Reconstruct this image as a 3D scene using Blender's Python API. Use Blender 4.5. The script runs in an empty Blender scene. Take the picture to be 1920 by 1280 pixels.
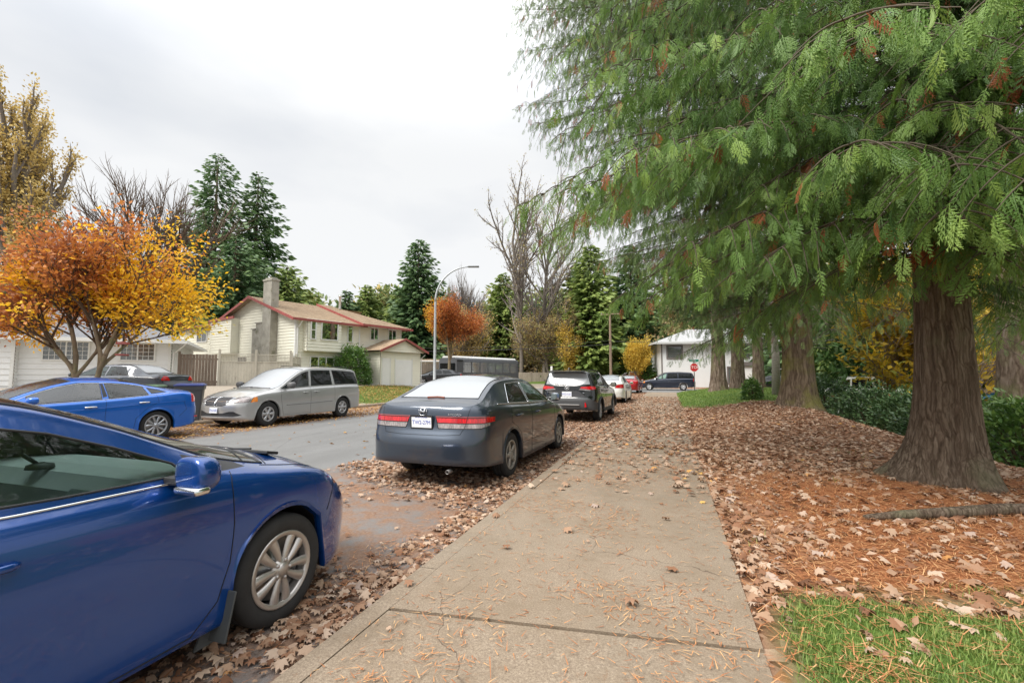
import bpy, bmesh, math, random
import numpy as np
from mathutils import Vector, Matrix
from mathutils.bvhtree import BVHTree
SC=bpy.context.scene; COL=SC.collection
R=math.radians
# ------------------------------------------------------------ camera
cam=bpy.data.cameras.new('camera'); cam.lens=16.03; cam.sensor_width=36; cam.clip_end=2000; cam.clip_start=0.05
camo=bpy.data.objects.new('camera',cam); COL.objects.link(camo); SC.camera=camo
camo.location=(0,0,1.48); camo.rotation_euler=(R(90+4.18),0,R(19.1))
# ------------------------------------------------------------ overcast sky
SUN_EL,SUN_AZ=R(48),R(215)
W=bpy.data.worlds.new("World"); SC.world=W; W.use_nodes=True
nt=W.node_tree; nt.nodes.clear()
def wn(t,**k):
    n=nt.nodes.new(t)
    for a,b in k.items(): setattr(n,a,b)
    return n
sky=wn('ShaderNodeTexSky',sky_type='NISHITA',sun_disc=False,sun_elevation=SUN_EL,sun_rotation=SUN_AZ)
hs=wn('ShaderNodeHueSaturation'); hs.inputs['Saturation'].default_value=.35; nt.links.new(sky.outputs[0],hs.inputs['Color'])
tc=wn('ShaderNodeTexCoord'); mp=wn('ShaderNodeMapping'); mp.inputs['Scale'].default_value=(1,1,2.6)
nz=wn('ShaderNodeTexNoise'); nz.inputs['Scale'].default_value=1.7; nz.inputs['Detail'].default_value=5; nz.inputs['Roughness'].default_value=.48
nt.links.new(tc.outputs['Generated'],mp.inputs[0]); nt.links.new(mp.outputs[0],nz.inputs['Vector'])
cr=wn('ShaderNodeValToRGB'); e=cr.color_ramp.elements
e[0].position=.34; e[0].color=(.74,.77,.82,1); e[1].position=.56; e[1].color=(.93,.94,.95,1)
nt.links.new(nz.outputs[0],cr.inputs[0])
mu=wn('ShaderNodeVectorMath',operation='SCALE'); mu.inputs['Scale'].default_value=8.6; nt.links.new(cr.outputs[0],mu.inputs[0])
sx3=wn('ShaderNodeSeparateXYZ'); nt.links.new(tc.outputs['Generated'],sx3.inputs[0])   # an overcast sky is darker towards the horizon
mz=wn('ShaderNodeMapRange',interpolation_type='SMOOTHSTEP'); mz.inputs[1].default_value=.42; mz.inputs[2].default_value=1; mz.inputs[3].default_value=6.1; mz.inputs[4].default_value=19; nt.links.new(sx3.outputs[2],mz.inputs[0]); nt.links.new(mz.outputs[0],mu.inputs['Scale'])
mx=wn('ShaderNodeMix',data_type='RGBA'); mx.inputs[0].default_value=.93
nt.links.new(hs.outputs[0],mx.inputs[6]); nt.links.new(mu.outputs[0],mx.inputs[7])
bg=wn('ShaderNodeBackground'); bg.inputs[1].default_value=.063; nt.links.new(mx.outputs[2],bg.inputs[0])
wo=wn('ShaderNodeOutputWorld'); nt.links.new(bg.outputs[0],wo.inputs[0])
sl=bpy.data.lights.new('sun','SUN'); sl.energy=1.5; sl.angle=R(25); sl.color=(1,.96,.9)
so=bpy.data.objects.new('sun',sl); COL.objects.link(so)
so.rotation_euler=(Vector((-math.sin(SUN_AZ)*math.cos(SUN_EL),-math.cos(SUN_AZ)*math.cos(SUN_EL),-math.sin(SUN_EL)))).to_track_quat('-Z','Y').to_euler()
vs=SC.view_settings; vs.view_transform='Standard'; vs.look='None'; vs.exposure=1.42; vs.gamma=1
SC.render.engine='CYCLES'
SC.cycles.max_bounces=8; SC.cycles.transparent_max_bounces=24; SC.cycles.glossy_bounces=3; SC.cycles.transmission_bounces=4
# ------------------------------------------------------------ helpers
rng=np.random.default_rng(7); random.seed(7)
MATS={}
def M(name,col=(.5,.5,.5),rough=.6,metal=0,**k):
    """Principled material; options: noise=(scale,amt) colour mottling, bump=(scale,strength), coat, ramp"""
    if name in MATS: return MATS[name]
    m=bpy.data.materials.new(name); m.use_nodes=True; t=m.node_tree; b=t.nodes['Principled BSDF']
    b.inputs['Base Color'].default_value=(*col,1); b.inputs['Roughness'].default_value=rough; b.inputs['Metallic'].default_value=metal
    if 'coat' in k: b.inputs['Coat Weight'].default_value=k['coat']; b.inputs['Coat Roughness'].default_value=k.get('coatr',.03)
    if 'spec' in k: b.inputs['Specular IOR Level'].default_value=k['spec']
    co=t.nodes.new('ShaderNodeTexCoord'); src=co.outputs['Object']
    if 'scl' in k:
        mpn=t.nodes.new('ShaderNodeMapping'); mpn.inputs['Scale'].default_value=k['scl']; t.links.new(src,mpn.inputs[0]); src=mpn.outputs[0]
    last=None
    if 'noise' in k:
        for i,(s,a) in enumerate(k['noise'] if isinstance(k['noise'],list) else [k['noise']]):
            n=t.nodes.new('ShaderNodeTexNoise'); n.inputs['Scale'].default_value=s; n.inputs['Detail'].default_value=6; n.inputs['Roughness'].default_value=.62
            t.links.new(src,n.inputs['Vector'])
            mr=t.nodes.new('ShaderNodeMapRange'); mr.inputs[1].default_value=.3; mr.inputs[2].default_value=.7; mr.inputs[3].default_value=1-a; mr.inputs[4].default_value=1+a
            t.links.new(n.outputs[0],mr.inputs[0])
            v=t.nodes.new('ShaderNodeVectorMath'); v.operation='SCALE'; t.links.new(mr.outputs[0],v.inputs['Scale'])
            if last is None: v.inputs[0].default_value=col
            else: t.links.new(last,v.inputs[0])
            last=v.outputs[0]
    if 'mix' in k: # list of (colour, scale, lo, hi) noise-masked overlays
        for (c2,s,lo,hi) in k['mix']:
            n=t.nodes.new('ShaderNodeTexNoise'); n.inputs['Scale'].default_value=s; n.inputs['Detail'].default_value=7; n.inputs['Roughness'].default_value=.65
            t.links.new(src,n.inputs['Vector'])
            mr=t.nodes.new('ShaderNodeMapRange'); mr.inputs[1].default_value=lo; mr.inputs[2].default_value=hi; t.links.new(n.outputs[0],mr.inputs[0])
            x=t.nodes.new('ShaderNodeMix'); x.data_type='RGBA'; t.links.new(mr.outputs[0],x.inputs[0])
            if last is None: x.inputs[6].default_value=(*col,1)
            else: t.links.new(last,x.inputs[6])
            x.inputs[7].default_value=(*c2,1); last=x.outputs[2]
    if last is not None: t.links.new(last,b.inputs['Base Color'])
    if 'bump' in k:
        s,st=k['bump'][:2]
        n=t.nodes.new('ShaderNodeTexNoise'); n.inputs['Scale'].default_value=s; n.inputs['Detail'].default_value=8; t.links.new(src,n.inputs['Vector'])
        bp=t.nodes.new('ShaderNodeBump'); bp.inputs['Strength'].default_value=st; bp.inputs['Distance'].default_value=k['bump'][2] if len(k['bump'])>2 else .02
        t.links.new(n.outputs[0],bp.inputs['Height']); t.links.new(bp.outputs[0],b.inputs['Normal'])
    if 'backdark' in k:
        out=t.nodes['Material Output']; ge=t.nodes.new('ShaderNodeNewGeometry'); d=t.nodes.new('ShaderNodeBsdfDiffuse'); d.inputs[0].default_value=(*k['backdark'],1)
        x=t.nodes.new('ShaderNodeMixShader'); t.links.new(ge.outputs['Backfacing'],x.inputs[0]); t.links.new(b.outputs[0],x.inputs[1]); t.links.new(d.outputs[0],x.inputs[2]); t.links.new(x.outputs[0],out.inputs[0])
    MATS[name]=m; return m
def leafmat(name,cols,trans=.35,rough=.55):
    """foliage: colour ramp over the per-leaf 'tint' attribute, diffuse + translucent"""
    if name in MATS: return MATS[name]
    m=bpy.data.materials.new(name); m.use_nodes=True; t=m.node_tree; b=t.nodes['Principled BSDF']; out=t.nodes['Material Output']
    at=t.nodes.new('ShaderNodeAttribute'); at.attribute_name='tint'
    r=t.nodes.new('ShaderNodeValToRGB'); r.color_ramp.interpolation='LINEAR'
    el=r.color_ramp.elements
    while len(el)<len(cols): el.new(.5)
    for i,(p,c) in enumerate(cols): el[i].position=p; el[i].color=(*c,1)
    t.links.new(at.outputs['Fac'],r.inputs[0]); t.links.new(r.outputs[0],b.inputs['Base Color']); b.inputs['Roughness'].default_value=rough
    tr=t.nodes.new('ShaderNodeBsdfTranslucent'); t.links.new(r.outputs[0],tr.inputs[0])
    x=t.nodes.new('ShaderNodeMixShader'); x.inputs[0].default_value=trans
    t.links.new(b.outputs[0],x.inputs[1]); t.links.new(tr.outputs[0],x.inputs[2]); t.links.new(x.outputs[0],out.inputs[0])
    MATS[name]=m; return m
def glassmat(name,tint=(.75,.85,.82),dens=.35,rough=0.02,cover=(.03,.035,.035),mist_sheen=0,ior=1.5):
    """window glass: tinted transparency under a Fresnel reflection; dens = how much of an opaque film, dust = pale film: condensation, on some panes a reflection put into the colour"""
    if name in MATS: return MATS[name]
    m=bpy.data.materials.new(name); m.use_nodes=True; t=m.node_tree; t.nodes.clear()
    o=t.nodes.new('ShaderNodeOutputMaterial'); tr=t.nodes.new('ShaderNodeBsdfTransparent'); tr.inputs[0].default_value=(*tint,1)
    df=t.nodes.new('ShaderNodeBsdfDiffuse'); df.inputs[0].default_value=(*cover,1)
    a=t.nodes.new('ShaderNodeMixShader'); a.inputs[0].default_value=dens; t.links.new(tr.outputs[0],a.inputs[1]); t.links.new(df.outputs[0],a.inputs[2])
    last=a.outputs[0]
    if mist_sheen:
        d2=t.nodes.new('ShaderNodeBsdfDiffuse'); d2.inputs[0].default_value=(.72,.75,.78,1)
        a2=t.nodes.new('ShaderNodeMixShader'); a2.inputs[0].default_value=mist_sheen; t.links.new(last,a2.inputs[1]); t.links.new(d2.outputs[0],a2.inputs[2]); last=a2.outputs[0]
    gl=t.nodes.new('ShaderNodeBsdfGlossy'); gl.inputs['Roughness'].default_value=rough
    lw=t.nodes.new('ShaderNodeFresnel'); lw.inputs[0].default_value=ior
    b=t.nodes.new('ShaderNodeMixShader'); t.links.new(lw.outputs[0],b.inputs[0]); t.links.new(last,b.inputs[1]); t.links.new(gl.outputs[0],b.inputs[2]); t.links.new(b.outputs[0],o.inputs[0])
    MATS[name]=m; return m
def tag(o,label=None,cat=None,group=None,kind=None):
    if label: o['label']=label
    if cat: o['category']=cat
    if group: o['group']=group
    if kind: o['kind']=kind
    return o
def empty(name,loc,rz=0,label=None,cat=None,group=None):
    o=bpy.data.objects.new(name,None); COL.objects.link(o); o.location=loc; o.rotation_euler=(0,0,rz); o.empty_display_size=.2
    return tag(o,label,cat,group)
def mesh(name,V,F,mat,parent=None,smooth=False,tint=None,mi=None,loc=None,rot=None):
    """V (n,3), F either an int array (m,k) or list of lists"""
    me=bpy.data.meshes.new(name); V=np.asarray(V,dtype=np.float32)
    if isinstance(F,np.ndarray):
        m,k=F.shape; me.vertices.add(len(V)); me.vertices.foreach_set('co',V.ravel()); me.loops.add(m*k); me.loops.foreach_set('vertex_index',F.astype(np.int32).ravel())
        me.polygons.add(m); me.polygons.foreach_set('loop_start',np.arange(0,m*k,k,dtype=np.int32)); me.polygons.foreach_set('loop_total',np.full(m,k,dtype=np.int32))
    else: me.from_pydata(V.tolist(),[],F)
    me.update(calc_edges=True)
    for x in (mat if isinstance(mat,(list,tuple)) else [mat]): me.materials.append(x)
    if smooth: me.polygons.foreach_set('use_smooth',np.ones(len(me.polygons),dtype=bool))
    if mi is not None: me.polygons.foreach_set('material_index',np.asarray(mi,dtype=np.int32))
    if tint is not None:
        at=me.attributes.new('tint','FLOAT','POINT'); at.data.foreach_set('value',np.asarray(tint,dtype=np.float32))
    me.update()
    o=bpy.data.objects.new(name,me); COL.objects.link(o)
    if parent: o.parent=parent
    if loc is not None: o.location=loc
    if rot is not None: o.rotation_euler=rot
    return o
class B:
    """collects shapes, then becomes ONE mesh object"""
    def __init__(s): s.v=[]; s.f=[]; s.n=0
    def add(s,V,F):
        V=np.asarray(V,float).reshape(-1,3); s.v.append(V); s.f+= [[i+s.n for i in f] for f in F]; s.n+=len(V); return s
    def box(s,c,d,rz=0,bev=0,rx=0,ry=0):
        x,y,z=d[0]/2,d[1]/2,d[2]/2
        if bev:
            bm=bmesh.new(); bmesh.ops.create_cube(bm,size=1); bmesh.ops.scale(bm,vec=d,verts=bm.verts)
            bmesh.ops.bevel(bm,geom=bm.edges[:],offset=bev,segments=2,affect='EDGES',profile=.6); V=np.array([v.co[:] for v in bm.verts]); F=[[v.index for v in f.verts] for f in bm.faces]; bm.free()
        else:
            V=np.array([[i,j,k] for i in(-x,x) for j in(-y,y) for k in(-z,z)]); F=[[0,1,3,2],[4,6,7,5],[0,4,5,1],[2,3,7,6],[0,2,6,4],[1,5,7,3]]
        Rm=np.array((Matrix.Rotation(rz,3,'Z')@Matrix.Rotation(ry,3,'Y')@Matrix.Rotation(rx,3,'X'))); return s.add(V@Rm.T+np.array(c),F)
    def tube(s,P,r,n=8,cap=True,closed=False):
        V,F=tubeVF(P,r,n,cap,closed); return s.add(V,F)
    def lathe(s,prof,n=24,axis='z',c=(0,0,0),close=False):
        """prof: (radius, height) list"""
        V=[];F=[]
        for (r,h) in prof:
            for i in range(n):
                a=2*math.pi*i/n; p=(r*math.cos(a),r*math.sin(a),h)
                if axis=='y': p=(p[0],p[2],p[1])
                if axis=='x': p=(p[2],p[0],p[1])
                V.append(p)
        m=len(prof)
        for j in range(m if close else m-1):
            for i in range(n):
                a=j*n+i;b=j*n+(i+1)%n;c2=((j+1)%m)*n+(i+1)%n;d=((j+1)%m)*n+i
                F.append([a,b,c2,d])
        return s.add(np.array(V)+np.array(c),F)
    def prism(s,poly,h,c=(0,0,0),axis='z',rz=0):
        """poly 2D extruded by h along axis; axis y: poly is (x,z); axis x: poly is (y,z)"""
        k=len(poly); P=[]
        for t in(0,h):
            for a,b in poly: P.append({'z':(a,b,t),'y':(a,t,b),'x':(t,a,b)}[axis])
        F=[list(range(k))[::-1],list(range(k,2*k))]+[[i,(i+1)%k,k+(i+1)%k,k+i] for i in range(k)]
        V=np.array(P,float)
        if rz: cz,sz=math.cos(rz),math.sin(rz); V=V@np.array([[cz,sz,0],[-sz,cz,0],[0,0,1]])
        return s.add(V+np.array(c),F)
    def build(s,name,mat,parent=None,smooth=False,**k):
        o=mesh(name,np.concatenate(s.v),s.f,mat,parent,smooth,**k)
        if smooth=='auto': pass
        return o
def tubeVF(P,r,n=8,cap=True,closed=False):
    P=np.asarray(P,float); m=len(P); r=np.broadcast_to(np.asarray(r,float),(m,))
    if closed: T=np.roll(P,-1,0)-np.roll(P,1,0)
    else: T=np.gradient(P,axis=0)
    T/=np.linalg.norm(T,axis=1,keepdims=True)+1e-12
    up=np.array([0,0,1.]) if abs(T[:,2]).mean()<.8 else np.array([1.,0,0])
    A=np.cross(T,up); A/=np.linalg.norm(A,axis=1,keepdims=True)+1e-12; Bn=np.cross(A,T)
    a=np.arange(n)*2*np.pi/n
    V=(P[:,None]+r[:,None,None]*(np.cos(a)[None,:,None]*A[:,None]+np.sin(a)[None,:,None]*Bn[:,None])).reshape(-1,3)
    F=[]
    for j in range(m if closed else m-1):
        j2=(j+1)%m
        for i in range(n): i2=(i+1)%n; F.append([j*n+i,j2*n+i,j2*n+i2,j*n+i2])
    if cap and not closed: F+= [list(range(n)),[(m-1)*n+i for i in range(n)][::-1]]
    return V,F
def pchip(K,x):
    K=np.array(K,float); X,Y=K[:,0],K[:,1]; x=np.asarray(x,float); h=np.diff(X); d=np.diff(Y)/h; m=np.zeros(len(X))
    for i in range(1,len(X)-1):
        if d[i-1]*d[i]>0: w1=2*h[i]+h[i-1]; w2=h[i]+2*h[i-1]; m[i]=(w1+w2)/(w1/d[i-1]+w2/d[i])
    m[0],m[-1]=d[0],d[-1]
    xc=np.clip(x,X[0],X[-1]); i=np.clip(np.searchsorted(X,xc)-1,0,len(X)-2); t=(xc-X[i])/h[i]
    return (2*t**3-3*t**2+1)*Y[i]+(t**3-2*t**2+t)*h[i]*m[i]+(-2*t**3+3*t**2)*Y[i+1]+(t**3-t**2)*h[i]*m[i+1]
def ss(a,b,x): t=np.clip((np.asarray(x,float)-a)/(b-a),0,1); return t*t*(3-2*t)
def fnoise(X,Y,s,seed=0):
    """cheap smooth value noise"""
    r=np.random.default_rng(seed).random((64,64)); x=np.asarray(X)/s; y=np.asarray(Y)/s
    i=np.floor(x).astype(int); j=np.floor(y).astype(int); u=x-i; v=y-j; u=u*u*(3-2*u); v=v*v*(3-2*v)
    g=lambda a,b:r[a%64,b%64]
    return g(i,j)*(1-u)*(1-v)+g(i+1,j)*u*(1-v)+g(i,j+1)*(1-u)*v+g(i+1,j+1)*u*v
def text(body,size,mat,parent,loc,rot,name='lettering',ext=.002,sx=1,align='CENTER'):
    cu=bpy.data.curves.new('t','FONT'); cu.body=body; cu.size=size; cu.extrude=ext; cu.align_x=align; cu.align_y='CENTER'
    to=bpy.data.objects.new('t',cu); COL.objects.link(to); bpy.context.view_layer.update()
    me=bpy.data.meshes.new_from_object(to.evaluated_get(bpy.context.evaluated_depsgraph_get())); bpy.data.objects.remove(to)
    me.name=name; me.materials.clear(); me.materials.append(mat)
    o=bpy.data.objects.new(name,me); COL.objects.link(o); o.parent=parent; o.location=loc; o.rotation_euler=rot; o.scale=(sx,1,1)
    return o
# ------------------------------------------------------------ terrain height
def H(X,Y):
    X=np.asarray(X,float); Y=np.asarray(Y,float)
    left=.92*ss(-13.6,-23,X)
    far=.9*ss(53,60,Y)*(1-ss(-6,6,X))
    z=np.maximum(left,far)-.035
    rt=.09*ss(.2,.4,X)+.33*ss(.8,3.4,X)*ss(9,19,Y)*(1-ss(4.1,5.6,X)*(1-ss(20,26,Y)))+.15*ss(20,30,Y)*ss(.3,1,X)
    rt=rt+.05*(fnoise(X,Y,1.7,3)-.5)*ss(.5,1.5,X)-.75*ss(4.1,8,X)*(1-ss(19,26,Y))
    rt=rt*(1-ss(36,38.2,Y)) - .035*ss(36,38.2,Y)+ .1*ss(52.3,54,Y)*ss(-2,2,X)
    return np.where(X>0,np.maximum(rt,-.8)-.035*(X<.2),z)
def Hs(x,y): return float(H(x,y))
# ------------------------------------------------------------ vehicles
BLACK=M('black_plastic',(.018,.018,.019),.5); RUB=M('tyre_rubber',(.022,.021,.02),.85,bump=(60,.25,.004),noise=(9,.25)); DARK=M('dark_cavity',(.008,.008,.008),.95)
CHR=M('chrome',(.75,.76,.78),.16,1); SEATM=M('seat_cloth',(.10,.105,.11),.9,noise=(30,.15)); DASHM=M('dash_vinyl',(.62,.63,.62),.55,noise=(8,.05)); PLATEW=M('plate_white',(.78,.80,.82),.4)
PLATEB=M('plate_blue',(.06,.10,.42),.5); REDL=M('red_lens',(.50,.008,.012),.12,coat=1,noise=[(60,.45),(9,.3)],scl=(1,1,.25)); WHITEL=M('clear_lens',(.30,.26,.25),.18,.25,coat=1,noise=[(70,.5),(12,.3)],scl=(1,1,.3)); AMBER=M('amber_lens',(.85,.25,.02),.15,coat=1)
MIRG=M('mirror_glass',(.30,.34,.33),.05,1); DISC=M('brake_disc',(.30,.29,.28),.4,.9)
GL_T=glassmat('window_glass_green',(.72,.90,.84),.05,cover=(.04,.06,.055),ior=1.75); GL_D=glassmat('window_glass_dark',(.3,.33,.33),.75,cover=(.012,.014,.015)); GL_F=glassmat('window_glass_misted',(.4,.45,.45),.4,mist_sheen=.50,rough=.22,cover=(.06,.07,.08))
GL_W=glassmat('windscreen_glass',(.72,.84,.80),.08,mist_sheen=.05,cover=(.03,.035,.035),ior=2.0)
def paint(name,c,metal=.35,rough=.32,dirt=None):
    return M('paint_'+name,c,rough,metal,coat=1,coatr=.04,noise=[(1.3,.05),(240,.05)],backdark=(.01,.01,.01),**({'mix':[(dirt,2.2,.56,.82)]} if dirt else {}))
def smooth_tube(P,r,n=6,closed=False): return tubeVF(P,r,n,True,closed)
class Car:
    def __init__(s,name,label,group,loc,hd,sp,mats):
        s.sp=sp; s.root=empty(name,(loc[0],loc[1],loc[2] if len(loc)>2 else 0),hd,label,sp.get('cat','car'),group); s.m=mats
        s.grid()
    def grid(s):
        sp=s.sp; x0,x1=sp['x']; Wd=sp['w']; af,ar=sp.get('af',.62),sp.get('ar',.55); nf,nr=sp.get('nf',2.8),sp.get('nr',3.0)
        th=np.linspace(0,np.pi/2,15)[::-1]; thf=np.linspace(0,np.pi/2,17)
        Rw=sp['tr']; Ra=Rw+sp.get('gap',.045); cols=[]
        xr=x0+ar; xf=x1-af
        xs=list(np.linspace(xr,xf,74)[1:-1])
        for cx in(0,sp['wb']): xs+=[cx+Ra*math.cos(t) for t in np.linspace(0,np.pi,19)]+[cx-Ra-.004,cx+Ra+.004]
        xs=np.array(sorted(x for x in xs if xr+.004<x<xf-.004)); xs=xs[np.r_[True,np.diff(xs)>.0035]]
        X=np.r_[x0+ar-ar*np.sin(th)**(2/nr),xs,x1-af+af*np.sin(thf)**(2/nf)]
        Yf=np.r_[np.cos(th)**(2/nr),np.ones(len(xs)),np.cos(thf)**(2/nf)]
        kr=np.r_[np.sin(th)**1.3,np.zeros(len(xs)+len(thf))]; kf=np.r_[np.zeros(len(th)+len(xs)),np.sin(thf)**1.3]
        wp=pchip(sp.get('wx',[(x0,.97),(0,1),(sp['wb']*.6,1),(x1-.3,.97)]),X)
        Wy=Wd*wp
        sill=pchip(sp['sill'],X); bot=sill.copy(); arch=np.zeros(len(X))
        for cx in(0,sp['wb']):
            d=Ra**2-(X-cx)**2; on=d>=-1e-6; a=np.where(on,Rw+np.sqrt(np.maximum(d,0)),0); arch=np.maximum(arch,a); bot=np.maximum(bot,a)
        belt=pchip(sp['belt'],X); rail=pchip(sp['rail'],X); top=pchip(sp['top'],X); yr=pchip(sp['yr'],X)
        waist=np.maximum(pchip(sp['waist'],X),bot+.05); low=bot+(waist-bot)*.45
        yb=Wy*sp.get('yb',.93); rail=np.maximum(rail,belt+.004); top=np.maximum(top,rail+.002)
        flare=.012*(arch>0)
        rows=[(0*X,np.maximum(sill+.03,arch)),(.8*Wy,np.maximum(sill+.03,arch)),(Wy-.05,bot+.002),(Wy*.985+flare,bot),(Wy*.995+flare,bot+.025),(Wy*.99+.5*flare,low),(Wy,waist),(Wy*.992,waist+(belt-waist)*.45),(Wy*.972,waist+(belt-waist)*.85),(yb,belt)]
        for f in(.08,.35,.65,.92):
            rows.append((yb+(yr-yb)*(f**1.12),belt+(rail-belt)*f))
        rows.append((yr,rail))
        for q in(.93,.8,.55,.28,0): rows.append((yr*q,rail+(top-rail)*(1-q**2.2)))
        Y=np.array([r[0] for r in rows]).T; Z=np.array([r[1] for r in rows]).T
        # refine rows
        t0=np.arange(Y.shape[1]); t=np.unique(np.r_[np.arange(0,4),np.arange(4,Y.shape[1]-1+1e-6,.34),Y.shape[1]-1])
        t=np.array([0,1,2,3,4]+[x for x in t if x>4.05])
        def up(A): return np.array([pchip(np.c_[t0,a],t) for a in A])
        Y,Z=up(Y),up(Z)
        XX=np.repeat(X[:,None],Y.shape[1],1)
        XX+=kr[:,None]*pchip(sp['rr'],Z)-kf[:,None]*pchip(sp['rf'],Z)
        Y=Y*Yf[:,None]
        nu,nr_=Y.shape; V=np.stack([XX,Y,Z],-1).reshape(-1,3)
        ii,jj=np.meshgrid(np.arange(nu-1),np.arange(nr_-1),indexing='ij'); a=ii*nr_+jj
        F=np.stack([a,a+nr_,a+nr_+1,a+1],-1).reshape(-1,4); mi=(jj.ravel()<2).astype(int)
        bm=bmesh.new(); vs=[bm.verts.new(v) for v in V]; bm.verts.ensure_lookup_table()
        for f,m in zip(F,mi):
            try: fa=bm.faces.new([vs[i] for i in f]); fa.material_index=int(m); fa.smooth=True
            except ValueError: pass
        bmesh.ops.remove_doubles(bm,verts=bm.verts,dist=.0006); bmesh.ops.dissolve_degenerate(bm,edges=bm.edges,dist=.0004)
        # outward normals: force +y on side
        bmesh.ops.recalc_face_normals(bm,faces=bm.faces); 
        sidef=[f for f in bm.faces if f.calc_center_median().y>Wd*.93]
        if sum(f.normal.y for f in sidef)<0: bmesh.ops.reverse_faces(bm,faces=bm.faces)
        s.bm=bm; s.bvh=BVHTree.FromBMesh(bm); s.X=X
    def zr(s,x): return float(pchip(s.sp['rail'],[x])[0])
    def zb(s,x): return float(pchip(s.sp['belt'],[x])[0])
    def zt(s,x): return float(pchip(s.sp['top'],[x])[0])
    def yr(s,x): return float(pchip(s.sp['yr'],[x])[0])
    def cut(s,poly,view,lim=None):
        """cut the outline (2D) out of the half body; returns (V,F) of the removed faces"""
        bm=s.bm; ax={'side':(0,2),'top':(0,1),'rear':(1,2),'front':(1,2)}[view]; nrm={'side':1,'top':2,'rear':0,'front':0}[view]
        P=np.array(poly,float); lo=P.min(0)-.03; hi=P.max(0)+.03
        def ok(f):
            c=f.calc_center_median(); n=f.normal
            if view=='side' and (c.y<.3): return False
            if view=='top' and (n.z<.05 or c.z<s.sp.get('topmin',.75)): return False
            if view=='rear' and (n.x>-.0 or c.x>s.sp['x'][0]+s.sp.get('rl',.9)): return False
            if view=='front' and (n.x<.0 or c.x<s.sp['x'][1]-1.0): return False
            if lim and not lim(c): return False
            a=[v.co[ax[0]] for v in f.verts]; b=[v.co[ax[1]] for v in f.verts]
            return max(a)>lo[0] and min(a)<hi[0] and max(b)>lo[1] and min(b)<hi[1]
        k=len(P)
        for i in range(k):
            p,q=P[i],P[(i+1)%k]; d=q-p; n2=np.array([d[1],-d[0]]); L=np.hypot(*n2)
            if L<1e-6: continue
            no=[0,0,0]; no[ax[0]]=n2[0]/L; no[ax[1]]=n2[1]/L; co=[0,0,0]; co[ax[0]]=p[0]; co[ax[1]]=p[1]
            fs=[f for f in bm.faces if ok(f)]
            # only faces close to this edge segment
            slo=np.minimum(p,q)-.02; shi=np.maximum(p,q)+.02
            fs=[f for f in fs if max(v.co[ax[0]] for v in f.verts)>slo[0] and min(v.co[ax[0]] for v in f.verts)<shi[0] and max(v.co[ax[1]] for v in f.verts)>slo[1] and min(v.co[ax[1]] for v in f.verts)<shi[1]]
            ge=set(fs)
            for f in fs: ge.update(f.edges); ge.update(f.verts)
            bmesh.ops.bisect_plane(bm,geom=list(ge),plane_co=co,plane_no=no,dist=1e-5)
        def inside(a,b):
            c=False
            for i in range(k):
                (xa,ya),(xb,yb)=P[i],P[i-1]
                if (ya>b)!=(yb>b) and a<(xb-xa)*(b-ya)/(yb-ya+1e-15)+xa: c=not c
            return c
        sel=[]
        for f in bm.faces:
            if ok(f):
                c=f.calc_center_median()
                if inside(c[ax[0]],c[ax[1]]): sel.append(f)
        idx={}; V=[];F=[]
        for f in sel:
            g=[]
            for v in f.verts:
                if v.index<0 or v not in idx: idx[v]=len(V); V.append(v.co[:])
                g.append(idx[v])
            F.append(g)
        bmesh.ops.delete(bm,geom=sel,context='FACES')
        return np.array(V).reshape(-1,3),F
    def part(s,name,VF,mat,both=True,parent=None,off=0,merge=False,label=None):
        V,F=VF
        if not len(V): print('EMPTY PART',name,s.root.name); return []
        par=parent or s.root; out=[]
        if merge:
            Vm=V*np.array([1,-1,1]); F2=[[i+len(V) for i in f][::-1] for f in F]
            bm=bmesh.new(); vs=[bm.verts.new(v) for v in np.concatenate([V,Vm])]
            for f in F+F2:
                try: bm.faces.new([vs[i] for i in f])
                except ValueError: pass
            bmesh.ops.remove_doubles(bm,verts=bm.verts,dist=.0005); V=np.array([v.co[:] for v in bm.verts]); F=[[v.index for v in f.verts] for f in bm.faces]; bm.free()
            out.append(mesh(name,V,F,mat,par,True))
        else:
            out.append(mesh(name,V,F,mat,par,True))
            if both: out.append(mesh(name,V*np.array([1,-1,1]),[f[::-1] for f in F],mat,par,True))
        if label:
            for o in out: o['label']=label
        return out
    def hit(s,x=None,y=None,z=None,view='side'):
        o,d={'side':((x,3,z),(0,-1,0)),'top':((x,y,4),(0,0,-1)),'rear':((-6,y,z),(1,0,0)),'front':((9,y,z),(-1,0,0))}[view]
        r=s.bvh.ray_cast(Vector(o),Vector(d)); return r[0],r[1]
    def line(s,pts,view='side',off=.0005,step=.03):
        """polyline on the body surface"""
        out=[]; P=np.array(pts,float)
        for i in range(len(P)-1):
            n=max(2,int(np.linalg.norm(P[i+1]-P[i])/step)+1)
            for t in np.linspace(0,1,n)[(1 if i else 0):]:
                a,b=P[i]*(1-t)+P[i+1]*t
                h,no=s.hit(x=a,z=b,view='side') if view=='side' else s.hit(x=a,y=max(b,.0005),view='top') if view=='top' else s.hit(y=max(a,.0005),z=b,view=view)
                if h is not None: out.append(h+no*off*(1 if no.dot(Vector({'side':(0,1,0),'top':(0,0,1),'rear':(-1,0,0),'front':(1,0,0)}[view]))>0 else -1))
        return np.array([p[:] for p in out])
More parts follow.
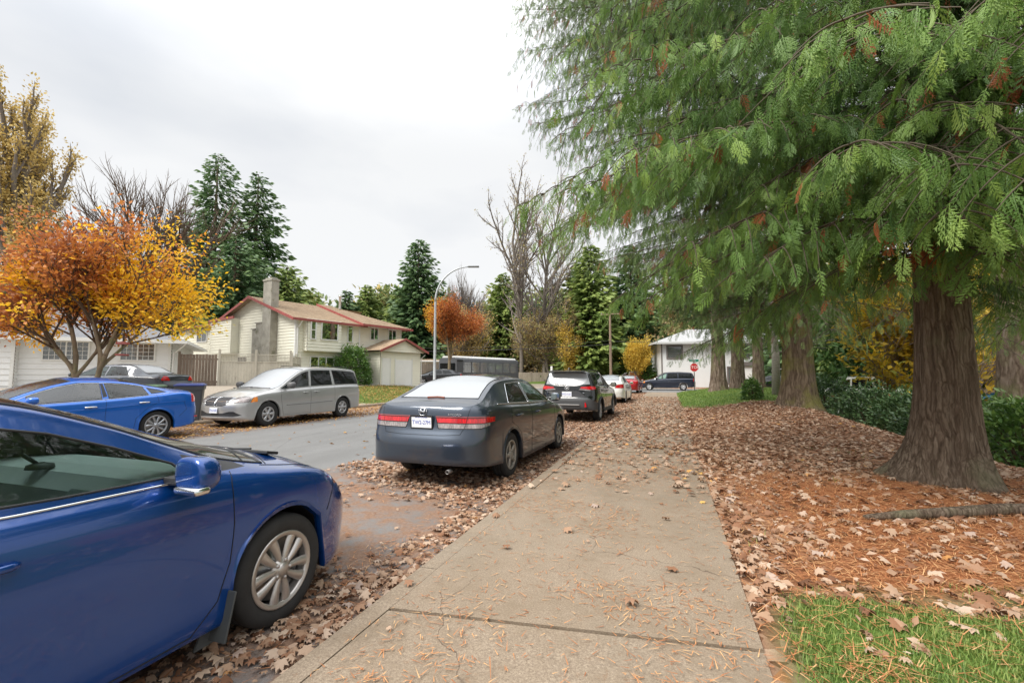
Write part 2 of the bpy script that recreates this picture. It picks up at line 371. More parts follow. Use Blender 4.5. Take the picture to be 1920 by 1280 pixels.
    def strips(s,name,lines,mat,r=.004,both=True,n=5,off=.0005):
        """thin surface strips (seams, trims); lines = [(pts, view, closed)]; one object"""
        for pts,view,cl in lines:
            P=s.line(pts+([pts[0]] if cl else []),view,off=off)
            if len(P)<2: continue
            if view!='side' and min(a[1 if view=='top' else 0] for a in pts)<=.02 and not cl:
                P=P[np.argsort(P[:,1])] if P[0,1]<P[-1,1] else P[::-1]; b=B(); b.tube(np.concatenate([(P*np.array([1,-1,1]))[::-1],P]),r,n); b.build(name,mat,s.root,True); continue
            for sg in((1,-1) if both else (1,)):
                b=B(); Q=P*np.array([1,sg,1]); b.tube(Q if not cl else Q[:-1],r,n,closed=cl); b.build(name,mat,s.root,True)
    def winpoly(s,xb0,xb1,xt0,xt1,top=.06,bot=.02,n=7):
        lo=[(x,s.zb(x)+bot) for x in np.linspace(xb0,xb1,4)]; hi=[(x,s.zr(x)-top) for x in np.linspace(xt1,xt0,n)]
        return lo+hi
    def screen(s,xa,xb,ga=.07,gb=.07,bowa=.08,bowb=.05,n=8,sg=1):
        """top-view half outline of a windscreen between xa (low) and xb (roof edge)"""
        A=[(xa-sg*bowa*(t**2)*1.0,t*(s.yr(xa)-ga)) for t in np.linspace(0,1,6)]
        E=[(x,s.yr(x)-(ga+(gb-ga)*i/4)) for i,x in enumerate(np.linspace(A[-1][0],xb-sg*bowb,5))][1:]
        Tt=[(xb-sg*bowb*(t**2),t*(s.yr(xb)-gb)) for t in np.linspace(1,0,6)][1:]
        A=[(a,max(b,-.001)) for a,b in A]; Tt=[(a,b) for a,b in Tt]
        A[0]=(A[0][0],-.01); Tt[-1]=(Tt[-1][0],-.01)
        return A+E+Tt
    def body(s,name='body',mats=None):
        V=np.array([v.co[:] for v in s.bm.verts]); s.bm.verts.index_update(); F=[[v.index for v in f.verts] for f in s.bm.faces]; mi=[f.material_index for f in s.bm.faces]
        bm=bmesh.new(); Vm=V*np.array([1,-1,1]); vs=[bm.verts.new(v) for v in np.concatenate([V,Vm])]
        for f,m in list(zip(F,mi))+[([i+len(V) for i in f][::-1],m) for f,m in zip(F,mi)]:
            try: fa=bm.faces.new([vs[i] for i in f]); fa.material_index=m; fa.smooth=True
            except ValueError: pass
        bmesh.ops.remove_doubles(bm,verts=bm.verts,dist=.0005)
        me=bpy.data.meshes.new(name)
        for e in bm.edges:
            if len(e.link_faces)==2 and e.calc_face_angle(0)>R(50): e.smooth=False
        bm.to_mesh(me); bm.free()
        for m in (mats or [s.m['paint'],BLACK]): me.materials.append(m)
        o=bpy.data.objects.new(name,me); COL.objects.link(o); o.parent=s.root; return o
    def wheel(s,x,side,steer=0):
        """side +1 left, -1 right; the wheel's outer face looks along side*y"""
        sp=s.sp; r=sp['tr']; w=sp.get('tw',.21); rr=sp['rim']; yo=sp['w']-sp.get('wi',.03)
        e=bpy.data.objects.new('wheel',None); COL.objects.link(e); e.parent=s.root; e.location=(x,side*yo,r); e.rotation_euler=(0,0,steer+(0 if side>0 else math.pi))
        # local: outer face at y=0, inboard -w
        P=[(rr+.004,-.012),(rr+.02,-.004),(r*.5+rr*.5,.002),(r-.03,-.004),(r-.012,-.014),(r-.002,-.032)]
        for k in range(4):
            y=-.045-k*(w-.09)/3.4; P+=[(r,y),(r,y-.026),(r-.009,y-.028),(r-.009,y-.034)]
        P+=[(r-.002,-w+.03),(r-.02,-w+.008),(rr+.02,-w+.006),(rr,-w+.012)]
        b=B(); b.lathe(P,48,'y'); b.build('tyre',RUB,e,True)
        rm=bpy.data.objects  # rim barrel + face
        b=B(); b.lathe([(rr+.006,-.010),(rr+.006,-.004),(rr-.004,-.002),(rr-.014,-.012),(rr-.02,-.03),(rr-.03,-w+.03),(rr+.002,-w+.012)],40,'y')
        st=sp['spoke']; style=st['style']; hubr=st.get('hub',.035); dep=st.get('dep',.018); n=st['n']
        if style=='plain':
            b.lathe([(rr-.01,-.02),(rr*.75,-.012),(rr*.45,-.004),(.05,-.012),(0.001,-.01)],36,'y')
        else:
            for i in range(n):
                a0=2*math.pi*i/n+ (st.get('pair',0)*(1 if i%2 else -1))
                ns=8; L=[];
                for j in range(ns+1):
                    t=j/ns; rad=hubr*.7+(rr-.008-hubr*.7)*t
                    a=a0+st.get('twist',0)*t*t*(1 if not st.get('alt') else (1 if i%2 else -1))
                    wd=st['w0']+(st['w1']-st['w0'])*t; y=-dep*(1-math.sin(t*math.pi*.5))*0 - .004-dep*(t-.55)**2*st.get('arc',1)-.004
                    c,sn=math.cos(a),math.sin(a); 
                    L.append([(rad*c-q*sn,yy,rad*sn+q*c) for q,yy in((-wd,y-.016),(-wd*.8,y-.001),(0,y+.003),(wd*.8,y-.001),(wd,y-.016))])
                V=np.array(L).reshape(-1,3); F=[[j*5+k,j*5+k+1,(j+1)*5+k+1,(j+1)*5+k] for j in range(ns) for k in range(4)]
                b.add(V,F)
            b.lathe([(rr-.002,-.006),(rr-.02,-.006),(rr-.024,-.016)],40,'y')
            b.lathe([(hubr*1.9,-.03),(hubr*1.8,-.012),(hubr*1.1,-.006),(hubr,0.0),(hubr*.9,.004),(.001,.005)],24,'y')
        if style!='plain':
            for i in range(5):
                a=2*math.pi*(i+.5)/5; b.lathe([(.011,-.02),(.011,.0),(.008,.004),(.001,.004)],8,'y',c=(hubr*1.45*math.cos(a),0,hubr*1.45*math.sin(a)))
        b.build('rim',s.m['rim'],e,True)
        if style!='plain':
            b=B(); b.lathe([(rr-.035,-.07),(.06,-.07),(.06,-.05),(.001,-.05)],30,'y'); b.build('brake_disc',DISC if not st.get('black') else DARK,e,True)
        b=B(); b.lathe([(.001,-w+.02),(rr-.01,-w+.02)],24,'y'); b.build('inner_hub',DARK,e)
        return e
    def mirror(s,x,z,mat,y=None,sz=(.13,.22,.15),glass=True):
        y0=(y if y else s.sp['w']*.95)
        for sg in(1,-1):
            bm=bmesh.new(); bmesh.ops.create_uvsphere(bm,u_segments=20,v_segments=12,radius=1)
            V=np.array([v.co[:] for v in bm.verts]); F=[[v.index for v in f.verts] for f in bm.faces]; bm.free()
            V=np.sign(V)*np.abs(V)**.72; V[:,0]=np.where(V[:,0]<0,V[:,0]*.25,V[:,0]); V[:,2]*=1-.15*V[:,1]*sg*0
            V=V*np.array([sz[0]*.75,sz[1]/2,sz[2]/2]); V[:,0]-=.10*(sg*V[:,1]+sz[1]/2)*.8
            o=mesh('wing_mirror',V+np.array([x,sg*(y0+sz[1]/2+.02),z]),F,mat,s.root,True)
            b=B(); b.box((x+.01,sg*(y0+.02),z-.035),(.07,.12,.035),bev=.01); b.build('mirror_arm',BLACK,o)
            if glass:
                b=B(); b.box((x-sz[0]*.19-.012,sg*(y0+sz[1]/2+.02),z),(.010,sz[1]*.76,sz[2]*.72),rz=-sg*.10,bev=.002); b.build('mirror_glass',MIRG,o)
    def handle(s,x,z,mat,L=.20):
        h,no=s.hit(x=x,z=z)
        if h is None: return
        for sg in(1,-1):
            b=B(); P=[(x-L/2,sg*(h.y+.004),z),(x-L/2+.03,sg*(h.y+.03),z+.003),(x,sg*(h.y+.036),z+.005),(x+L/2-.03,sg*(h.y+.03),z+.003),(x+L/2,sg*(h.y+.004),z)]
            P=np.array(P); t=np.linspace(0,4,17); P=np.stack([pchip(np.c_[range(5),P[:,i]],t) for i in range(3)],1)
            V,F=tubeVF(P,.013,8); V[:,2]=z+(V[:,2]-z)*1.2; b.add(V,F); o=b.build('door_handle',mat,s.root,True)
            b=B(); b.lathe([(.001,.0015),(.032,.0015),(.036,-.001)],20,'y',c=(x+.01,0,z-.005)); V=b.v[0]; V[:,1]=sg*(V[:,1]+h.y+.001); V[:,0]=x+(V[:,0]-x)*1.2
            mesh('handle_recess',V,b.f,BLACK,o)
    def plate(s,txt,view,z,y=0,frame=False,rows=True,size=.076,toptxt='BRITISH COLUMBIA'):
        h,no=s.hit(y=.05,z=z,view=view); sg=-1 if view=='rear' else 1
        e=bpy.data.objects.new('licence_plate',None); COL.objects.link(e); e.parent=s.root; e.location=(h.x+sg*.022,y,z)
        e.rotation_euler=(R(90)-R(s.sp.get('platetilt',4)),0,R(-90) if sg<0 else R(90))
        b=B(); b.box((0,0,0),(.305,.152,.006),bev=.002); b.build('plate_panel',PLATEW,e)
        if frame: 
            b=B(); b.box((0,.079,.0),(.33,.022,.014)); b.box((0,-.079,0),(.33,.016,.014)); b.box((-.158,0,0),(.014,.142,.014)); b.box((.158,0,0),(.014,.142,.014)); b.build('plate_frame',BLACK,e)
        text(txt,size*1.35,PLATEB,e,(0,-.006,.004),(0,0,0),'lettering',.0012,.86)
        if toptxt: text(toptxt,.022,PLATEB,e,(0,.062,.004),(0,0,0),'lettering',.0008,.95)
    def interior(s,xc,zf=.30,dash=True,rear=True,wheel=1,dashz=None,dashx=None):
        """seats, dashboard and steering wheel; xc = front seat cushion x"""
        H1=s.zr(xc)-.16
        def seat(x,y,w,top):
            e=bpy.data.objects.new('seat',None); COL.objects.link(e); e.parent=s.root; e.location=(x,y,0)
            b=B(); b.box((.05,0,zf+.2),(.52,w,.16),bev=.05); b.build('cushion',SEATM,e,True)
            b=B(); b.box((-.27,0,(zf+.25+top-.22)/2+.05),(.14,w*.94,top-.2-zf-.2),ry=-.32,bev=.05); b.build('backrest',SEATM,e,True)
            for dy in ([0] if w<.7 else [-w*.27,w*.27]):
                b=B(); b.box((-.40,dy,top-.09),(.09,.25,.17),ry=-.25,bev=.035); b.build('headrest',SEATM,e,True)
        for y in(.38,-.38): seat(xc,y,.5,H1+.02)
        if rear: seat(xc-.98,0,1.24,H1-.07)
        if dash:
            dz=dashz or s.zb(xc+.9)-.02; dx=dashx or xc+.9; w=s.sp['w']*1.56
            prof=[(.75,dz-.42),(0,dz-.42),(-.02,dz-.22),(.0,dz-.07),(.06,dz-.0),(.2,dz+.01),(.5,dz-.02),(.75,dz-.10)]
            b=B(); b.prism([(dx+a-.05,z) for a,z in prof],w,(0,-w/2,0),'y'); b.build('dashboard',DASHM,s.root)
            b=B(); c=np.array([dx-.20,wheel*.38,dz-.10]); t=np.linspace(0,2*np.pi,28,endpoint=False)
            ax=np.array([math.sin(.42),0,math.cos(.42)]); P=c+.185*(np.cos(t)[:,None]*np.array([0,1,0])+np.sin(t)[:,None]*ax)
            b.tube(P,.016,8,closed=True)
            for a in(0,math.pi,math.pi*1.5): b.tube([c,c+.18*(math.cos(a)*np.array([0,1,0])+math.sin(a)*ax)],.02,6)
            b.box(c+np.array([.015,0,0]),(.06,.14,.13),ry=.42,bev=.03); b.tube([c,c+np.array([.3,0,-.12])],.035,8); b.build('steering_wheel',BLACK,s.root,True)
        b=B(); b.box((xc-.2,0,zf+.04),(2.9,s.sp['w']*1.6,.04)); b.build('cabin_floor',M('floor_mat',(.03,.03,.032),.95),s.root)
        P=[s.root]
        b=B(); xx=xc+.62; b.box((xx,0,s.zt(xx)-.15),(.02,.2,.06),bev=.01)
        b.build('rear_view_mirror',BLACK,s.root)
def gen_car(name,label,group,loc,hd,sp,pm,rim,wins,screens,lights,seams,handles=(),mirror=None,interior=None,wheels=(1,1),steer=0,pillars=(),trim=BLACK,extra=None,gmat=None,bodymats=None,trimr=.006,lips=True):
    c=Car(name,label,group,loc,hd,sp,{'paint':pm,'rim':rim})
    for kind,(poly,mat) in wins.items():
        polys=poly if isinstance(poly[0],list) else [poly]
        for p in polys: c.part('side_window',c.cut(p,'side',lambda q:q.z>sp.get('wmin',.7)),mat)
    for nm,poly,mat in screens: c.part(nm,c.cut(poly,'top'),mat,merge=True)
    for p in pillars: c.part('door_pillar',c.cut(p,'side',lambda q:q.z>.7),BLACK)
    for nm,poly,view,mat,merge,*lm in lights:
        lf=None
        if lm: lf=(lambda q,a=lm[0]:q.x>a) if view=='front' else (lambda q,a=lm[0]:q.x<a)
        c.part(nm,c.cut(poly,view,lf),mat,merge=merge)
        if nm in('headlight','taillight','corner_lamp','taillight_red','taillight_clear') and lm:
            P=c.line(list(poly)+[poly[0]],view,off=.001); P=P[[(p[0]>lm[0]) if view=='front' else (p[0]<lm[0]) for p in P]]
            if len(P)>3:
                g=np.linalg.norm(np.diff(P,axis=0),axis=1); st=[0]+[i+1 for i in range(len(g)) if g[i]>.12]+[len(P)]
                for a_,b_ in zip(st[:-1],st[1:]):
                    if b_-a_>2:
                        for sg in(1,-1): bb=B(); bb.tube(P[a_:b_]*np.array([1,sg,1]),.0045,5); bb.build('lamp_seal',DARK,c.root,True)
    bo=c.body('body',bodymats)
    tl=[]
    for kind,(poly,mat) in wins.items():
        for p in (poly if isinstance(poly[0],list) else [poly]): tl.append((p,'side',True))
    if tl: c.strips('window_trim',tl,trim,trimr)
    for nm,poly,mat in screens:
        b=B(); q=[a for a in poly if a[1]>=0]; P=c.line(q,'top')
        if len(P)>2: full=np.concatenate([P,(P*np.array([1,-1,1]))[::-1]]); b.tube(full,.007,5,closed=True); b.build('screen_seal',BLACK,c.root,True)
    if seams: c.strips('panel_seam',seams,DARK,.0028)
    for x,z,m in handles: c.handle(x,z,m)
    if mirror: c.mirror(*mirror[:2],mirror[2],**(mirror[3] if len(mirror)>3 else {}))
    for x,st in((0,0),(sp['wb'],steer)):
        for sd in(1,-1): c.wheel(x,sd,st)
    if interior: c.interior(**interior)
    # a dark tray closes the wheel housings
    if extra: extra(c)
    return c
# ------------------------------------------------------------ car shapes (x from the rear axle, metres)
HD=R(90)
SP_COR=dict(x=(-.98,3.66),w=.885,wb=2.70,tr=.316,rim=.213,gap=.05,af=.80,ar=.6,nf=2.5,spoke=dict(style='s',n=10,w0=.012,w1=.034,twist=.10,alt=1,arc=.6,hub=.036,pair=.0),
 sill=[(-.98,.30),(-.5,.24),(.4,.20),(2.2,.20),(3.1,.19),(3.66,.20)],
 waist=[(-.98,.62),(0,.70),(1.4,.66),(2.3,.63),(3.0,.62),(3.66,.48)],
 belt=[(-.98,.95),(-.4,1.03),(.8,1.0),(1.5,.965),(2.1,.955),(2.4,.935),(2.8,.885),(3.1,.835),(3.4,.73),(3.66,.58)],
 rail=[(-.98,.99),(-.75,1.06),(-.3,1.12),(.3,1.30),(.8,1.39),(1.2,1.40),(1.5,1.36),(1.87,1.23),(2.11,1.115),(2.4,.985),(2.75,.91),(3.1,.85),(3.4,.745),(3.66,.59)],
 top=[(-.98,1.01),(-.8,1.09),(-.4,1.15),(.3,1.38),(.7,1.45),(1.2,1.465),(1.5,1.43),(1.87,1.32),(2.4,1.12),(2.75,1.0),(3.0,.955),(3.3,.86),(3.5,.76),(3.66,.64)],
 yr=[(-.98,.6),(-.3,.60),(.3,.56),(1.2,.575),(1.6,.60),(2.1,.67),(2.5,.73),(2.9,.74),(3.3,.66),(3.66,.5)],
 rr=[(.2,.10),(.4,0),(.62,0),(.8,.06),(1.0,.10)],rf=[(.18,.12),(.30,.03),(.45,0),(.58,.04),(.75,.22),(.85,.34)])
P_BLUE=paint('deep_blue',(.002,.050,.235),.42,.22,None); P_COR=P_BLUE
RIMC=M('wheel_cover_champagne',(.50,.47,.44),.34,.75,noise=(20,.06)); RIMS=M('alloy_silver',(.52,.52,.53),.32,.85,noise=(16,.10)); RIMD=M('alloy_two_tone',(.42,.43,.45),.28,.85,noise=(9,.2)); RIMU=M('alloy_dusty',(.33,.30,.26),.6,.5,noise=(14,.3))
sp=SP_COR; K=Car.__new__(Car); K.sp=sp
def corolla_extra(c):
    c.strips('waist_chrome',[([(-.3,1.03),(.8,1.0),(1.5,.968),(2.05,.962),(2.30,.955)],'side',False)],CHR,.006,off=.002)
    # mud flap behind the front wheel
    for sg in(1,-1):
        b=B(); b.prism([(2.36,.42),(2.385,.30),(2.33,.10),(2.20,.10),(2.24,.2),(2.33,.34)],.012,(0,sg*.80-.006,0),'y'); b.box((2.30,sg*.84,.24),(.012,.16,.24),ry=.22,bev=.004)
        b.build('mud_flap',M('flap_rubber',(.06,.065,.065),.7),c.root)
    b=B()  # wipers on the cowl
    for y0,y1 in((.55,-.05),(-.05,-.6)):
        b.tube([(2.84,y0,.958),(2.74,(y0+y1)/2,.995),(2.66,y1,1.022)],.006,6)
    b.box((2.90,0,.955),(.10,1.05,.02),bev=.006,ry=.2); b.build('wiper_set',BLACK,c.root)
    for sg in(1,-1):
        b=B(); b.box((2.0,sg*1.005,.955),(.075,.15,.035),bev=.015); b.build('mirror_lamp',CHR,c.root,True)
    # phone mount on the dashboard and air vents
    b=B(); b.lathe([(.06,0),(.055,.02),(.02,.03)],20,'z',c=(1.98,.10,.985)); b.tube([(1.98,.1,1.0),(1.93,.12,1.05),(1.86,.06,1.10)],.010,6); b.box((1.84,.03,1.10),(.02,.10,.025),rz=.4,bev=.006); b.box((1.87,.12,1.08),(.02,.09,.02),rz=-.5,bev=.006); b.build('phone_mount',BLACK,c.root,True)
    b=B(); b.box((1.80,-.66,.945),(.09,.12,.035),bev=.008,ry=.5); b.build('air_vent',BLACK,c.root)
    b=B(); b.box((1.795,-.66,.945),(.10,.15,.045),bev=.012,ry=.5); b.build('vent_bezel',M('grey_trim',(.3,.31,.31),.4),c.root)
win=K.winpoly(.62,2.12,.74,2.08,.085,.035); winr=K.winpoly(-.28,.52,.14,.62,.10,.035)
gen_car('parked_car','dark blue sedan parked nearest the camera, cut off by the left edge of the photo',None,(-3.08,-.47,0),HD,SP_COR,P_COR,RIMC,
 {'f':(win,GL_T),'r':(winr,GL_T)},
 [('windscreen',K.screen(2.74,1.46,.05,.05),GL_W),('rear_window',K.screen(-.30,.50,.06,.06,-.06,-.05,sg=1),GL_T)],
 [('headlight',[(.50,.60),(.88,.68),(.90,.78),(.66,.76),(.48,.70)],'front',WHITEL,False,3.30),('side_marker',[(3.20,.775),(3.31,.735),(3.31,.69),(3.19,.71)],'side',AMBER,False),
  ('upper_grille',[(-.01,.56),(.46,.57),(.46,.63),(-.01,.62)],'front',BLACK,True),('lower_grille',[(-.01,.27),(.55,.27),(.50,.46),(-.01,.47)],'front',BLACK,True),
  ('taillight',[(.40,.80),(.885,.82),(.885,.96),(.42,.93)],'rear',REDL,False),('mirror_sail',[(2.15,.975),(2.50,.955),(2.46,.985),(2.15,1.075)],'side',BLACK,False)],
 [([(2.36,.955),(2.33,.90),(2.335,.70),(2.32,.50),(2.26,.33),(2.12,.225)],'side',False),([(2.12,.225),(.45,.225)],'side',False),([(.56,.97),(.55,.3)],'side',False),
  ([(3.18,.835),(3.17,.72),(3.10,.64),(3.06,.57)],'side',False),([(2.62,.72),(3.0,.715),(3.34,.58),(3.45,.30)],'top',False),([(2.90,.01),(2.84,.4),(2.68,.70)],'top',False)],
 [(1.37,.81,P_COR)],(2.03,1.015,P_COR,dict(sz=(.16,.21,.17),glass=False)),dict(xc=1.25,zf=.26,dashx=1.98,dashz=.975),extra=corolla_extra)

# --- dark sedan (rear view) -----------------------------------------------------------
P_ACC=paint('graphite',(.030,.042,.062),.55,.36,(.07,.06,.05))
SP_ACC=dict(x=(-1.13,3.69),w=.905,wb=2.74,tr=.322,rim=.205,gap=.05,af=.65,ar=.50,nf=2.7,nr=3.6,spoke=dict(style='s',n=5,w0=.034,w1=.022,arc=.6,hub=.036),platetilt=-4,
 wx=[(-1.13,.93),(-.8,.965),(0,1),(1.6,1),(3.3,.97),(3.69,.93)],
 sill=[(-1.13,.33),(-.5,.27),(.4,.20),(2.3,.20),(3.1,.22),(3.69,.24)],
 waist=[(-1.13,.60),(-.6,.66),(0,.72),(1.6,.68),(2.4,.65),(3.69,.5)],
 belt=[(-1.13,1.02),(-.6,1.06),(0,1.04),(1.0,1.0),(2.0,.98),(2.5,.93),(3.0,.85),(3.4,.76),(3.69,.62)],
 rail=[(-1.13,1.05),(-.95,1.085),(-.72,1.12),(-.4,1.23),(0.0,1.36),(.4,1.40),(1.0,1.415),(1.45,1.37),(1.9,1.22),(2.3,1.05),(2.6,.955),(3.1,.87),(3.4,.78),(3.69,.63)],
 top=[(-1.13,1.07),(-.98,1.11),(-.70,1.145),(-.55,1.20),(0,1.40),(.35,1.475),(.9,1.495),(1.4,1.455),(1.9,1.29),(2.3,1.13),(2.6,1.02),(3.1,.93),(3.4,.84),(3.69,.70)],
 yr=[(-1.13,.74),(-.7,.70),(-.3,.64),(.2,.60),(1.0,.60),(1.5,.61),(2.2,.70),(2.6,.74),(3.2,.70),(3.69,.5)],
 rr=[(.25,.07),(.38,0),(.58,0),(.66,.02),(.78,.08),(.95,.10),(1.05,.13),(1.1,.17)],rf=[(.2,.10),(.35,0),(.55,0),(.7,.1),(.8,.2)])
K.sp=SP_ACC
def accord_extra(c):
    c.plate('TW2-27M','rear',.86,frame=True,size=.056)
    h,no=c.hit(y=.01,z=.995,view='rear'); x=h.x-.014
    b=B(); z=.995
    for sg in(1,-1): b.tube([(x-.004,sg*.022,z-.034),(x+.002,sg*.030,z+.036)],.008,6)
    b.tube([(x-.002,-.03,z),(x-.002,.03,z)],.006,6); t=np.linspace(0,2*np.pi,28,endpoint=False)
    q=np.sign(np.cos(t))*abs(np.cos(t))**.5; r=np.sign(np.sin(t))*abs(np.sin(t))**.5; b.tube(np.stack([x+.0*t,-.056*q*(1+.12*r),z+.048*r],1),.004,6,closed=True)
    b.build('badge',CHR,c.root,True)
    text('ACCORD',.036,CHR,c.root,(x+.0,-.47,.965),(R(90),0,R(-90)),'lettering',.001,1.25)
    c.strips('waist_chrome',[([(-.42,1.075),(0,1.057),(1.0,1.018),(2.2,.985)],'side',False)],CHR,.006,off=.002)
    b=B(); b.tube([(-.66,.15,1.165),(-.64,.0,1.172),(-.66,-.12,1.165)],.012,6); b.build('debris',M('dry_leaf_scrap',(.25,.07,.03),.9),c.root)
    b=B(); b.lathe([(.03,0),(.028,-.10),(.02,-.10),(.02,0)],14,'x',c=(-1.02,-.42,.25)); b.build('exhaust_tip',M('dull_steel',(.2,.19,.18),.5,.8),c.root,True)
    for sd in(1,-1):
        b=B(); b.box((2.36,sd*.83,.25),(.012,.12,.2),bev=.004); b.build('mud_flap',BLACK,c.root)
tl_o=[(.24,.855),(.80,.88),(.90,.905),(.905,.985),(.80,.985),(.20,.985)]
gen_car('parked_car','dark grey sedan with misted rear window and blue plate lettering',None,(-3.09,6.41,0),HD-.024,SP_ACC,P_ACC,RIMU,
 {'f':(K.winpoly(.95,2.18,.95,2.14,.055,.03),GL_T),'r':(K.winpoly(-.02,.88,.30,.88,.055,.03),GL_D)},
 [('windscreen',K.screen(2.56,1.38,.05,.05),GL_W),('rear_window',K.screen(-.66,.30,.08,.08,-.05,-.05),GL_F)],
 [('taillight_red',[(.225,.855),(.80,.855),(.88,.862),(.903,.88),(.903,.925),(.80,.925),(.20,.925)],'rear',REDL,False,-.70),
  ('taillight_clear',[(.245,.785),(.80,.79),(.87,.825),(.897,.855),(.80,.855),(.225,.855)],'rear',WHITEL,False,-.78),
  ('taillight_rim',[(.20,.925),(.80,.925),(.903,.925),(.904,.938),(.80,.942),(.193,.94)],'rear',M('lens_grey_red',(.30,.06,.06),.25,coat=1),False,-.80),
  ('headlight',[(.42,.60),(.86,.66),(.88,.76),(.45,.70)],'front',WHITEL,False),('grille',[(-.01,.60),(.35,.60),(.36,.70),(-.01,.71)],'front',BLACK,True)],
 [([(.905,1.0),(.91,.70),(.88,.22)],'side',False),([(-.02,1.03),(-.06,.80),(.16,.72),(.36,.60),(.44,.40),(.44,.24)],'side',False),([(2.32,.96),(2.33,.6),(2.28,.24)],'side',False),([(.44,.235),(2.28,.235)],'side',False),
  ([(.68,1.11),(.66,1.03),(.62,.83),(.56,.715),(.30,.70),(.01,.70)],'rear',False),([(.44,.44),(2.3,.44)],'side',False)],
 [(-.02+.45,.86,P_ACC),(1.35,.845,P_ACC)][:0]+[(.28,.875,P_ACC),(1.22,.86,P_ACC)],(2.08,1.07,P_ACC,dict(sz=(.14,.20,.15))),dict(xc=1.15,zf=.28,dashx=1.98,dashz=.99),extra=accord_extra,trim=CHR,trimr=.006)

# --- black compact suv ----------------------------------------------------------------
P_BLK=paint('black',(.006,.008,.008),.2,.22,None)
SP_SUV=dict(x=(-.93,3.53),w=.913,wb=2.64,tr=.345,rim=.222,gap=.055,af=.6,ar=.42,nf=2.8,nr=3.2,spoke=dict(style='s',n=10,w0=.012,w1=.020,arc=.4,pair=.06),cat='suv',wmin=.9,topmin=1.0,rl=.8,platetilt=0,
 wx=[(-.93,.94),(-.5,.98),(0,1),(2.6,1),(3.53,.94)],
 sill=[(-.93,.40),(-.5,.34),(.4,.27),(2.2,.27),(3.1,.28),(3.53,.30)],
 waist=[(-.93,.72),(0,.80),(1.6,.76),(2.6,.76),(3.53,.6)],
 belt=[(-.93,1.10),(-.5,1.13),(.5,1.10),(1.8,1.05),(2.4,1.01),(3.0,.95),(3.3,.88),(3.53,.74)],
 rail=[(-.93,1.13),(-.86,1.25),(-.78,1.38),(-.70,1.53),(-.3,1.56),(.8,1.58),(1.2,1.54),(1.6,1.40),(2.1,1.18),(2.4,1.06),(3.0,.98),(3.3,.90),(3.53,.75)],
 top=[(-.93,1.15),(-.87,1.28),(-.80,1.42),(-.72,1.59),(-.3,1.635),(.6,1.655),(1.1,1.62),(1.6,1.46),(2.1,1.25),(2.45,1.11),(3.0,1.04),(3.3,.96),(3.53,.8)],
 yr=[(-.93,.76),(-.7,.66),(.5,.65),(1.2,.65),(1.8,.71),(2.4,.78),(3.1,.74),(3.53,.5)],
 rr=[(.38,.06),(.5,0),(.72,0),(.80,.06),(1.1,.07),(1.2,.10),(1.55,.20)],rf=[(.3,.08),(.45,0),(.65,0),(.85,.1),(.95,.2)])
K.sp=SP_SUV
def suv_extra(c):
    c.plate('WJ3-53C','rear',.885,toptxt=None,size=.07)
    h,no=c.hit(y=.01,z=1.07,view='rear'); x=h.x-.006; t=np.linspace(0,2*np.pi,28,endpoint=False)
    b=B()
    for a,bb,dz in((.075,.050,0),(.026,.048,0),(.058,.020,.022)): b.tube(np.stack([x+0*t,a*np.cos(t),1.07+dz+bb*np.sin(t)],1),.0065,6,closed=True)
    b.build('badge',CHR,c.root,True)
    text('COROLLA',.045,CHR,c.root,(x-.0,.52,.945),(R(90),0,R(-90)),'lettering',.001,1.2); text('CROSS',.045,CHR,c.root,(x-.0,.47,.90),(R(90),0,R(-90)),'lettering',.001,1.2)
    text('LE',.045,CHR,c.root,(x-.0,-.52,.93),(R(90),0,R(-90)),'lettering',.001,1.3)
    CL=M('cladding_grey',(.055,.056,.058),.6)
    for cx in(0,2.64):
        for sg in(1,-1):
            b=B(); t=np.linspace(-.12,np.pi+.12,24); r0=.405; P=np.stack([cx+(r0+.02)*np.cos(t),0*t+sg*.912,.345+(r0+.02)*np.sin(t)],1)
            b.tube(P,.034,6); o=b.build('arch_cladding',CL,c.root,True); 
    for sg in(1,-1):
        b=B(); b.box((1.32,sg*.895,.34),(1.8,.05,.13),bev=.02); b.build('sill_cladding',CL,c.root)
        b=B(); b.tube([(-.5,sg*.60,1.60),(-.3,sg*.60,1.625),(.9,sg*.60,1.635),(1.05,sg*.61,1.60)],.014,6); b.build('roof_rail',BLACK,c.root,True)
    b=B(); b.box((-.80,0,1.585),(.30,1.16,.035),bev=.014,ry=-.06); b.build('roof_spoiler',P_BLK,c.root)
    b=B(); b.tube([(-.96,.0,1.17),(-.955,.2,1.175)],.016,6); b.tube([(-.95,.22,1.175),(-.93,.36,1.185)],.02,6); b.build('rear_wiper',BLACK,c.root,True)
    b=B(); b.prism([(-.2,0),(.04,0),(-.1,.07),(-.16,.07)],.03,(-.45,-.015,1.64),'y'); b.build('roof_aerial',BLACK,c.root)
    b=B(); b.box((-.945,0,.56),(.03,.82,.03),bev=.01); b.build('bumper_trim',M('satin_silver',(.35,.34,.33),.4,.6),c.root)
    for sg in(1,-1):
        b=B(); b.prism([(.56,.50),(.62,.50),(.60,.64),(.57,.64)] if sg>0 else [(-.62,.50),(-.56,.50),(-.57,.64),(-.60,.64)],.02,(-.93,0,0),'x'); b.build('rear_reflector',REDL,c.root)
CLAD=M('cladding_grey',(.055,.056,.058),.6)
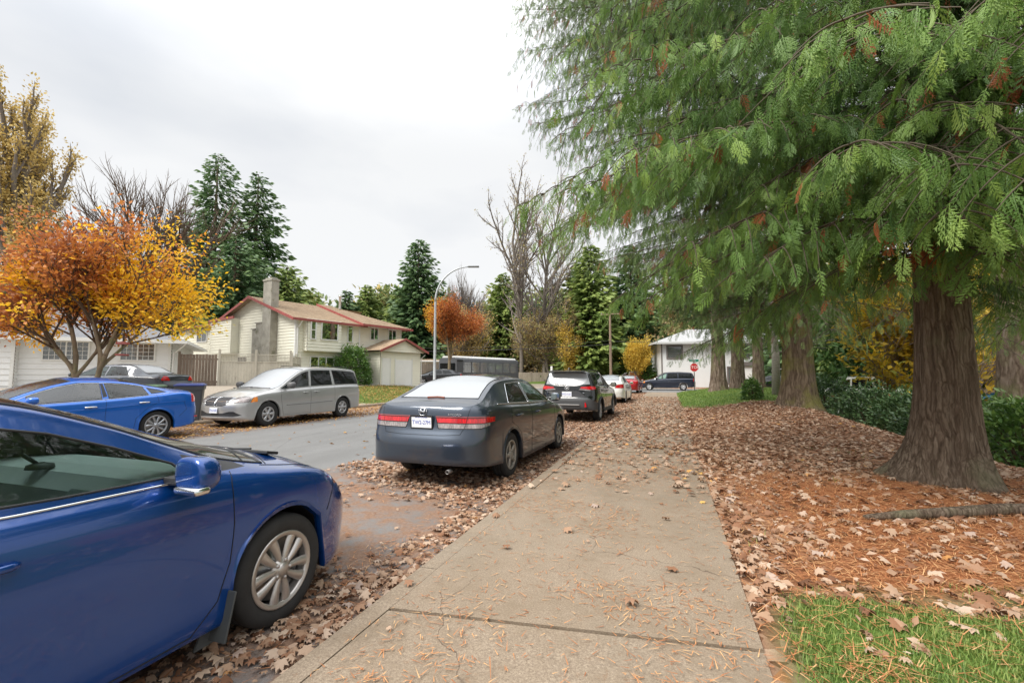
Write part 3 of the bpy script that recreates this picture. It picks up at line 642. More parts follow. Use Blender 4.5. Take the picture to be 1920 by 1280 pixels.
gen_car('parked_suv','black compact suv with grey lower bumper parked ahead of the dark grey sedan',None,(-3.02,14.9,0),HD-.036,SP_SUV,P_BLK,RIMS,
 {'f':(K.winpoly(.95,2.02,.95,1.98,.06,.03),GL_D),'r':(K.winpoly(.0,.88,.10,.88,.06,.03),GL_D),'q':(K.winpoly(-.60,-.08,-.52,.0,.07,.04),GL_D)},
 [('windscreen',K.screen(2.42,1.2,.05,.05),GL_D)],
 [('rear_window',[(-.01,1.18),(.70,1.19),(.66,1.36),(.58,1.53),(-.01,1.545)],'rear',glassmat('window_glass_rear',(.3,.3,.3),.6,cover=(.2,.22,.24),ior=1.8,mist_sheen=.38,rough=.12),True),  # pale film paints the sky and tree reflection into the pane colour
  ('taillight',[(.40,1.06),(.75,1.02),(.905,1.03),(.91,1.12),(.70,1.135),(.44,1.115)],'rear',REDL,False,-.60),('taillight_bar',[(.36,1.02),(.70,.99),(.75,1.02),(.40,1.06)],'rear',WHITEL,False),
  ('tailgate_panel',[(-.01,.80),(.60,.80),(.38,.98),(-.01,.99)],'rear',M('dark_grey_panel',(.05,.052,.056),.45),True),('rear_bumper',[(-.01,.40),(.90,.40),(.90,.62),(.72,.745),(-.01,.75)],'rear',CLAD,True),
  ('headlight',[(.45,.80),(.88,.84),(.90,.92),(.48,.88)],'front',WHITEL,False),('grille',[(-.01,.5),(.5,.5),(.4,.84),(-.01,.84)],'front',BLACK,True)],
 [([(.90,1.10),(.90,.45)],'side',False),([(-.02,1.12),(-.02,.86),(.36,.70),(.46,.5)],'side',False),([(2.26,1.02),(2.25,.5)],'side',False),([(.90,1.14),(.74,.98),(.70,.80)][1:],'rear',False)],
 [(.22,.97,P_BLK),(1.15,.95,P_BLK)],(1.98,1.14,P_BLK,dict(sz=(.15,.22,.17))),dict(xc=1.2,zf=.42,dashx=1.95,dashz=1.06),extra=suv_extra)

# --- silver minivan -------------------------------------------------------------------
P_SIL=paint('silver',(.43,.43,.42),.45,.34,None)
SP_VAN=dict(x=(-1.11,4.03),w=.975,wb=3.078,tr=.352,rim=.205,gap=.045,af=.70,ar=.42,nf=2.7,nr=3.4,spoke=dict(style='s',n=6,w0=.030,w1=.052,arc=.5,hub=.04),cat='minivan',wmin=.95,topmin=1.0,rl=.8,
 sill=[(-1.11,.36),(-.5,.30),(.4,.24),(2.6,.24),(3.5,.22),(4.03,.22)],
 waist=[(-1.11,.70),(0,.80),(1.6,.74),(2.7,.72),(3.4,.72),(4.03,.55)],
 belt=[(-1.11,1.10),(-.5,1.12),(.8,1.10),(2.0,1.06),(2.6,1.02),(3.2,.96),(3.6,.88),(4.03,.76)],
 rail=[(-1.11,1.14),(-1.03,1.35),(-.92,1.56),(-.6,1.66),(.5,1.70),(1.3,1.69),(1.7,1.61),(2.2,1.36),(2.65,1.10),(3.0,1.02),(3.4,.945),(3.7,.87),(4.03,.77)],
 top=[(-1.11,1.16),(-1.04,1.38),(-.94,1.60),(-.6,1.72),(.5,1.76),(1.3,1.75),(1.7,1.69),(2.2,1.46),(2.7,1.20),(3.0,1.09),(3.4,1.03),(3.75,.93),(4.03,.82)],
 yr=[(-1.11,.80),(-.8,.74),(.5,.74),(1.4,.74),(2.0,.79),(2.7,.84),(3.4,.80),(4.03,.55)],
 rr=[(.3,.06),(.45,0),(.75,0),(.95,.05),(1.2,.08),(1.6,.22)],rf=[(.22,.08),(.30,-.02),(.36,.01),(.6,.0),(.75,.06),(.86,.16),(.95,.3)])
K.sp=SP_VAN
def van_extra(c):
    c.plate('754-HRS','front',.50,toptxt=None)
    c.strips('grille_cross',[([(.001,.62),(.001,.86)],'front',True),([(.005,.735),(.42,.735)],'front',False)],CHR,.016,both=False,off=.006)
    c.strips('grille_trim',[([(.01,.62),(.36,.62),(.46,.74),(.47,.85),(.01,.86)],'front',False)],CHR,.010,off=.004)
    c.strips('body_moulding',[([(.52,.60),(2.45,.575)],'side',False)],M('grey_moulding',(.2,.2,.2),.5),.012)
    c.strips('slide_track',[([(-.55,1.02),(.15,1.03)],'side',False)],DARK,.005)
    b=B(); b.tube([(3.0,.1,1.10),(2.94,.5,1.10),(2.88,.75,1.09)],.010,5); b.tube([(3.0,-.6,1.09),(2.96,-.2,1.11),(2.93,.1,1.12)],.010,5); b.build('wiper_set',BLACK,c.root)
    for sg in(1,-1):
        b=B(); b.tube([(-.5,sg*.66,1.74),(1.2,sg*.66,1.78)],.012,5); b.build('roof_rail',BLACK,c.root)
van_l=[('headlight',[(.50,.70),(.88,.72),(.90,.86),(.66,.86),(.54,.85)],'front',WHITEL,False,3.60),('corner_lamp',[(.90,.71),(.985,.74),(.985,.86),(.905,.86)],'front',AMBER,False,3.42),
  ('grille',[(-.01,.62),(.36,.62),(.46,.74),(.47,.85),(-.01,.86)],'front',M('grille_dark',(.03,.03,.035),.5),True),('lower_grille',[(-.01,.33),(.62,.33),(.80,.36),(.62,.47),(.50,.47),(.3,.42),(-.01,.42)],'front',BLACK,True),
  ('taillight',[(.80,.86),(.975,.86),(.975,1.16),(.86,1.22),(.80,1.1)],'rear',REDL,False,-.90),('rear_window',[(-.01,1.18),(.72,1.2),(.66,1.58),(-.01,1.60)],'rear',GL_D,True)]
def van_w(K): return {'f':(K.winpoly(1.55,2.62,1.45,2.32,.07,.045),GL_T),'s':(K.winpoly(.50,1.44,.50,1.36,.07,.045),GL_D),'q':(K.winpoly(-.86,.36,-.74,.40,.07,.045),GL_D)}
van_s=[([(2.62,1.06),(2.66,.8),(2.56,.28)],'side',False),([(1.50,1.08),(1.50,.28)],'side',False),([(.42,1.10),(.42,.62)],'side',False),([(1.5,.30),(2.56,.30)],'side',False),([(2.75,.8),(3.4,.76),(3.8,.55)],'top',False)]
K_S=van_w(K)
gen_car('parked_minivan','silver minivan with chrome cross grille and amber corner lamps parked across the street',None,(-11.88,13.36,0),-HD-.022,SP_VAN,P_SIL,RIMS,K_S,
 [('windscreen',K.screen(2.92,1.66,.05,.05),GL_F)],van_l,van_s,[(1.72,.93,P_SIL),(1.26,.94,P_SIL)],(2.38,1.17,M('mirror_grey',(.10,.10,.10),.5),dict(sz=(.17,.25,.19))),dict(xc=1.55,zf=.45,dashx=2.35,dashz=1.1),extra=van_extra)

# --- bright blue sedan ----------------------------------------------------------------
P_CIV=paint('bright_blue',(.004,.12,.52),.35,.28,None)
SP_CIV=dict(x=(-1.02,3.61),w=.90,wb=2.70,tr=.325,rim=.230,gap=.04,af=.62,ar=.46,nf=2.7,nr=3.2,spoke=dict(style='s',n=10,w0=.016,w1=.030,twist=.12,alt=1,pair=-.09,arc=.5),
 sill=[(-1.02,.34),(-.5,.25),(.4,.19),(2.2,.19),(3.1,.2),(3.61,.22)],
 waist=[(-1.02,.66),(-.4,.76),(.3,.78),(1.6,.70),(2.4,.66),(3.61,.5)],
 belt=[(-1.02,1.0),(-.5,1.06),(0,1.02),(1.0,.95),(2.0,.905),(2.4,.88),(2.9,.83),(3.3,.74),(3.61,.6)],
 rail=[(-1.02,1.03),(-.8,1.08),(-.45,1.12),(0,1.20),(.4,1.29),(.9,1.34),(1.3,1.345),(1.7,1.27),(2.1,1.13),(2.45,.985),(2.7,.91),(3.0,.855),(3.3,.77),(3.61,.61)],
 top=[(-1.02,1.06),(-.8,1.115),(-.45,1.165),(0,1.27),(.4,1.37),(.9,1.425),(1.3,1.425),(1.7,1.35),(2.1,1.22),(2.45,1.08),(2.75,.97),(3.0,.93),(3.3,.85),(3.61,.68)],
 yr=[(-1.02,.70),(-.4,.62),(.4,.57),(1.2,.58),(1.7,.62),(2.3,.70),(2.7,.74),(3.2,.68),(3.61,.5)],
 rr=[(.25,.07),(.4,0),(.66,0),(.78,.03),(.95,.06),(1.08,.14)],rf=[(.2,.10),(.35,0),(.55,0),(.7,.1),(.8,.2)])
K.sp=SP_CIV
def civ_extra(c):
    c.strips('waist_chrome',[([(-.5,1.08),(-.1,1.035),(1.0,.955),(2.0,.91),(2.3,.895)],'side',False)],CHR,.006,off=.002)
    c.strips('window_arc',[([(-.35,1.125),(-.2,1.125),(0,1.165),(.4,1.25),(.9,1.30),(1.3,1.305),(1.7,1.23),(2.1,1.09),(2.4,.955)],'side',False)],CHR,.006,off=.002)
    c.strips('shoulder_line',[([(-.6,.86),(.2,.835),(1.2,.775),(2.2,.74)],'side',False)],P_CIV,.007)
    for sg in (1,-1):
        b=B(); b.box((-.86,sg*.80,.47),(.05,.10,.03),bev=.01,rz=sg*.9); b.build('rear_reflector',REDL,c.root)
gen_car('parked_car','bright blue fastback sedan facing left, parked in front of the wheelie bins',None,(-12.03,7.42,0),-HD-.115,SP_CIV,P_CIV,RIMD,
 {'f':(K.winpoly(1.02,2.18,1.0,2.14,.035,.02),GL_W),'r':(K.winpoly(.16,.90,.22,.92,.035,.02),GL_T),'q':(K.winpoly(-.22,.10,-.08,.14,.055,.04,n=4),GL_D)},
 [('windscreen',K.screen(2.66,1.50,.05,.05),GL_W),('rear_window',K.screen(-.36,.55,.07,.07,-.05,-.05),GL_D)],
 [('taillight',[(.55,.86),(.86,.82),(.90,.84),(.90,.93),(.84,1.03),(.60,1.02)],'rear',REDL,False,-.74),('headlight',[(.42,.58),(.86,.62),(.89,.74),(.45,.70)],'front',WHITEL,False),('grille',[(-.01,.58),(.5,.60),(.5,.68),(-.01,.70)],'front',CHR,True),('lower_grille',[(-.01,.26),(.5,.26),(.46,.42),(-.01,.42)],'front',BLACK,True)],
 [([(.96,.97),(.98,.6),(.94,.24)],'side',False),([(.02,1.02),(-.02,.86),(.20,.74),(.42,.52),(.46,.26)],'side',False),([(2.28,.92),(2.3,.6),(2.24,.24)],'side',False),([(.46,.23),(2.24,.23)],'side',False),([(-.55,.85),(-.62,.66),(-.46,.5)],'side',False)],
 [(.27,.86,CHR),(1.22,.81,CHR)],(2.12,1.0,P_CIV,dict(sz=(.15,.24,.13))),dict(xc=1.15,zf=.24,dashx=1.98,dashz=.94),extra=civ_extra,
 pillars=[[(.92,1.02),(1.0,1.0),(.99,1.29),(.94,1.29)]])
# ------------------------------------------------------------ ground, road, sidewalk
def grid_axis(segs):
    out=[]
    for a,b,st in segs: out+=list(np.arange(a,b-1e-6,st))
    out.append(segs[-1][1]); return np.array(out)
gx=grid_axis([(-400,-60,20),(-60,-20,1.2),(-20,-13,.35),(-13,-1.9,1.2),(-1.9,0,.5),(0,9,.14),(9,20,.6),(20,60,4),(60,400,20)])
gy=grid_axis([(-60,-3,3),(-3,0,.5),(0,12,.14),(12,26,.3),(26,64,.8),(64,100,4),(100,600,25)])
XX,YY=np.meshgrid(gx,gy,indexing='ij'); ZZ=H(XX,YY)
nx,ny=XX.shape; ii,jj=np.meshgrid(np.arange(nx-1),np.arange(ny-1),indexing='ij'); a=(ii*ny+jj).ravel(); F=np.stack([a,a+ny,a+ny+1,a+1],1)
def zone(X,Y):
    """how much grass / needle duff / leaf litter covers the soil at a point"""
    n=fnoise(X,Y,.9,5)*.8+fnoise(X,Y,.28,6)*.4
    edge=3.22+.47*(X-.41)+.5*(n-.6)
    grass=(1-ss(edge-.2,edge+.15,Y))*(X>0)*ss(.50,.62,X+.16*(n-.6))*(.35+.65*(fnoise(X,Y,.45,42)<.62))
    duff=ss(edge-.2,edge+.1,Y)*(1-ss(6.8,8.6,Y-1.2*(X-2.5)*.3+1.4*(n-.6)))*ss(.5,1.6,X+.5*n)*(X>0)
    lawn=ss(19.5,22,Y+2*(n-.6))*(X>0)*(Y<38)
    ll=(X<-14.2)*ss(19.3,20.6,Y+.9*(n-.6)+(X+15)*.15)*(1-ss(31.5,32.5,Y))*ss(-20.8,-20.2,X+.3*n)
    far=(Y>56)*1.0*(X<-2)
    g=np.clip(grass+lawn+ll+far,0,1)
    lit=np.clip((X>0)*(1-grass)*(1-.55*duff)*(1-.85*lawn)+.45*ll,0,1)
    return g,duff,lit
g_,d_,l_=zone(XX,YY)
gm=bpy.data.materials.new('ground_cover'); gm.use_nodes=True; t=gm.node_tree; bs=t.nodes['Principled BSDF']; bs.inputs['Roughness'].default_value=.95; bs.inputs['Specular IOR Level'].default_value=.15
def NN(t,ty,ins=None,**k):
    n=t.nodes.new(ty)
    for a_,b_ in k.items(): setattr(n,a_,b_)
    for a_,b_ in (ins or {}).items():
        if hasattr(b_,'node'): t.links.new(b_,n.inputs[a_])
        else: n.inputs[a_].default_value=b_
    return n
def ramp(t,fac,cols,interp='LINEAR'):
    r=t.nodes.new('ShaderNodeValToRGB'); t.links.new(fac,r.inputs[0]); el=r.color_ramp.elements; r.color_ramp.interpolation=interp
    while len(el)<len(cols): el.new(.5)
    for i,(p,c) in enumerate(cols): el[i].position=p; el[i].color=(*c,1)
    return r.outputs[0]
def mixc(t,f,a,b):
    x=t.nodes.new('ShaderNodeMix'); x.data_type='RGBA'
    for i,v in ((0,f),(6,a),(7,b)):
        if hasattr(v,'node'): t.links.new(v,x.inputs[i])
        elif i==0: x.inputs[0].default_value=v
        else: x.inputs[i].default_value=(*v,1)
    return x.outputs[2]
co=t.nodes.new('ShaderNodeNewGeometry').outputs['Position']
def nz_(t,co,s,d=6,r=.6): return NN(t,'ShaderNodeTexNoise',{'Vector':co,'Scale':s,'Detail':d,'Roughness':r}).outputs[0]
soil=ramp(t,nz_(t,co,3.5,8,.7),[(.3,(.13,.085,.055)),(.5,(.22,.155,.105)),(.7,(.32,.25,.18))])
gravel=ramp(t,nz_(t,co,28,6,.7),[(.3,(.17,.14,.11)),(.55,(.36,.31,.25)),(.75,(.50,.44,.36))])
sep=NN(t,'ShaderNodeSeparateXYZ',{0:co})
side=NN(t,'ShaderNodeMapRange',{0:sep.outputs[0],1:-8.,2:-12.,3:0.,4:1.}).outputs[0]
base=mixc(t,side,soil,gravel)
vor=NN(t,'ShaderNodeTexVoronoi',{'Vector':co,'Scale':13.,'Randomness':1.})
litc=ramp(t,NN(t,'ShaderNodeSeparateColor',{0:vor.outputs['Color']}).outputs[0],[(0,(.10,.045,.022)),(.3,(.20,.10,.055)),(.6,(.33,.20,.125)),(.85,(.42,.29,.20)),(1,(.30,.12,.04))])
duffc=ramp(t,nz_(t,NN(t,'ShaderNodeMapping',{'Vector':co,'Scale':(3,1,1)}).outputs[0],22,8,.75),[(.28,(.10,.035,.015)),(.5,(.27,.10,.04)),(.68,(.42,.19,.08)),(.8,(.30,.13,.07))])
grc=ramp(t,nz_(t,co,30,8,.7),[(.3,(.035,.06,.012)),(.5,(.09,.15,.028)),(.7,(.17,.21,.05))])
def at_(n): return NN(t,'ShaderNodeAttribute',attribute_name=n).outputs['Fac']
c1=mixc(t,at_('litter'),base,litc); c2=mixc(t,at_('duff'),c1,duffc); c3=mixc(t,at_('grass'),c2,grc); t.links.new(c3,bs.inputs['Base Color'])
bp=NN(t,'ShaderNodeBump',{'Height':nz_(t,co,26,8,.75),'Strength':.7,'Distance':.03}); t.links.new(bp.outputs[0],bs.inputs['Normal'])
go=mesh('ground',np.stack([XX,YY,ZZ],-1).reshape(-1,3),F,gm,None,True); tag(go,kind='structure')
for nme,arr in(('grass',g_),('duff',d_),('litter',l_)):
    at=go.data.attributes.new(nme,'FLOAT','POINT'); at.data.foreach_set('value',arr.ravel().astype(np.float32))
# asphalt
am=bpy.data.materials.new('asphalt'); am.use_nodes=True; t=am.node_tree; bs=t.nodes['Principled BSDF']; bs.inputs['Roughness'].default_value=.88
co=t.nodes.new('ShaderNodeNewGeometry').outputs['Position']
fine=ramp(t,nz_(t,co,110,4,.8),[(.3,(.075,.075,.074)),(.5,(.175,.174,.17)),(.72,(.33,.325,.31))])
big=nz_(t,co,.55,6,.6); c0=mixc(t,NN(t,'ShaderNodeMapRange',{0:nz_(t,NN(t,'ShaderNodeMapping',{'Vector':co,'Scale':(1.6,.22,1)}).outputs[0],1.1,6,.65),1:.42,2:.62,3:0.,4:.38}).outputs[0],fine,(.115,.113,.108)); c1=mixc(t,NN(t,'ShaderNodeMapRange',{0:big,1:.35,2:.68,3:0.,4:.40}).outputs[0],c0,(.12,.118,.113))
v2=NN(t,'ShaderNodeTexVoronoi',{'Vector':co,'Scale':.34},feature='DISTANCE_TO_EDGE'); ck=NN(t,'ShaderNodeMapRange',{0:v2.outputs[0],1:.0,2:.006,3:.35,4:0.}).outputs[0]
c2=mixc(t,ck,c1,(.05,.048,.045))
sp3=NN(t,'ShaderNodeSeparateXYZ',{0:co}); wob=NN(t,'ShaderNodeMath',{0:nz_(t,co,.9,5,.6),1:2.2},operation='MULTIPLY').outputs[0]
xr=NN(t,'ShaderNodeMath',{0:sp3.outputs[0],1:wob},operation='ADD').outputs[0]
mR=NN(t,'ShaderNodeMapRange',{0:xr,1:-4.1,2:-3.4,3:0.,4:1.}).outputs[0]; mL=NN(t,'ShaderNodeMapRange',{0:xr,1:-9.2,2:-9.9,3:0.,4:1.}).outputs[0]
yg=NN(t,'ShaderNodeMapRange',{0:sp3.outputs[1],1:36.,2:40.,3:1.,4:0.}).outputs[0]
sum_=NN(t,'ShaderNodeMath',{0:mR,1:mL},operation='ADD').outputs[0]; brk=NN(t,'ShaderNodeMapRange',{0:nz_(t,co,3.2,8,.72),1:.36,2:.56,3:0.,4:.86}).outputs[0]
m3=NN(t,'ShaderNodeMath',{0:NN(t,'ShaderNodeMath',{0:sum_,1:brk},operation='MULTIPLY').outputs[0],1:yg},operation='MULTIPLY').outputs[0]
deb=ramp(t,nz_(t,NN(t,'ShaderNodeMapping',{'Vector':co,'Scale':(2.,1,1)}).outputs[0],26,9,.8),[(.3,(.09,.04,.02)),(.5,(.22,.115,.062)),(.7,(.36,.23,.14))])
c4=mixc(t,m3,c2,deb); t.links.new(c4,bs.inputs['Base Color'])
bp=NN(t,'ShaderNodeBump',{'Height':nz_(t,co,120,4,.8),'Strength':.6,'Distance':.006}); t.links.new(bp.outputs[0],bs.inputs['Normal'])
def flat(name,poly,z,mat,kind='structure',cell=None):
    return tag(mesh(name,[(x,y,z) for x,y in poly],[list(range(len(poly)))],mat),kind=kind)
flat('road',[(-13.35,-60),(-1.7,-60),(-1.7,38.5),(0,39.0),(70,39.0),(70,52),(-1,52),(-4,54),(-13.2,54),(-14,46),(-13.35,38)],0.0,am)
# concrete sidewalk slabs and kerb
cm=bpy.data.materials.new('concrete'); cm.use_nodes=True; t=cm.node_tree; bs=t.nodes['Principled BSDF']; bs.inputs['Roughness'].default_value=.9
co=t.nodes.new('ShaderNodeNewGeometry').outputs['Position']
fine=ramp(t,nz_(t,co,95,5,.85),[(.3,(.12,.085,.06)),(.52,(.265,.205,.145)),(.74,(.49,.40,.295))])
c1=mixc(t,NN(t,'ShaderNodeMapRange',{0:nz_(t,co,2.3,9,.72),1:.42,2:.66,3:0.,4:.75}).outputs[0],fine,(.19,.14,.09))
c2=mixc(t,NN(t,'ShaderNodeMapRange',{0:nz_(t,co,.7,5,.6),1:.5,2:.72,3:0.,4:.45}).outputs[0],c1,(.17,.155,.12)); 
c3=mixc(t,NN(t,'ShaderNodeMapRange',{0:nz_(t,co,14,6,.7),1:.60,2:.72,3:0.,4:.6}).outputs[0],c2,(.20,.10,.045)); wv=NN(t,'ShaderNodeVectorMath',{0:NN(t,'ShaderNodeTexNoise',{'Vector':co,'Scale':1.4,'Detail':5.}).outputs['Color'],1:(1.1,1.1,0)},operation='MULTIPLY').outputs[0]
vc=NN(t,'ShaderNodeTexVoronoi',{'Vector':NN(t,'ShaderNodeVectorMath',{0:co,1:wv},operation='ADD').outputs[0],'Scale':.42},feature='DISTANCE_TO_EDGE').outputs[0]
ckm=NN(t,'ShaderNodeMath',{0:NN(t,'ShaderNodeMapRange',{0:vc,1:0.,2:.0035,3:.85,4:0.}).outputs[0],1:NN(t,'ShaderNodeMapRange',{0:nz_(t,co,.5,3,.5),1:.42,2:.52,3:0.,4:1.}).outputs[0]},operation='MULTIPLY').outputs[0]
c5=mixc(t,ckm,c3,(.07,.045,.03)); t.links.new(c5,bs.inputs['Base Color'])
bp=NN(t,'ShaderNodeBump',{'Height':nz_(t,co,90,5,.8),'Strength':.55,'Distance':.006}); t.links.new(bp.outputs[0],bs.inputs['Normal'])
b=B(); y=-3.58; k=0
while y<36.5:
    L=3.0; sk=.26; y1=y+L-.022; zz=.10+.003*((k*7)%5-2)
    P=[(-1.60,y),(.41,y+sk),(.41,y1+sk),(-1.60,y1)]
    b.prism(P,.14,(0,0,zz-.14)); y+=L; k+=1
tag(b.build('sidewalk',cm),kind='structure'); b=B(); b.box((-.6,15,.015),(2.0,41,.12)); tag(b.build('joint_filler',M('joint_dirt',(.10,.06,.04),.95,noise=(30,.3))),kind='structure')
b=B(); y=-6
while y<37.5:
    b.prism([(-1.78,-.1),(-1.765,.075),(-1.735,.100),(-1.606,.103),(-1.606,-.1)],2.99,(0,y,0),'y'); y+=3.0
tag(b.build('kerb',cm),kind='structure')
b=B(); b.prism([(-13.5,-.1),(-13.5,.11),(-13.34,.10),(-13.31,.06),(-13.3,-.1)],37,(0,-2,0),'y'); tag(b.build('far_kerb',cm),kind='structure')
b=B(); b.prism([(56.0,-.1),(56,.9)],1,(0,0,0),'y') if 0 else None
# driveway of the cream house
dm=M('driveway_concrete',(.42,.39,.34),.9,noise=[(1.2,.12),(60,.15)])
def strip_on_ground(name,pts,w,mat,dz=.03,n=30,kind='structure'):
    P=np.array(pts,float); t=np.linspace(0,1,n); Q=P[0]*(1-t)[:,None]+P[1]*t[:,None]; d=(P[1]-P[0])/np.linalg.norm(P[1]-P[0]); nr=np.array([-d[1],d[0]])
    V=[]
    for s_ in np.linspace(-.5,.5,7): V.append(np.c_[Q+nr*s_*w, H((Q+nr*s_*w)[:,0],(Q+nr*s_*w)[:,1])+dz])
    V=np.concatenate(V); F=[[a*n+i,a*n+i+1,(a+1)*n+i+1,(a+1)*n+i] for a in range(6) for i in range(n-1)]
    return tag(mesh(name,V,F,mat,None,True),kind=kind)
strip_on_ground('driveway',[(-21.3,33.2),(-13.4,33.6)],5.0,dm)
strip_on_ground('front_walk',[(-20.6,25),(-20.5,31.5)],1.0,dm)
# ------------------------------------------------------------ buildings
SIDW=M('siding_white',(.74,.75,.74),.55,noise=[(1.2,.04),(25,.03)]); SIDC=M('siding_cream',(.76,.74,.62),.55,noise=[(1.0,.05),(25,.03)]); TRIMW=M('trim_white',(.70,.70,.67),.5,noise=(3,.04)); REDF=M('fascia_red',(.30,.075,.065),.5,noise=(4,.15))
SHB=M('shingle_brown',(.36,.265,.175),.95,noise=[(6,.28),(40,.3)],mix=[((.24,.16,.10),1.6,.5,.78)]); SHG=M('shingle_grey',(.23,.235,.25),.95,noise=[(8,.14),(50,.22)],mix=[((.30,.22,.12),9,.66,.74)]); CONCB=M('chimney_block',(.34,.32,.27),.95,noise=[(2.5,.22),(30,.15)],bump=(30,.4),mix=[((.12,.12,.06),2.0,.58,.72)])
WPANE=glassmat('house_glass',(.5,.55,.55),.45,cover=(.25,.26,.25),ior=1.9); CURT=M('curtain_or_room',(.55,.53,.50),.9,noise=(12,.1),scl=(8,8,.4)); ROOMD=M('room_dark',(.05,.05,.05),.9); GARD=M('garage_white',(.78,.78,.76),.5,noise=(2,.03))  # room_dark paints the shade of an unlit room as a near-black sheet
def siding(b,org,ud,nd,u0,u1,z0,z1,bd=.20,lim=None,th=.034):
    """lapped boards on a vertical wall; org 3D, ud along, nd outward; lim(z)->(ua,ub) clips gables"""
    org=np.array(org,float); ud=np.array(ud,float); nd=np.array(nd,float); z=z0
    V=[];F=[]
    while z<z1-1e-4:
        zt=min(z+bd,z1); a,c=(u0,u1); a2,c2=u0,u1
        if lim: a,c=lim(z); a2,c2=lim(zt)
        k=len(V)
        for (u,zz,o) in((a,z,th),(c,z,th),(c2,zt,0.001),(a2,zt,0.001),(a,z,0),(c,z,0)): V.append(org+ud*u+np.array([0,0,zz])+nd*o)
        F+=[[k,k+1,k+2,k+3],[k+4,k+5,k+1,k]]; z=zt
    b.add(V,F)
def obox(b,org,ud,nd,u0,u1,z0,z1,o0,o1):
    """box on a wall from outset o0 to o1"""
    org=np.array(org,float); ud=np.array(ud,float); nd=np.array(nd,float)
    V=[org+ud*u+nd*o+np.array([0,0,z]) for u in(u0,u1) for o in(o0,o1) for z in(z0,z1)]
    return b.add(V,[[0,1,3,2],[4,6,7,5],[0,4,5,1],[2,3,7,6],[0,2,6,4],[1,5,7,3]])
def window(root,org,ud,nd,u0,u1,z0,z1,vdiv=1,blind=CURT,fr=.07,hdiv=0,tm=TRIMW,grid=None,fm=None,sill=True):
    org=np.array(org,float)+np.array(nd,float)*.032; b=B(); obox(b,org,ud,nd,u0-fr,u0,z0-fr,z1+fr,-.02,.05); obox(b,org,ud,nd,u1,u1+fr,z0-fr,z1+fr,-.02,.05); obox(b,org,ud,nd,u0,u1,z1,z1+fr,-.02,.048); obox(b,org,ud,nd,u0,u1,z0-fr,z0,-.02,.048)
    for i in range(1,vdiv+1):
        u=u0+(u1-u0)*i/(vdiv+1); obox(b,org,ud,nd,u-.03,u+.03,z0,z1,-.01,.04)
    for i in range(1,hdiv+1):
        z=z0+(z1-z0)*i/(hdiv+1); obox(b,org,ud,nd,u0,u1,z-.025,z+.025,-.01,.035)
    if grid:
        for i in range(1,grid[0]): u=u0+(u1-u0)*i/grid[0]; obox(b,org,ud,nd,u-.009,u+.009,z0,z1,.02,.030)
        for i in range(1,grid[1]): z=z0+(z1-z0)*i/grid[1]; obox(b,org,ud,nd,u0,u1,z-.009,z+.009,.02,.031)
    f=b.build('window_frame',fm or tm,root)
    b=B(); obox(b,org,ud,nd,u0,u1,z0,z1,.012,.020); b.build('pane',WPANE,f)
    b=B(); n=int((u1-u0)/.07)+2; V=[];F=[]   # with room_dark the room's shade painted in, else pleated curtain
    for i in range(n):
        u=u0+(u1-u0)*i/(n-1); o=-.0+.012*(i%2)*.6-.004
        for z in(z0,z1): V.append(np.array(org,float)+np.array(ud)*u+np.array(nd)*o+np.array([0,0,z]))
    F=[[2*i,2*i+2,2*i+3,2*i+1] for i in range(n-1)]; b.add(V,F); b.build('curtain_or_room',blind,f)
    return f
def shingles(b,A,Bp,C,D,row=.16,th=.012):
    """roof slope quad A-B eave, D-C ridge, as overlapping courses"""
    A,Bp,C,D=[np.array(p,float) for p in(A,Bp,C,D)]; n=max(2,int(np.linalg.norm((D+C)/2-(A+Bp)/2)/row)); nr=np.cross(Bp-A,D-A); nr/=np.linalg.norm(nr); nr=nr if nr[2]>0 else -nr
    V=[];F=[]
    for i in range(n):
        t0,t1=i/n,(i+1)/n; k=len(V)
        a0,b0=A*(1-t0)+D*t0,Bp*(1-t0)+C*t0; a1,b1=A*(1-t1)+D*t1,Bp*(1-t1)+C*t1
        V+=[a0+nr*th,b0+nr*th,b1,a1,a0,b0]; F+=[[k,k+1,k+2,k+3],[k+4,k+5,k+1,k]]
    b.add(V,F)
# --- cream house
HR=math.atan2(.975,.223); zg=.80
ch=empty('suburban_house',(-23.3,23.67,zg),HR,'two-storey cream sided house with brown roof, red fascia and block chimney','house')
e=5.36-zg; pk=6.42-zg+.65; L1=5.2; L2=9.55; D=9.9; OV=.5
ux,uy,uz=(1,0,0),(0,1,0),(0,0,1); fn=(0,-1,0); gn=(-1,0,0)
b=B(); siding(b,(0,0,0),ux,fn,0,L1,-.6,e); 
siding(b,(0,.12,0),ux,fn,L1,L2,-.6,e)
b.build('front_wall',SIDC,ch)
gl=lambda z:(0,D) if z<=e else ((z-e)/(pk-e)*D/2, D-(z-e)/(pk-e)*D/2)
b=B(); siding(b,(0,0,0),uy,gn,0,D,-.6,pk,lim=gl); b.build('gable_wall',SIDC,ch)
b=B(); siding(b,(.6,D,0),uy,gn,0,8.4,-.6,e+.1); b.build('wing_wall',SIDC,ch)
b=B(); siding(b,(L2,0.12,0),uy,(1,0,0),0,D,-.6,e); siding(b,(0,D,0),ux,(0,1,0),0,L2,-.6,e); b.build('rear_wall',SIDC,ch)
for u in(0.06,L1-.06,L2-.06): b=B(); obox(b,(0,0 if u<L1 else .12,0),ux,fn,u-.06,u+.06,-.6,e,0,.045); b.build('corner_board',TRIMW,ch)
for u in(.06,D-.06): b=B(); obox(b,(0,0,0),uy,gn,u-.06,u+.06,-.6,e,0,.045); b.build('corner_board',TRIMW,ch)
sl=(pk-e)/(D/2)
b=B(); R0=-.55; z0=e-sl*OV
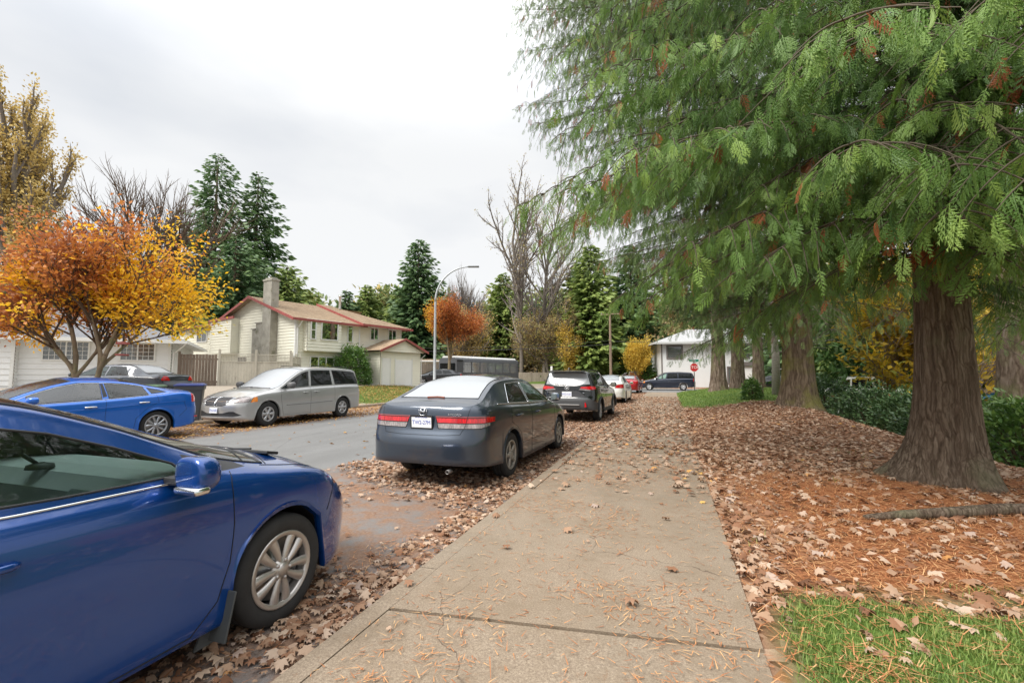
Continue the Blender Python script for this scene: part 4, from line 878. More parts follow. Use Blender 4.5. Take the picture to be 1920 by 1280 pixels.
shingles(b,(R0,-OV,z0),(L1+.3,-OV,z0),(L1+.3,D/2,pk),(R0,D/2,pk)); shingles(b,(R0,D+OV,z0),(L2,D+OV,z0),(L2,D/2,pk),(R0,D/2,pk))
b.build('roof_slope',SHB,ch)
b=B(); q=.16; hipx=L2-3.6
shingles(b,(L1-.3,-OV-.25,z0+q-sl*.25),(L2+.5,-OV-.25,z0+q-sl*.25),(hipx,D/2,pk+q),(L1-.3,D/2,pk+q)); shingles(b,(L2+.5,-OV-.25,z0+q-sl*.25),(L2+.5,D+OV,z0+q),(hipx,D/2,pk+q),(hipx,D/2,pk+q)); b.build('roof_slope',SHB,ch)
b=B(); we=e+.12; wr=6.72-zg; wx0=.2
shingles(b,(wx0,D+.1,we),(wx0,D+8.9,we),(4.5,D+4.6,wr),(4.5,D-1.5,wr)); shingles(b,(wx0,D+8.9,we),(8,D+8.9,we),(4.5,D+4.6,wr),(4.5,D+4.6,wr)); b.build('roof_slope',SHB,ch)
b=B()   # barge boards and fascia
def beam(b,p,q,h=.17,w=.04): p,q=np.array(p,float),np.array(q,float); d=q-p; L=np.linalg.norm(d); n=np.cross(d/L,[0,0,1]); n/=np.linalg.norm(n)+1e-9; V=[x+n*s*w/2+np.array([0,0,z]) for x in(p,q) for s in(-1,1) for z in(-h,.02)]; b.add(V,[[0,1,3,2],[4,6,7,5],[0,4,5,1],[2,3,7,6],[0,2,6,4],[1,5,7,3]])
beam(b,(R0,-OV,z0+.01),(R0,D/2,pk+.01)); beam(b,(R0,D/2,pk+.01),(R0,D+.35,e-.35*sl+.01)); beam(b,(R0,-OV-.01,z0),(L1+.3,-OV-.01,z0),.14); beam(b,(L1-.3,-OV-.26,z0+q-sl*.25),(L2+.5,-OV-.26,z0+q-sl*.25),.14); beam(b,(L1-.31,-OV-.25,z0+q-sl*.25),(L1-.31,D/2,pk+q),.16); beam(b,(L2+.51,-OV-.25,z0+q-sl*.25),(L2+.51,D+OV,z0+q),.14)
beam(b,(wx0,D+.1,we),(wx0,D+8.9,we),.14); b.build('fascia',REDF,ch)
b=B(); b.box((L1/2,-OV/2,z0-.06),(L1+1,OV,.03)); b.box(((L1+L2)/2,-OV/2-.1,z0+.02),(L2-L1+.5,OV,.03)); b.box((R0/2,D/2-1,e-.25),(.02,.02,.02)); b.build('soffit',TRIMW,ch)
b=B(); b.tube([(.15,-OV+.02,z0-.12),(.1,-.25,z0-.45),(.08,-.09,z0-.6),(.08,-.09,-.5)],.04,8); b.build('downpipe',TRIMW,ch)
# chimney
b=B(); zc=7.95-zg; b.box((-.27,2.6,(zc)/2),(.54,1.0,zc),bev=.01); b.box((-.26,3.5,(5.05-zg)/2),(.50,.82,5.05-zg),bev=.01); b.box((-.25,4.15,(4.65-zg)/2),(.48,.5,4.65-zg),bev=.01); cc=b.build('chimney',CONCB,ch)
b=B(); 
for a,cx in((0,(-.27,2.6)),): b.box((cx[0],cx[1],zc+.02),(.64,1.1,.14),bev=.02); b.box((cx[0],cx[1],zc+.13),(.42,.8,.12),bev=.02)
b.build('chimney_cap',CONCB,cc); b=B(); b.box((-.27,3.55,5.08-zg),(.60,.86,.07),bev=.01); b.build('shoulder_slab',CONCB,cc); b=B(); b.box((-.26,4.2,4.68-zg),(.58,.6,.07),bev=.01); b.build('shoulder_slab',CONCB,cc)
# bump-out on the gable side
b=B(); siding(b,(-.55,7.1,0),uy,gn,0,3.0,2.35,5.66-zg); siding(b,(-.55,7.1,0),ux,fn,0,.55,2.35,5.66-zg); b.box((-.27,8.6,2.30),(.62,3.1,.08)); obox(b,(-.55,7.1,0),uy,gn,-.02,.10,2.3,5.66-zg,0,.03); obox(b,(-.55,7.1,0),uy,gn,2.9,3.02,2.3,5.66-zg,0,.03); b.build('bump_out',SIDC,ch)
b=B(); beam(b,(-.62,6.7,5.74-zg),(-.62,10.3,5.66-zg),.16,.1); b.build('bump_out_roof',REDF,ch)
# windows of the front
window(ch,(0,0,0),ux,fn,4.10,4.46,3.93-zg,5.05-zg,0,ROOMD); window(ch,(0,.12,0),ux,fn,6.3,7.0,4.25-zg,5.14-zg,1,CURT); window(ch,(0,.12,0),ux,fn,8.15,8.92,4.28-zg,5.16-zg,1,CURT)
window(ch,(0,0,0),ux,fn,1.12,2.9,1.75-zg,2.68-zg,2,CURT)
b=B(); bx=.42  # bay box
siding(b,(0,-bx,0),ux,fn,.55,3.2,3.15-zg,5.25-zg); siding(b,(.55,-bx,0),uy,gn,0,bx,3.15-zg,5.25-zg); siding(b,(3.2,-bx,0),uy,(1,0,0),0,bx,3.15-zg,5.25-zg); b.box((1.875,-bx/2,3.12-zg),(2.72,bx+.06,.07)); b.build('bay_box',SIDC,ch)
window(ch,(0,-bx,0),ux,fn,.82,1.12,3.92-zg,5.08-zg,0,ROOMD,hdiv=1); window(ch,(0,-bx,0),ux,fn,1.62,2.86,3.93-zg,5.13-zg,0,M('blind_taupe',(.36,.32,.30),.8,noise=(9,.06)))
window(ch,(.6,D,0),uy,gn,3.3,4.9,4.24-zg,5.42-zg,1,CURT)
b=B(); obox(b,(0,0,0),uy,gn,5.9,7.0,2.3-zg,2.75-zg,.0,.06); b.build('wall_vent',M('vent_grey',(.14,.13,.12),.7),ch)
# garage porch
gy=-1.9
po=bpy.data.objects.new('porch',None); COL.objects.link(po); po.parent=ch
b=B(); siding(b,(0,gy,0),ux,fn,5.55,9.75,-.6,3.22-zg); siding(b,(5.55,gy,0),uy,gn,0,2.0,-.6,3.22-zg); siding(b,(9.75,gy,0),uy,(1,0,0),0,2.0,-.6,3.22-zg)
siding(b,(0,gy-.25,0),ux,fn,5.4,9.9,3.22-zg,4.12-zg,lim=lambda z:(5.4+(z-3.22+zg)/.92*2.25,9.9-(z-3.22+zg)/.92*2.25)); b.build('porch_wall',SIDC,po)
b=B(); shingles(b,(5.1,gy-.5,3.28-zg),(5.1,0,3.28-zg),(7.65,0,4.26-zg),(7.65,gy-.5,4.26-zg)); shingles(b,(10.2,gy-.5,3.28-zg),(10.2,.1,3.28-zg),(7.65,.1,4.26-zg),(7.65,gy-.5,4.26-zg)); b.build('porch_roof',SHB,po)
b=B(); beam(b,(5.1,gy-.52,3.30-zg),(7.65,gy-.52,4.28-zg),.15); beam(b,(10.2,gy-.52,3.30-zg),(7.65,gy-.52,4.28-zg),.15); b.build('porch_fascia',REDF,po)
b=B(); obox(b,(0,gy,0),ux,fn,7.05,8.75,-.3,2.62-zg,-.02,.035); 
for z in(.35,.8,1.25): obox(b,(0,gy,0),ux,fn,7.05,8.75,z,z+.02,.03,.042)
b.build('garage_door',GARD,po)
b=B(); obox(b,(0,gy,0),ux,fn,5.75,6.45,-.3,2.72-zg,-.02,.035); b.build('door',GARD,po)
b=B()
for a_,c_ in((6.95,7.05),(8.75,8.85),(5.65,5.75),(6.45,6.55)): obox(b,(0,gy,0),ux,fn,a_,c_,-.3,2.75-zg,0,.05)
b.build('door_trim',TRIMW,po)
b=B(); b.tube([(10.0,gy-.3,3.1-zg),(9.8,gy-.07,2.8-zg),(9.8,gy-.07,-.4)],.04,6); b.build('downpipe',TRIMW,ch)
b=B(); b.lathe([(.10,0),(.10,1.0),(.15,1.02),(.15,1.12),(0.01,1.16)],12,'z',c=(6.2,D/2-1.2,pk-.2)); b.build('roof_flue',M('flue_metal',(.6,.6,.6),.4,.6),ch,True)
# --- white bungalow
br=math.atan2(.744,.668); zb=.82
bu=empty('bungalow',(-24.8,16.8,zb),br,'single-storey white sided bungalow with grey shingle roof at the far left','house')
be=3.24-zb
b=B(); siding(b,(0,0,0),ux,fn,-5.75,0,-.1,be,.26); siding(b,(0,-.35,0),ux,fn,-16,-5.75,-.1,be,.26); siding(b,(-5.75,-.35,0),uy,(1,0,0),0,.35,-.1,be,.15); b.build('front_wall',SIDW,bu)
b=B(); siding(b,(0,0,0),uy,(1,0,0),0,9,-.1,be,.15); b.build('side_wall',SIDW,bu)
b=B(); b.box((-8,4.4,-.35),(16.1,9,.5)); b.build('foundation',M('foundation_grey',(.33,.32,.28),.9,noise=(3,.15)),bu)
b=B(); obox(b,(0,0,0),ux,fn,-.12,0,-.1,be,0,.045); b.build('corner_board',TRIMW,bu); b=B(); obox(b,(0,-.35,0),ux,fn,-5.87,-5.75,-.1,be,0,.045); b.build('corner_board',TRIMW,bu)
b=B(); oe=.75
shingles(b,(oe,-oe,be),(-17,-oe,be),(-17,4.5,be+1.95),(-4.2,4.5,be+1.95)); shingles(b,(oe,-oe,be),(oe,9.7,be),(-4.2,4.5,be+1.95),(-4.2,4.5,be+1.95)); b.build('roof_slope',SHG,bu)
b=B(); beam(b,(oe,-oe,be),(-17,-oe,be),.15); beam(b,(oe,-oe,be),(oe,9.7,be),.15); b.build('gutter',TRIMW,bu)
b=B(); b.box((-8,-oe/2,be-.1),(17.4,oe,.03)); b.box((oe/2,4.4,be-.1),(oe,9.8,.03)); b.build('soffit',TRIMW,bu)
b=B(); b.tube([(oe-.05,-oe+.05,be-.15),(.3,-.2,be-.5),(.12,-.06,be-.62),(.1,-.06,be-1.9)],.035,6); b.build('downpipe',TRIMW,bu)
window(bu,(0,0,0),ux,fn,-4.9,-3.3,2.22-zb,3.06-zb,1,M('blind_dark',(.16,.17,.18),.7,noise=(6,.3)),grid=(8,4)); window(bu,(0,0,0),ux,fn,-2.05,-.72,2.24-zb,3.05-zb,1,M('blind_cream',(.42,.42,.36),.8),grid=(6,4))
b=B(); shingles(b,(-12,3.0,be+1.0),(-4.0,3.0,be+1.0),(-6.6,7,be+3.0),(-12,7,be+3.0)); b.build('rear_roof',SHG,bu) if 0 else None
# --- distant houses
def far_house(loc,rz,label,w,d,h,rh,wall,roof,wins,zb_=0,hip=False,trimm=TRIMW,ov=.5):
    o=empty('house',(loc[0],loc[1],zb_),rz,label,'house')
    b=B(); b.box((w/2,d/2,h/2),(w,d,h)); 
    if not hip: b.prism([(0,h),(d,h),(d/2,h+rh)],w-.06,(.03,0,0),'x')
    b.build('wall',wall,o)
    b=B(); s=rh/(d/2)
    if hip:
        shingles(b,(-ov,-ov,h),(w+ov,-ov,h),(w-d/2,d/2,h+rh),(d/2,d/2,h+rh),.3); shingles(b,(-ov,d+ov,h),(w+ov,d+ov,h),(w-d/2,d/2,h+rh),(d/2,d/2,h+rh),.3); shingles(b,(-ov,-ov,h),(-ov,d+ov,h),(d/2,d/2,h+rh),(d/2,d/2,h+rh),.3); shingles(b,(w+ov,-ov,h),(w+ov,d+ov,h),(w-d/2,d/2,h+rh),(w-d/2,d/2,h+rh),.3)
    else:
        shingles(b,(-ov,-ov,h-s*ov+.02),(w+ov,-ov,h-s*ov+.02),(w+ov,d/2,h+rh+.02),(-ov,d/2,h+rh+.02),.3); shingles(b,(-ov,d+ov,h-s*ov+.02),(w+ov,d+ov,h-s*ov+.02),(w+ov,d/2,h+rh+.02),(-ov,d/2,h+rh+.02),.3)
    b.build('roof',roof,o)
    b=B(); beam(b,(-ov,-ov,h-s*ov*(not hip)),(w+ov,-ov,h-s*ov*(not hip)),.16); b.build('fascia',trimm,o)
    for a_,c_,z0_,z1_,vd,bl in wins: window(o,(0,0,0),ux,fn,a_,c_,z0_,z1_,vd,bl,fm=trimm,fr=.09)
    return o
GREYT=M('trim_taupe',(.16,.14,.13),.6)
STUC=M('stucco_white',(.70,.71,.70),.9,noise=(2,.03),bump=(40,.3)); 
# right: white two-storey house beyond the cross street
hr=empty('house',(-.95,54.9,.08),R(13),'white two-storey stucco house with taupe window trim behind the stop sign','house')
b=B(); b.box((7.5,4.5,2.6),(15,9,5.2)); b.box((2.3,-.25,1.35),(4.6,.5,2.7)) if 0 else None; b.build('wall',STUC,hr)
b=B(); shingles(b,(-.9,-.8,5.05),(15.9,-.8,5.05),(11,4.5,7.0),(4.2,4.5,7.0),.3); shingles(b,(-.9,-.8,5.05),(-.9,9.8,5.05),(4.2,4.5,7.0),(4.2,4.5,7.0),.3); b.build('roof',M('shingle_pale',(.40,.40,.40),.9,noise=(5,.15)),hr)
b=B(); beam(b,(-.9,-.8,5.07),(15.9,-.8,5.07),.2); beam(b,(-.9,-.8,5.07),(-.9,9.8,5.07),.2); b.build('fascia',M('fascia_pale',(.5,.5,.48),.6),hr)
b=B(); obox(b,(0,0,0),ux,fn,0,.14,0,5.05,0,.04); b.build('corner_boards',GREYT,hr)
window(hr,(0,0,0),ux,fn,.75,2.25,3.35,4.6,0,M('blind_green',(.20,.23,.20),.7),fr=.16,fm=GREYT); window(hr,(0,0,0),ux,fn,2.3,3.3,0.75,1.55,1,CURT,fr=.12,fm=GREYT) if 0 else window(hr,(0,0,0),ux,fn,1.5,2.7,.55,1.35,1,CURT,fr=.14,fm=GREYT)
window(hr,(0,0,0),ux,fn,7.3,7.8,.5,2.2,0,M('glass_pale',(.35,.42,.44),.3),fr=.15,fm=GREYT); window(hr,(0,0,0),ux,fn,8.0,9.5,3.4,4.5,0,CURT,fr=.14,fm=GREYT)
b=B(); obox(b,(0,0,0),ux,fn,8.4,11.0,0,2.35,0,.05); b.build('garage_door',GARD,hr); b=B(); obox(b,(0,0,0),ux,fn,8.2,8.4,0,2.5,0,.08); obox(b,(0,0,0),ux,fn,11.0,11.2,0,2.5,0,.08); obox(b,(0,0,0),ux,fn,8.0,11.4,2.4,2.85,0,.25); b.build('door_trim',GREYT,hr)
MOSS=M('roof_mossy',(.24,.22,.18),.95,noise=(3,.2),mix=[((.20,.22,.05),.8,.42,.6)])
PW=M('paint_offwhite',(.55,.54,.50),.8,noise=(1.5,.06))
far_house((-28.6,69),R(22),'off-white house with mossy roof directly behind the grey bus',10.5,8,3.4,1.3,PW,MOSS,[(1.2,3.6,1.5,2.75,2,CURT),(6.0,8.8,1.5,2.75,2,CURT)],1.2)
far_house((-31.0,52.5),R(24),'low pale house with flat overhanging roof left of the lamp post',5.5,7,2.5,.35,M('paint_sand',(.50,.47,.38),.8),SHB,[(1.3,2.1,.9,1.9,1,ROOMD)],.9)
far_house((-18.5,75.0),R(12),'small tan outbuilding with brown roof right of the grey bus',7,6,2.4,1.1,M('paint_tan',(.40,.33,.24),.8,noise=(3,.1)),SHB,[(2,3.4,1,1.9,1,ROOMD)],.9)
# ------------------------------------------------------------ fences
FB=M('fence_brown',(.17,.13,.10),.9,noise=[(2,.25),(18,.2)],scl=(1,1,.15),mix=[((.07,.05,.04),5,.6,.8)]); FG=M('fence_greyed',(.30,.255,.20),.9,noise=[(2,.25),(18,.2)],scl=(1,1,.15)); FC=M('fence_cream',(.44,.41,.34),.85,noise=[(1.5,.12),(20,.1)],scl=(1,1,.3),mix=[((.16,.14,.11),4,.60,.8)])
def fence(name,label,p0,p1,h,mat,style='board',bw=.14,zb_=None,posth=.12,cat='fence',grp=None,step=2.4):
    p0,p1=np.array(p0,float),np.array(p1,float); L=np.linalg.norm(p1-p0); d=(p1-p0)/L; rz=math.atan2(d[1],d[0]); z=Hs(*p0) if zb_ is None else zb_
    o=empty(name,(p0[0],p0[1],z),rz,label,cat,grp)
    b=B(); n=int(L/bw); r=np.random.default_rng(int(L*100))
    hh=h if style!='lattice' else h-.42
    for i in range(n):
        dz=r.uniform(-.015,.015); b.box((bw*(i+.5),r.uniform(-.006,.006),hh/2+dz-.05),(bw-.008,.022,hh+.1))
    b.build('boards',mat,o)
    if style=='lattice':
        b=B(); y=0
        for k in range(int(L/.075)): b.box((k*.075+.03,0,h-.22),(.018,.012,.36))
        for k in range(5): b.box((L/2,.013,h-.38+k*.075),(L,.012,.018))
        b.build('lattice',mat,o); b=B(); b.box((L/2,0,h+.01),(L,.05,.05)); b.box((L/2,0,h-.41),(L,.06,.05)); b.build('rails',mat,o)
    else:
        b=B(); b.box((L/2,.03,h*.85),(L,.04,.08)); b.box((L/2,.03,.25),(L,.04,.08)); b.build('rails',mat,o)
    k=0
    while k*step<=L+.1:
        b=B(); b.box((min(k*step,L),0,(h+posth)/2-.1),(.11,.11,h+posth+.2),bev=.008); b.build('post',mat,o); k+=1
    return o
fence('board_fence','dark brown board fence between the white bungalow and the cream lattice fence',(-24.4,16.95),(-23.3,18.35),1.72,FB,zb_=.86)
fence('lattice_fence','cream board fence with lattice top in front of the chimney',(-23.3,18.35),(-20.8,20.9),1.75,FC,'lattice',zb_=.86,posth=.28,step=1.75)
fence('lattice_fence','short weathered fence section beside the block chimney',(-20.8,20.9),(-22.6,23.4),1.7,FC,'lattice',zb_=.86,posth=.2,step=1.5)
fence('board_fence','greyed board fence right of the garage under the bare trees',(-26.2,38.6),(-23.6,44.6),2.05,FG,zb_=.62,step=2.2)
fence('board_fence','low brown board fence behind the lamp post',(-23.6,44.6),(-21.5,52),1.5,FB,zb_=.9,step=2.2)
fence('board_fence','long low weathered fence beyond the intersection',(-19.5,56.5),(-7.5,60.5),1.35,FG,zb_=.45,step=2.4)
fence('board_fence','small orange wooden fence beside the white stucco house',(-4.6,57.2),(-1.6,57.4),1.5,M('fence_orange',(.42,.19,.08),.8,noise=(3,.2)),zb_=.3)
# ------------------------------------------------------------ street furniture
GALV=M('galvanised',(.42,.44,.45),.5,.5,noise=(3,.1)); WOODP=M('pole_wood',(.24,.17,.12),.9,noise=[(3,.2),(30,.2)],scl=(1,1,.1))
lx,ly=-14.13,25.79
lp=empty('street_lamp',(lx,ly,Hs(lx,ly)),0,'tall grey street lamp with curved arm in front of the orange tree','street lamp')
b=B(); b.lathe([(.14,0),(.14,.4),(.10,.45),(.085,3.5),(.07,6.2)],16,'z'); b.build('pole',GALV,lp,True)
b=B(); b.lathe([(.2,0),(.2,.03),(.16,.06),(.12,.06)],16,'z'); b.build('base_flange',GALV,lp)
ad=np.array([2.68,.93]); ad/=np.linalg.norm(ad); t=np.linspace(0,1,16); hx=2.15
P=np.array([[ad[0]*hx*(1-math.cos(a*math.pi/2))**1.0,ad[1]*hx*(1-math.cos(a*math.pi/2)),6.2+2.25*math.sin(a*math.pi/2)] for a in t])
b=B(); b.tube(P,np.linspace(.07,.04,16),10); b.build('arm',GALV,lp,True)
b=B(); b.box((ad[0]*(hx+.28),ad[1]*(hx+.28),8.46),(.72,.26,.10),rz=math.atan2(ad[1],ad[0]),bev=.04); b.build('lamp_head',M('lamp_grey',(.25,.26,.27),.5,.3),lp,True)
# stop sign with street name blade
sx_,sy_=1.74,39.0; zs=Hs(1.74,36.2)
SR=M('sign_red',(.50,.02,.025),.4); SWH=M('sign_white',(.8,.8,.8),.4); SG=M('sign_green',(.01,.20,.13),.4)
sx_,sy_=1.66,36.0
st=empty('stop_sign',(sx_,sy_,Hs(sx_,sy_)),R(8),'red STOP sign with green street name blade on a grey post','street sign')
pk_=Hs(sx_,sy_); b=B(); b.box((0,0,1.05),(.06,.04,2.3)); b.build('post',M('post_grey',(.12,.12,.12),.6,.3),st)
zc=2.02-pk_; Ro=.33
def octa(r,y): return [(r*math.cos(R(22.5+45*i)),y,zc+r*math.sin(R(22.5+45*i))) for i in range(8)]
b=B(); V=octa(Ro,-.03)+octa(Ro,-.024); b.add(V,[list(range(8)),list(range(15,7,-1))]+[[i,8+i,8+(i+1)%8,(i+1)%8] for i in range(8)]); so_=b.build('sign_border',SWH,st)
b=B(); V=octa(Ro-.022,-.034)+octa(Ro-.022,-.030); b.add(V,[list(range(8)),list(range(15,7,-1))]+[[i,8+i,8+(i+1)%8,(i+1)%8] for i in range(8)]); b.build('sign_face',SR,so_)
text('STOP',.285,SWH,st,(0,-.038,zc),(R(90),0,0),'lettering',.001,.98)
b=B(); b.box((-.0,0,zc+.50),(.66,.02,.17)); b.build('name_blade',SG,st); text('150 St',.13,SWH,st,(-.06,-.014,zc+.50),(R(90),0,0),'lettering',.001,1.1)
# utility pole and wires
up=empty('utility_pole',(-6.56,50.64+3.6,Hs(-6.56,54)),0,'tall brown wooden utility pole with crossarm among the green trees','utility pole')
b=B(); b.lathe([(.17,0),(.15,4),(.11,9.5)],12,'z'); b.build('pole',WOODP,up,True); b=B(); b.box((0,0,8.6),(2.2,.1,.12)); b.build('crossarm',WOODP,up)
b=B(); b.lathe([(.02,0),(.05,.03),(.03,.08),(.05,.12),(.01,.16)],8,'z',c=(-1,0,8.66)); b.build('insulator',GALV,up)
def wire(name,label,p,q,sag,r=.018,grp='overhead wires'):
    p,q=np.array(p,float),np.array(q,float); t=np.linspace(0,1,24); P=p+(q-p)*t[:,None]; P[:,2]-=sag*4*t*(1-t); b=B(); b.tube(P,r,5); return tag(b.build(name,M('cable',(.03,.03,.03),.7),None),label,'cable',grp)
wire('overhead_cable','lowest thick black cable crossing the trees left of the utility pole',(-6.56,54.1,5.05),(-46,44,4.6),.5,.035)
wire('overhead_cable','upper thin wire crossing the trees left of the utility pole',(-6.56,54.1,5.45),(-46,46,5.3),.6,.02)
wire('overhead_cable','wire running right from the utility pole toward the white stucco house',(-6.56,54.1,5.4),(14,56.5,5.9),.4,.025)
# sign post beyond the suv
sp_=empty('sign_post',(-12.0,47.6,0),0,'slim white sign post in front of the long weathered fence','post')
b=B(); b.tube([(0,0,0),(0,0,2.3)],.045,8); b.build('post',TRIMW,sp_); b=B(); b.box((0,-.05,2.15),(.22,.02,.5)); b.build('plate',TRIMW,sp_)
# wooden stake in the lawn
b=B(); b.box((0,0,.30),(.045,.045,.8)); tag(b.build('wooden_stake',WOODP,None,loc=(3.8,22.5,Hs(3.8,22.5))),'thin brown wooden stake in the grass beside the birch trunk','stake')
# wheelie bins
BING=M('bin_grey',(.075,.08,.085),.5,noise=(2,.08))
def bin_(loc,rz,lid,label,lw=.58,h=.97,logo=True,ltilt=0,body=BING):
    o=empty('wheelie_bin',(*loc,Hs(*loc) if loc[0]<-13.4 else 0),rz,label,'wheelie bin','wheelie bins beside the driveway')
    def ring(z,w,d,r): 
        P=[]
        for cx,cy,a0 in((w/2-r,d/2-r,0),(-w/2+r,d/2-r,90),(-w/2+r,-d/2+r,180),(w/2-r,-d/2+r,270)):
            for k in range(5): a=R(a0+k*22.5); P.append((cx+r*math.cos(a),cy+r*math.sin(a),z))
        return P
    V=ring(.05,lw*.78,.50,.05)+ring(h*.8,lw*.95,.66,.05)+ring(h*.9,lw*.97,.68,.05)+ring(h*.9,lw*1.04,.76,.05)+ring(h,lw*1.06,.78,.05); n=20
    F=[[j*n+i,j*n+(i+1)%n,(j+1)*n+(i+1)%n,(j+1)*n+i] for j in range(4) for i in range(n)]+[list(range(n))[::-1]]
    b=B(); b.add(V,F); b.build('bin_body',body,o,False)
    Rl=Matrix.Rotation(ltilt,3,'X'); V=np.array(ring(0,lw*1.1,.86,.06)+ring(.03,lw*1.1,.86,.07)+ring(.075,lw*.9,.66,.06)); V=V@np.array(Rl).T; V[:,2]+=h+.005
    F=[[j*n+i,j*n+(i+1)%n,(j+1)*n+(i+1)%n,(j+1)*n+i] for j in range(2) for i in range(n)]+[list(range(n))[::-1],list(range(2*n,3*n))]
    mesh('lid',V,F,lid,o)
    for s_ in(1,-1):
        b=B(); b.lathe([(.001,-.025),(.10,-.025),(.10,.025),(.001,.025)],18,'x',c=(s_*lw*.46,.27,.10)); b.build('wheel',RUB,o)
    b=B(); b.tube([(-lw*.4,.43,h-.02),(lw*.4,.43,h-.02)],.016,8); b.build('handle',BLACK,o)
    if logo:
        y=-.30-.025; e=bpy.data.objects.new('printed_mark',None); COL.objects.link(e); e.parent=o; e.location=(.03,-.339,h*.70); e.rotation_euler=(R(-7.5),0,0)
        b=B(); b.prism([(-.035,0),(.035,0),(.042,.04),(.0,.115),(-.042,.04)],.003,(0,-.003,0),'y'); b.build('emblem',TRIMW,e); b=B(); b.box((0,-.002,-.03),(.13,.004,.028)); b.build('mark_bar',TRIMW,e)
        text('SURREY',.03,TRIMW,e,(0,-.003,-.075),(R(90),0,0),'lettering',.001)
    return o
LIDB=M('lid_blue',(.035,.06,.24),.4,noise=(3,.1)); LIDG=M('lid_green',(.13,.24,.14),.5,noise=(3,.15)); LIDK=M('lid_black',(.03,.035,.035),.5,noise=(3,.15))
bin_((-14.25,10.30),R(48),LIDB,'grey wheelie bin with a blue lid nearest the silver minivan',lw=.72,h=1.16)
bin_((-14.85,9.45),R(40),LIDG,'grey wheelie bin with a pale green lid, in the middle of its row',lw=.66,h=1.10,logo=False)
bin_((-15.35,8.80),R(35),LIDK,'wheelie bin with a black lid behind the bright blue sedan',lw=.66,h=1.06,ltilt=R(-4),logo=False)
# bird feeder hanging from the maple
# ------------------------------------------------------------ more vehicles
def variant(sp,**k): d=dict(sp); d.update(k); return d
def simple_car(name,label,loc,hd,spec,pm,gw,gs,wr,kind='sedan',rim=RIMS,rlim=-.7,extra=None,shade=GL_D,grp=None,pill=()):
    K.sp=spec
    x0,x1=spec['x']
    if kind=='sedan':
        wins={'f':(K.winpoly(.95,2.12,.97,2.08,.06,.035),gs),'r':(K.winpoly(.0,.88,.30,.88,.06,.035),gs)}
        scr=[('windscreen',K.screen(2.60,1.42,.05,.05),gw),('rear_window',K.screen(wr[0],wr[1],.08,.08,-.05,-.05),shade)]
        li=[('taillight',[(.42,.80),(.86,.80),(.90,.84),(.905,.97),(.82,1.0),(.50,.96)],'rear',REDL,False,rlim),('headlight',[(.45,.60),(.86,.62),(.89,.74),(.45,.70)],'front',WHITEL,False,x1-.38),('grille',[(-.01,.52),(.42,.52),(.42,.68),(-.01,.69)],'front',BLACK,True)]
        se=[([(.92,.97),(.93,.6),(.9,.24)],'side',False),([(2.28,.92),(2.3,.6),(2.24,.26)],'side',False),([(.46,.25),(2.24,.25)],'side',False)]
    else:
        wins=van_w(K); scr=[('windscreen',K.screen(2.92,1.66,.05,.05),gw)]; li=van_l; se=van_s
    return gen_car(name,label,grp,loc,hd,spec,pm,rim,wins,scr,li,se,[(.27,.88,pm),(1.2,.86,pm)],((2.05 if kind=='sedan' else 2.38),(1.02 if kind=='sedan' else 1.17),pm if kind=='sedan' else BLACK,dict(sz=(.14,.20,.14))),dict(xc=1.15 if kind=='sedan' else 1.55,zf=.28 if kind=='sedan' else .45,dashx=1.98 if kind=='sedan' else 2.35,dashz=.95 if kind=='sedan' else 1.1),extra=extra)
P_WH=paint('white',(.68,.67,.62),.05,.35,None); P_RED=paint('red',(.33,.008,.014),.2,.28,None); P_NAVY=paint('navy',(.012,.018,.035),.35,.3,None); P_OLD=paint('old_charcoal',(.035,.042,.055),.5,.42,(.12,.12,.11)); P_DK=paint('dark_grey',(.03,.032,.036),.3,.35,None)
SP_JET=variant(SP_ACC,x=(-1.08,3.55),wb=2.65,w=.89)
GL_J=glassmat('window_glass_sky',(.5,.55,.58),.3,cover=(.2,.22,.24),ior=2.6,mist_sheen=.2)  # pale sky reflection partly put into the film and cover colours
simple_car('parked_car','white sedan with red taillights parked between the black suv and the red car',(-3.12,25.0,0),HD-.02,SP_JET,P_WH,GL_T,GL_D,(-.60,.36),shade=GL_J)
simple_car('parked_car','dark red car parked farthest along the kerb, just beyond the white sedan',(-3.25,38.0,0),HD-.03,variant(SP_COR,topmin=.75),P_RED,GL_T,GL_D,(-.30,.50),shade=GL_J,rlim=-.5)
SP_V2=variant(SP_VAN,cat='minivan')
simple_car('moving_minivan','dark navy minivan driving left along the cross street',(1.15,46.9,.0),R(180-2),SP_V2,P_NAVY,GL_D,GL_D,None,'van')
simple_car('parked_van','white van behind the red car at the intersection',(-3.4,58.5,.15),R(184),variant(SP_VAN,cat='van'),P_WH,GL_D,GL_D,None,'van')
SP_OLD=variant(SP_ACC,x=(-1.35,3.75),wb=2.85,top=[(-1.35,.98),(-1.1,1.03),(-.62,1.07),(-.5,1.10),(.05,1.36),(.3,1.41),(1.0,1.44),(1.4,1.41),(1.9,1.22),(2.3,1.08),(2.5,1.0),(3.1,.95),(3.5,.88),(3.75,.78)],
  rail=[(-1.35,.95),(-1.1,1.0),(-.62,1.04),(-.45,1.09),(.08,1.33),(.3,1.36),(1.0,1.38),(1.4,1.35),(1.9,1.16),(2.25,1.02),(2.5,.95),(3.1,.90),(3.5,.83),(3.75,.72)],
  belt=[(-1.35,.90),(-.6,.96),(0,.97),(1.0,.96),(2.0,.95),(2.5,.92),(3.0,.87),(3.5,.8),(3.75,.70)],w=.93)
simple_car('parked_car','old charcoal sedan with misted rear window parked by the bungalow',(-18.9,12.0,Hs(-18.9,12)-.05),R(195),SP_OLD,P_OLD,GL_F,GL_T,(-.55,.22),shade=GL_F,rlim=-1.18)
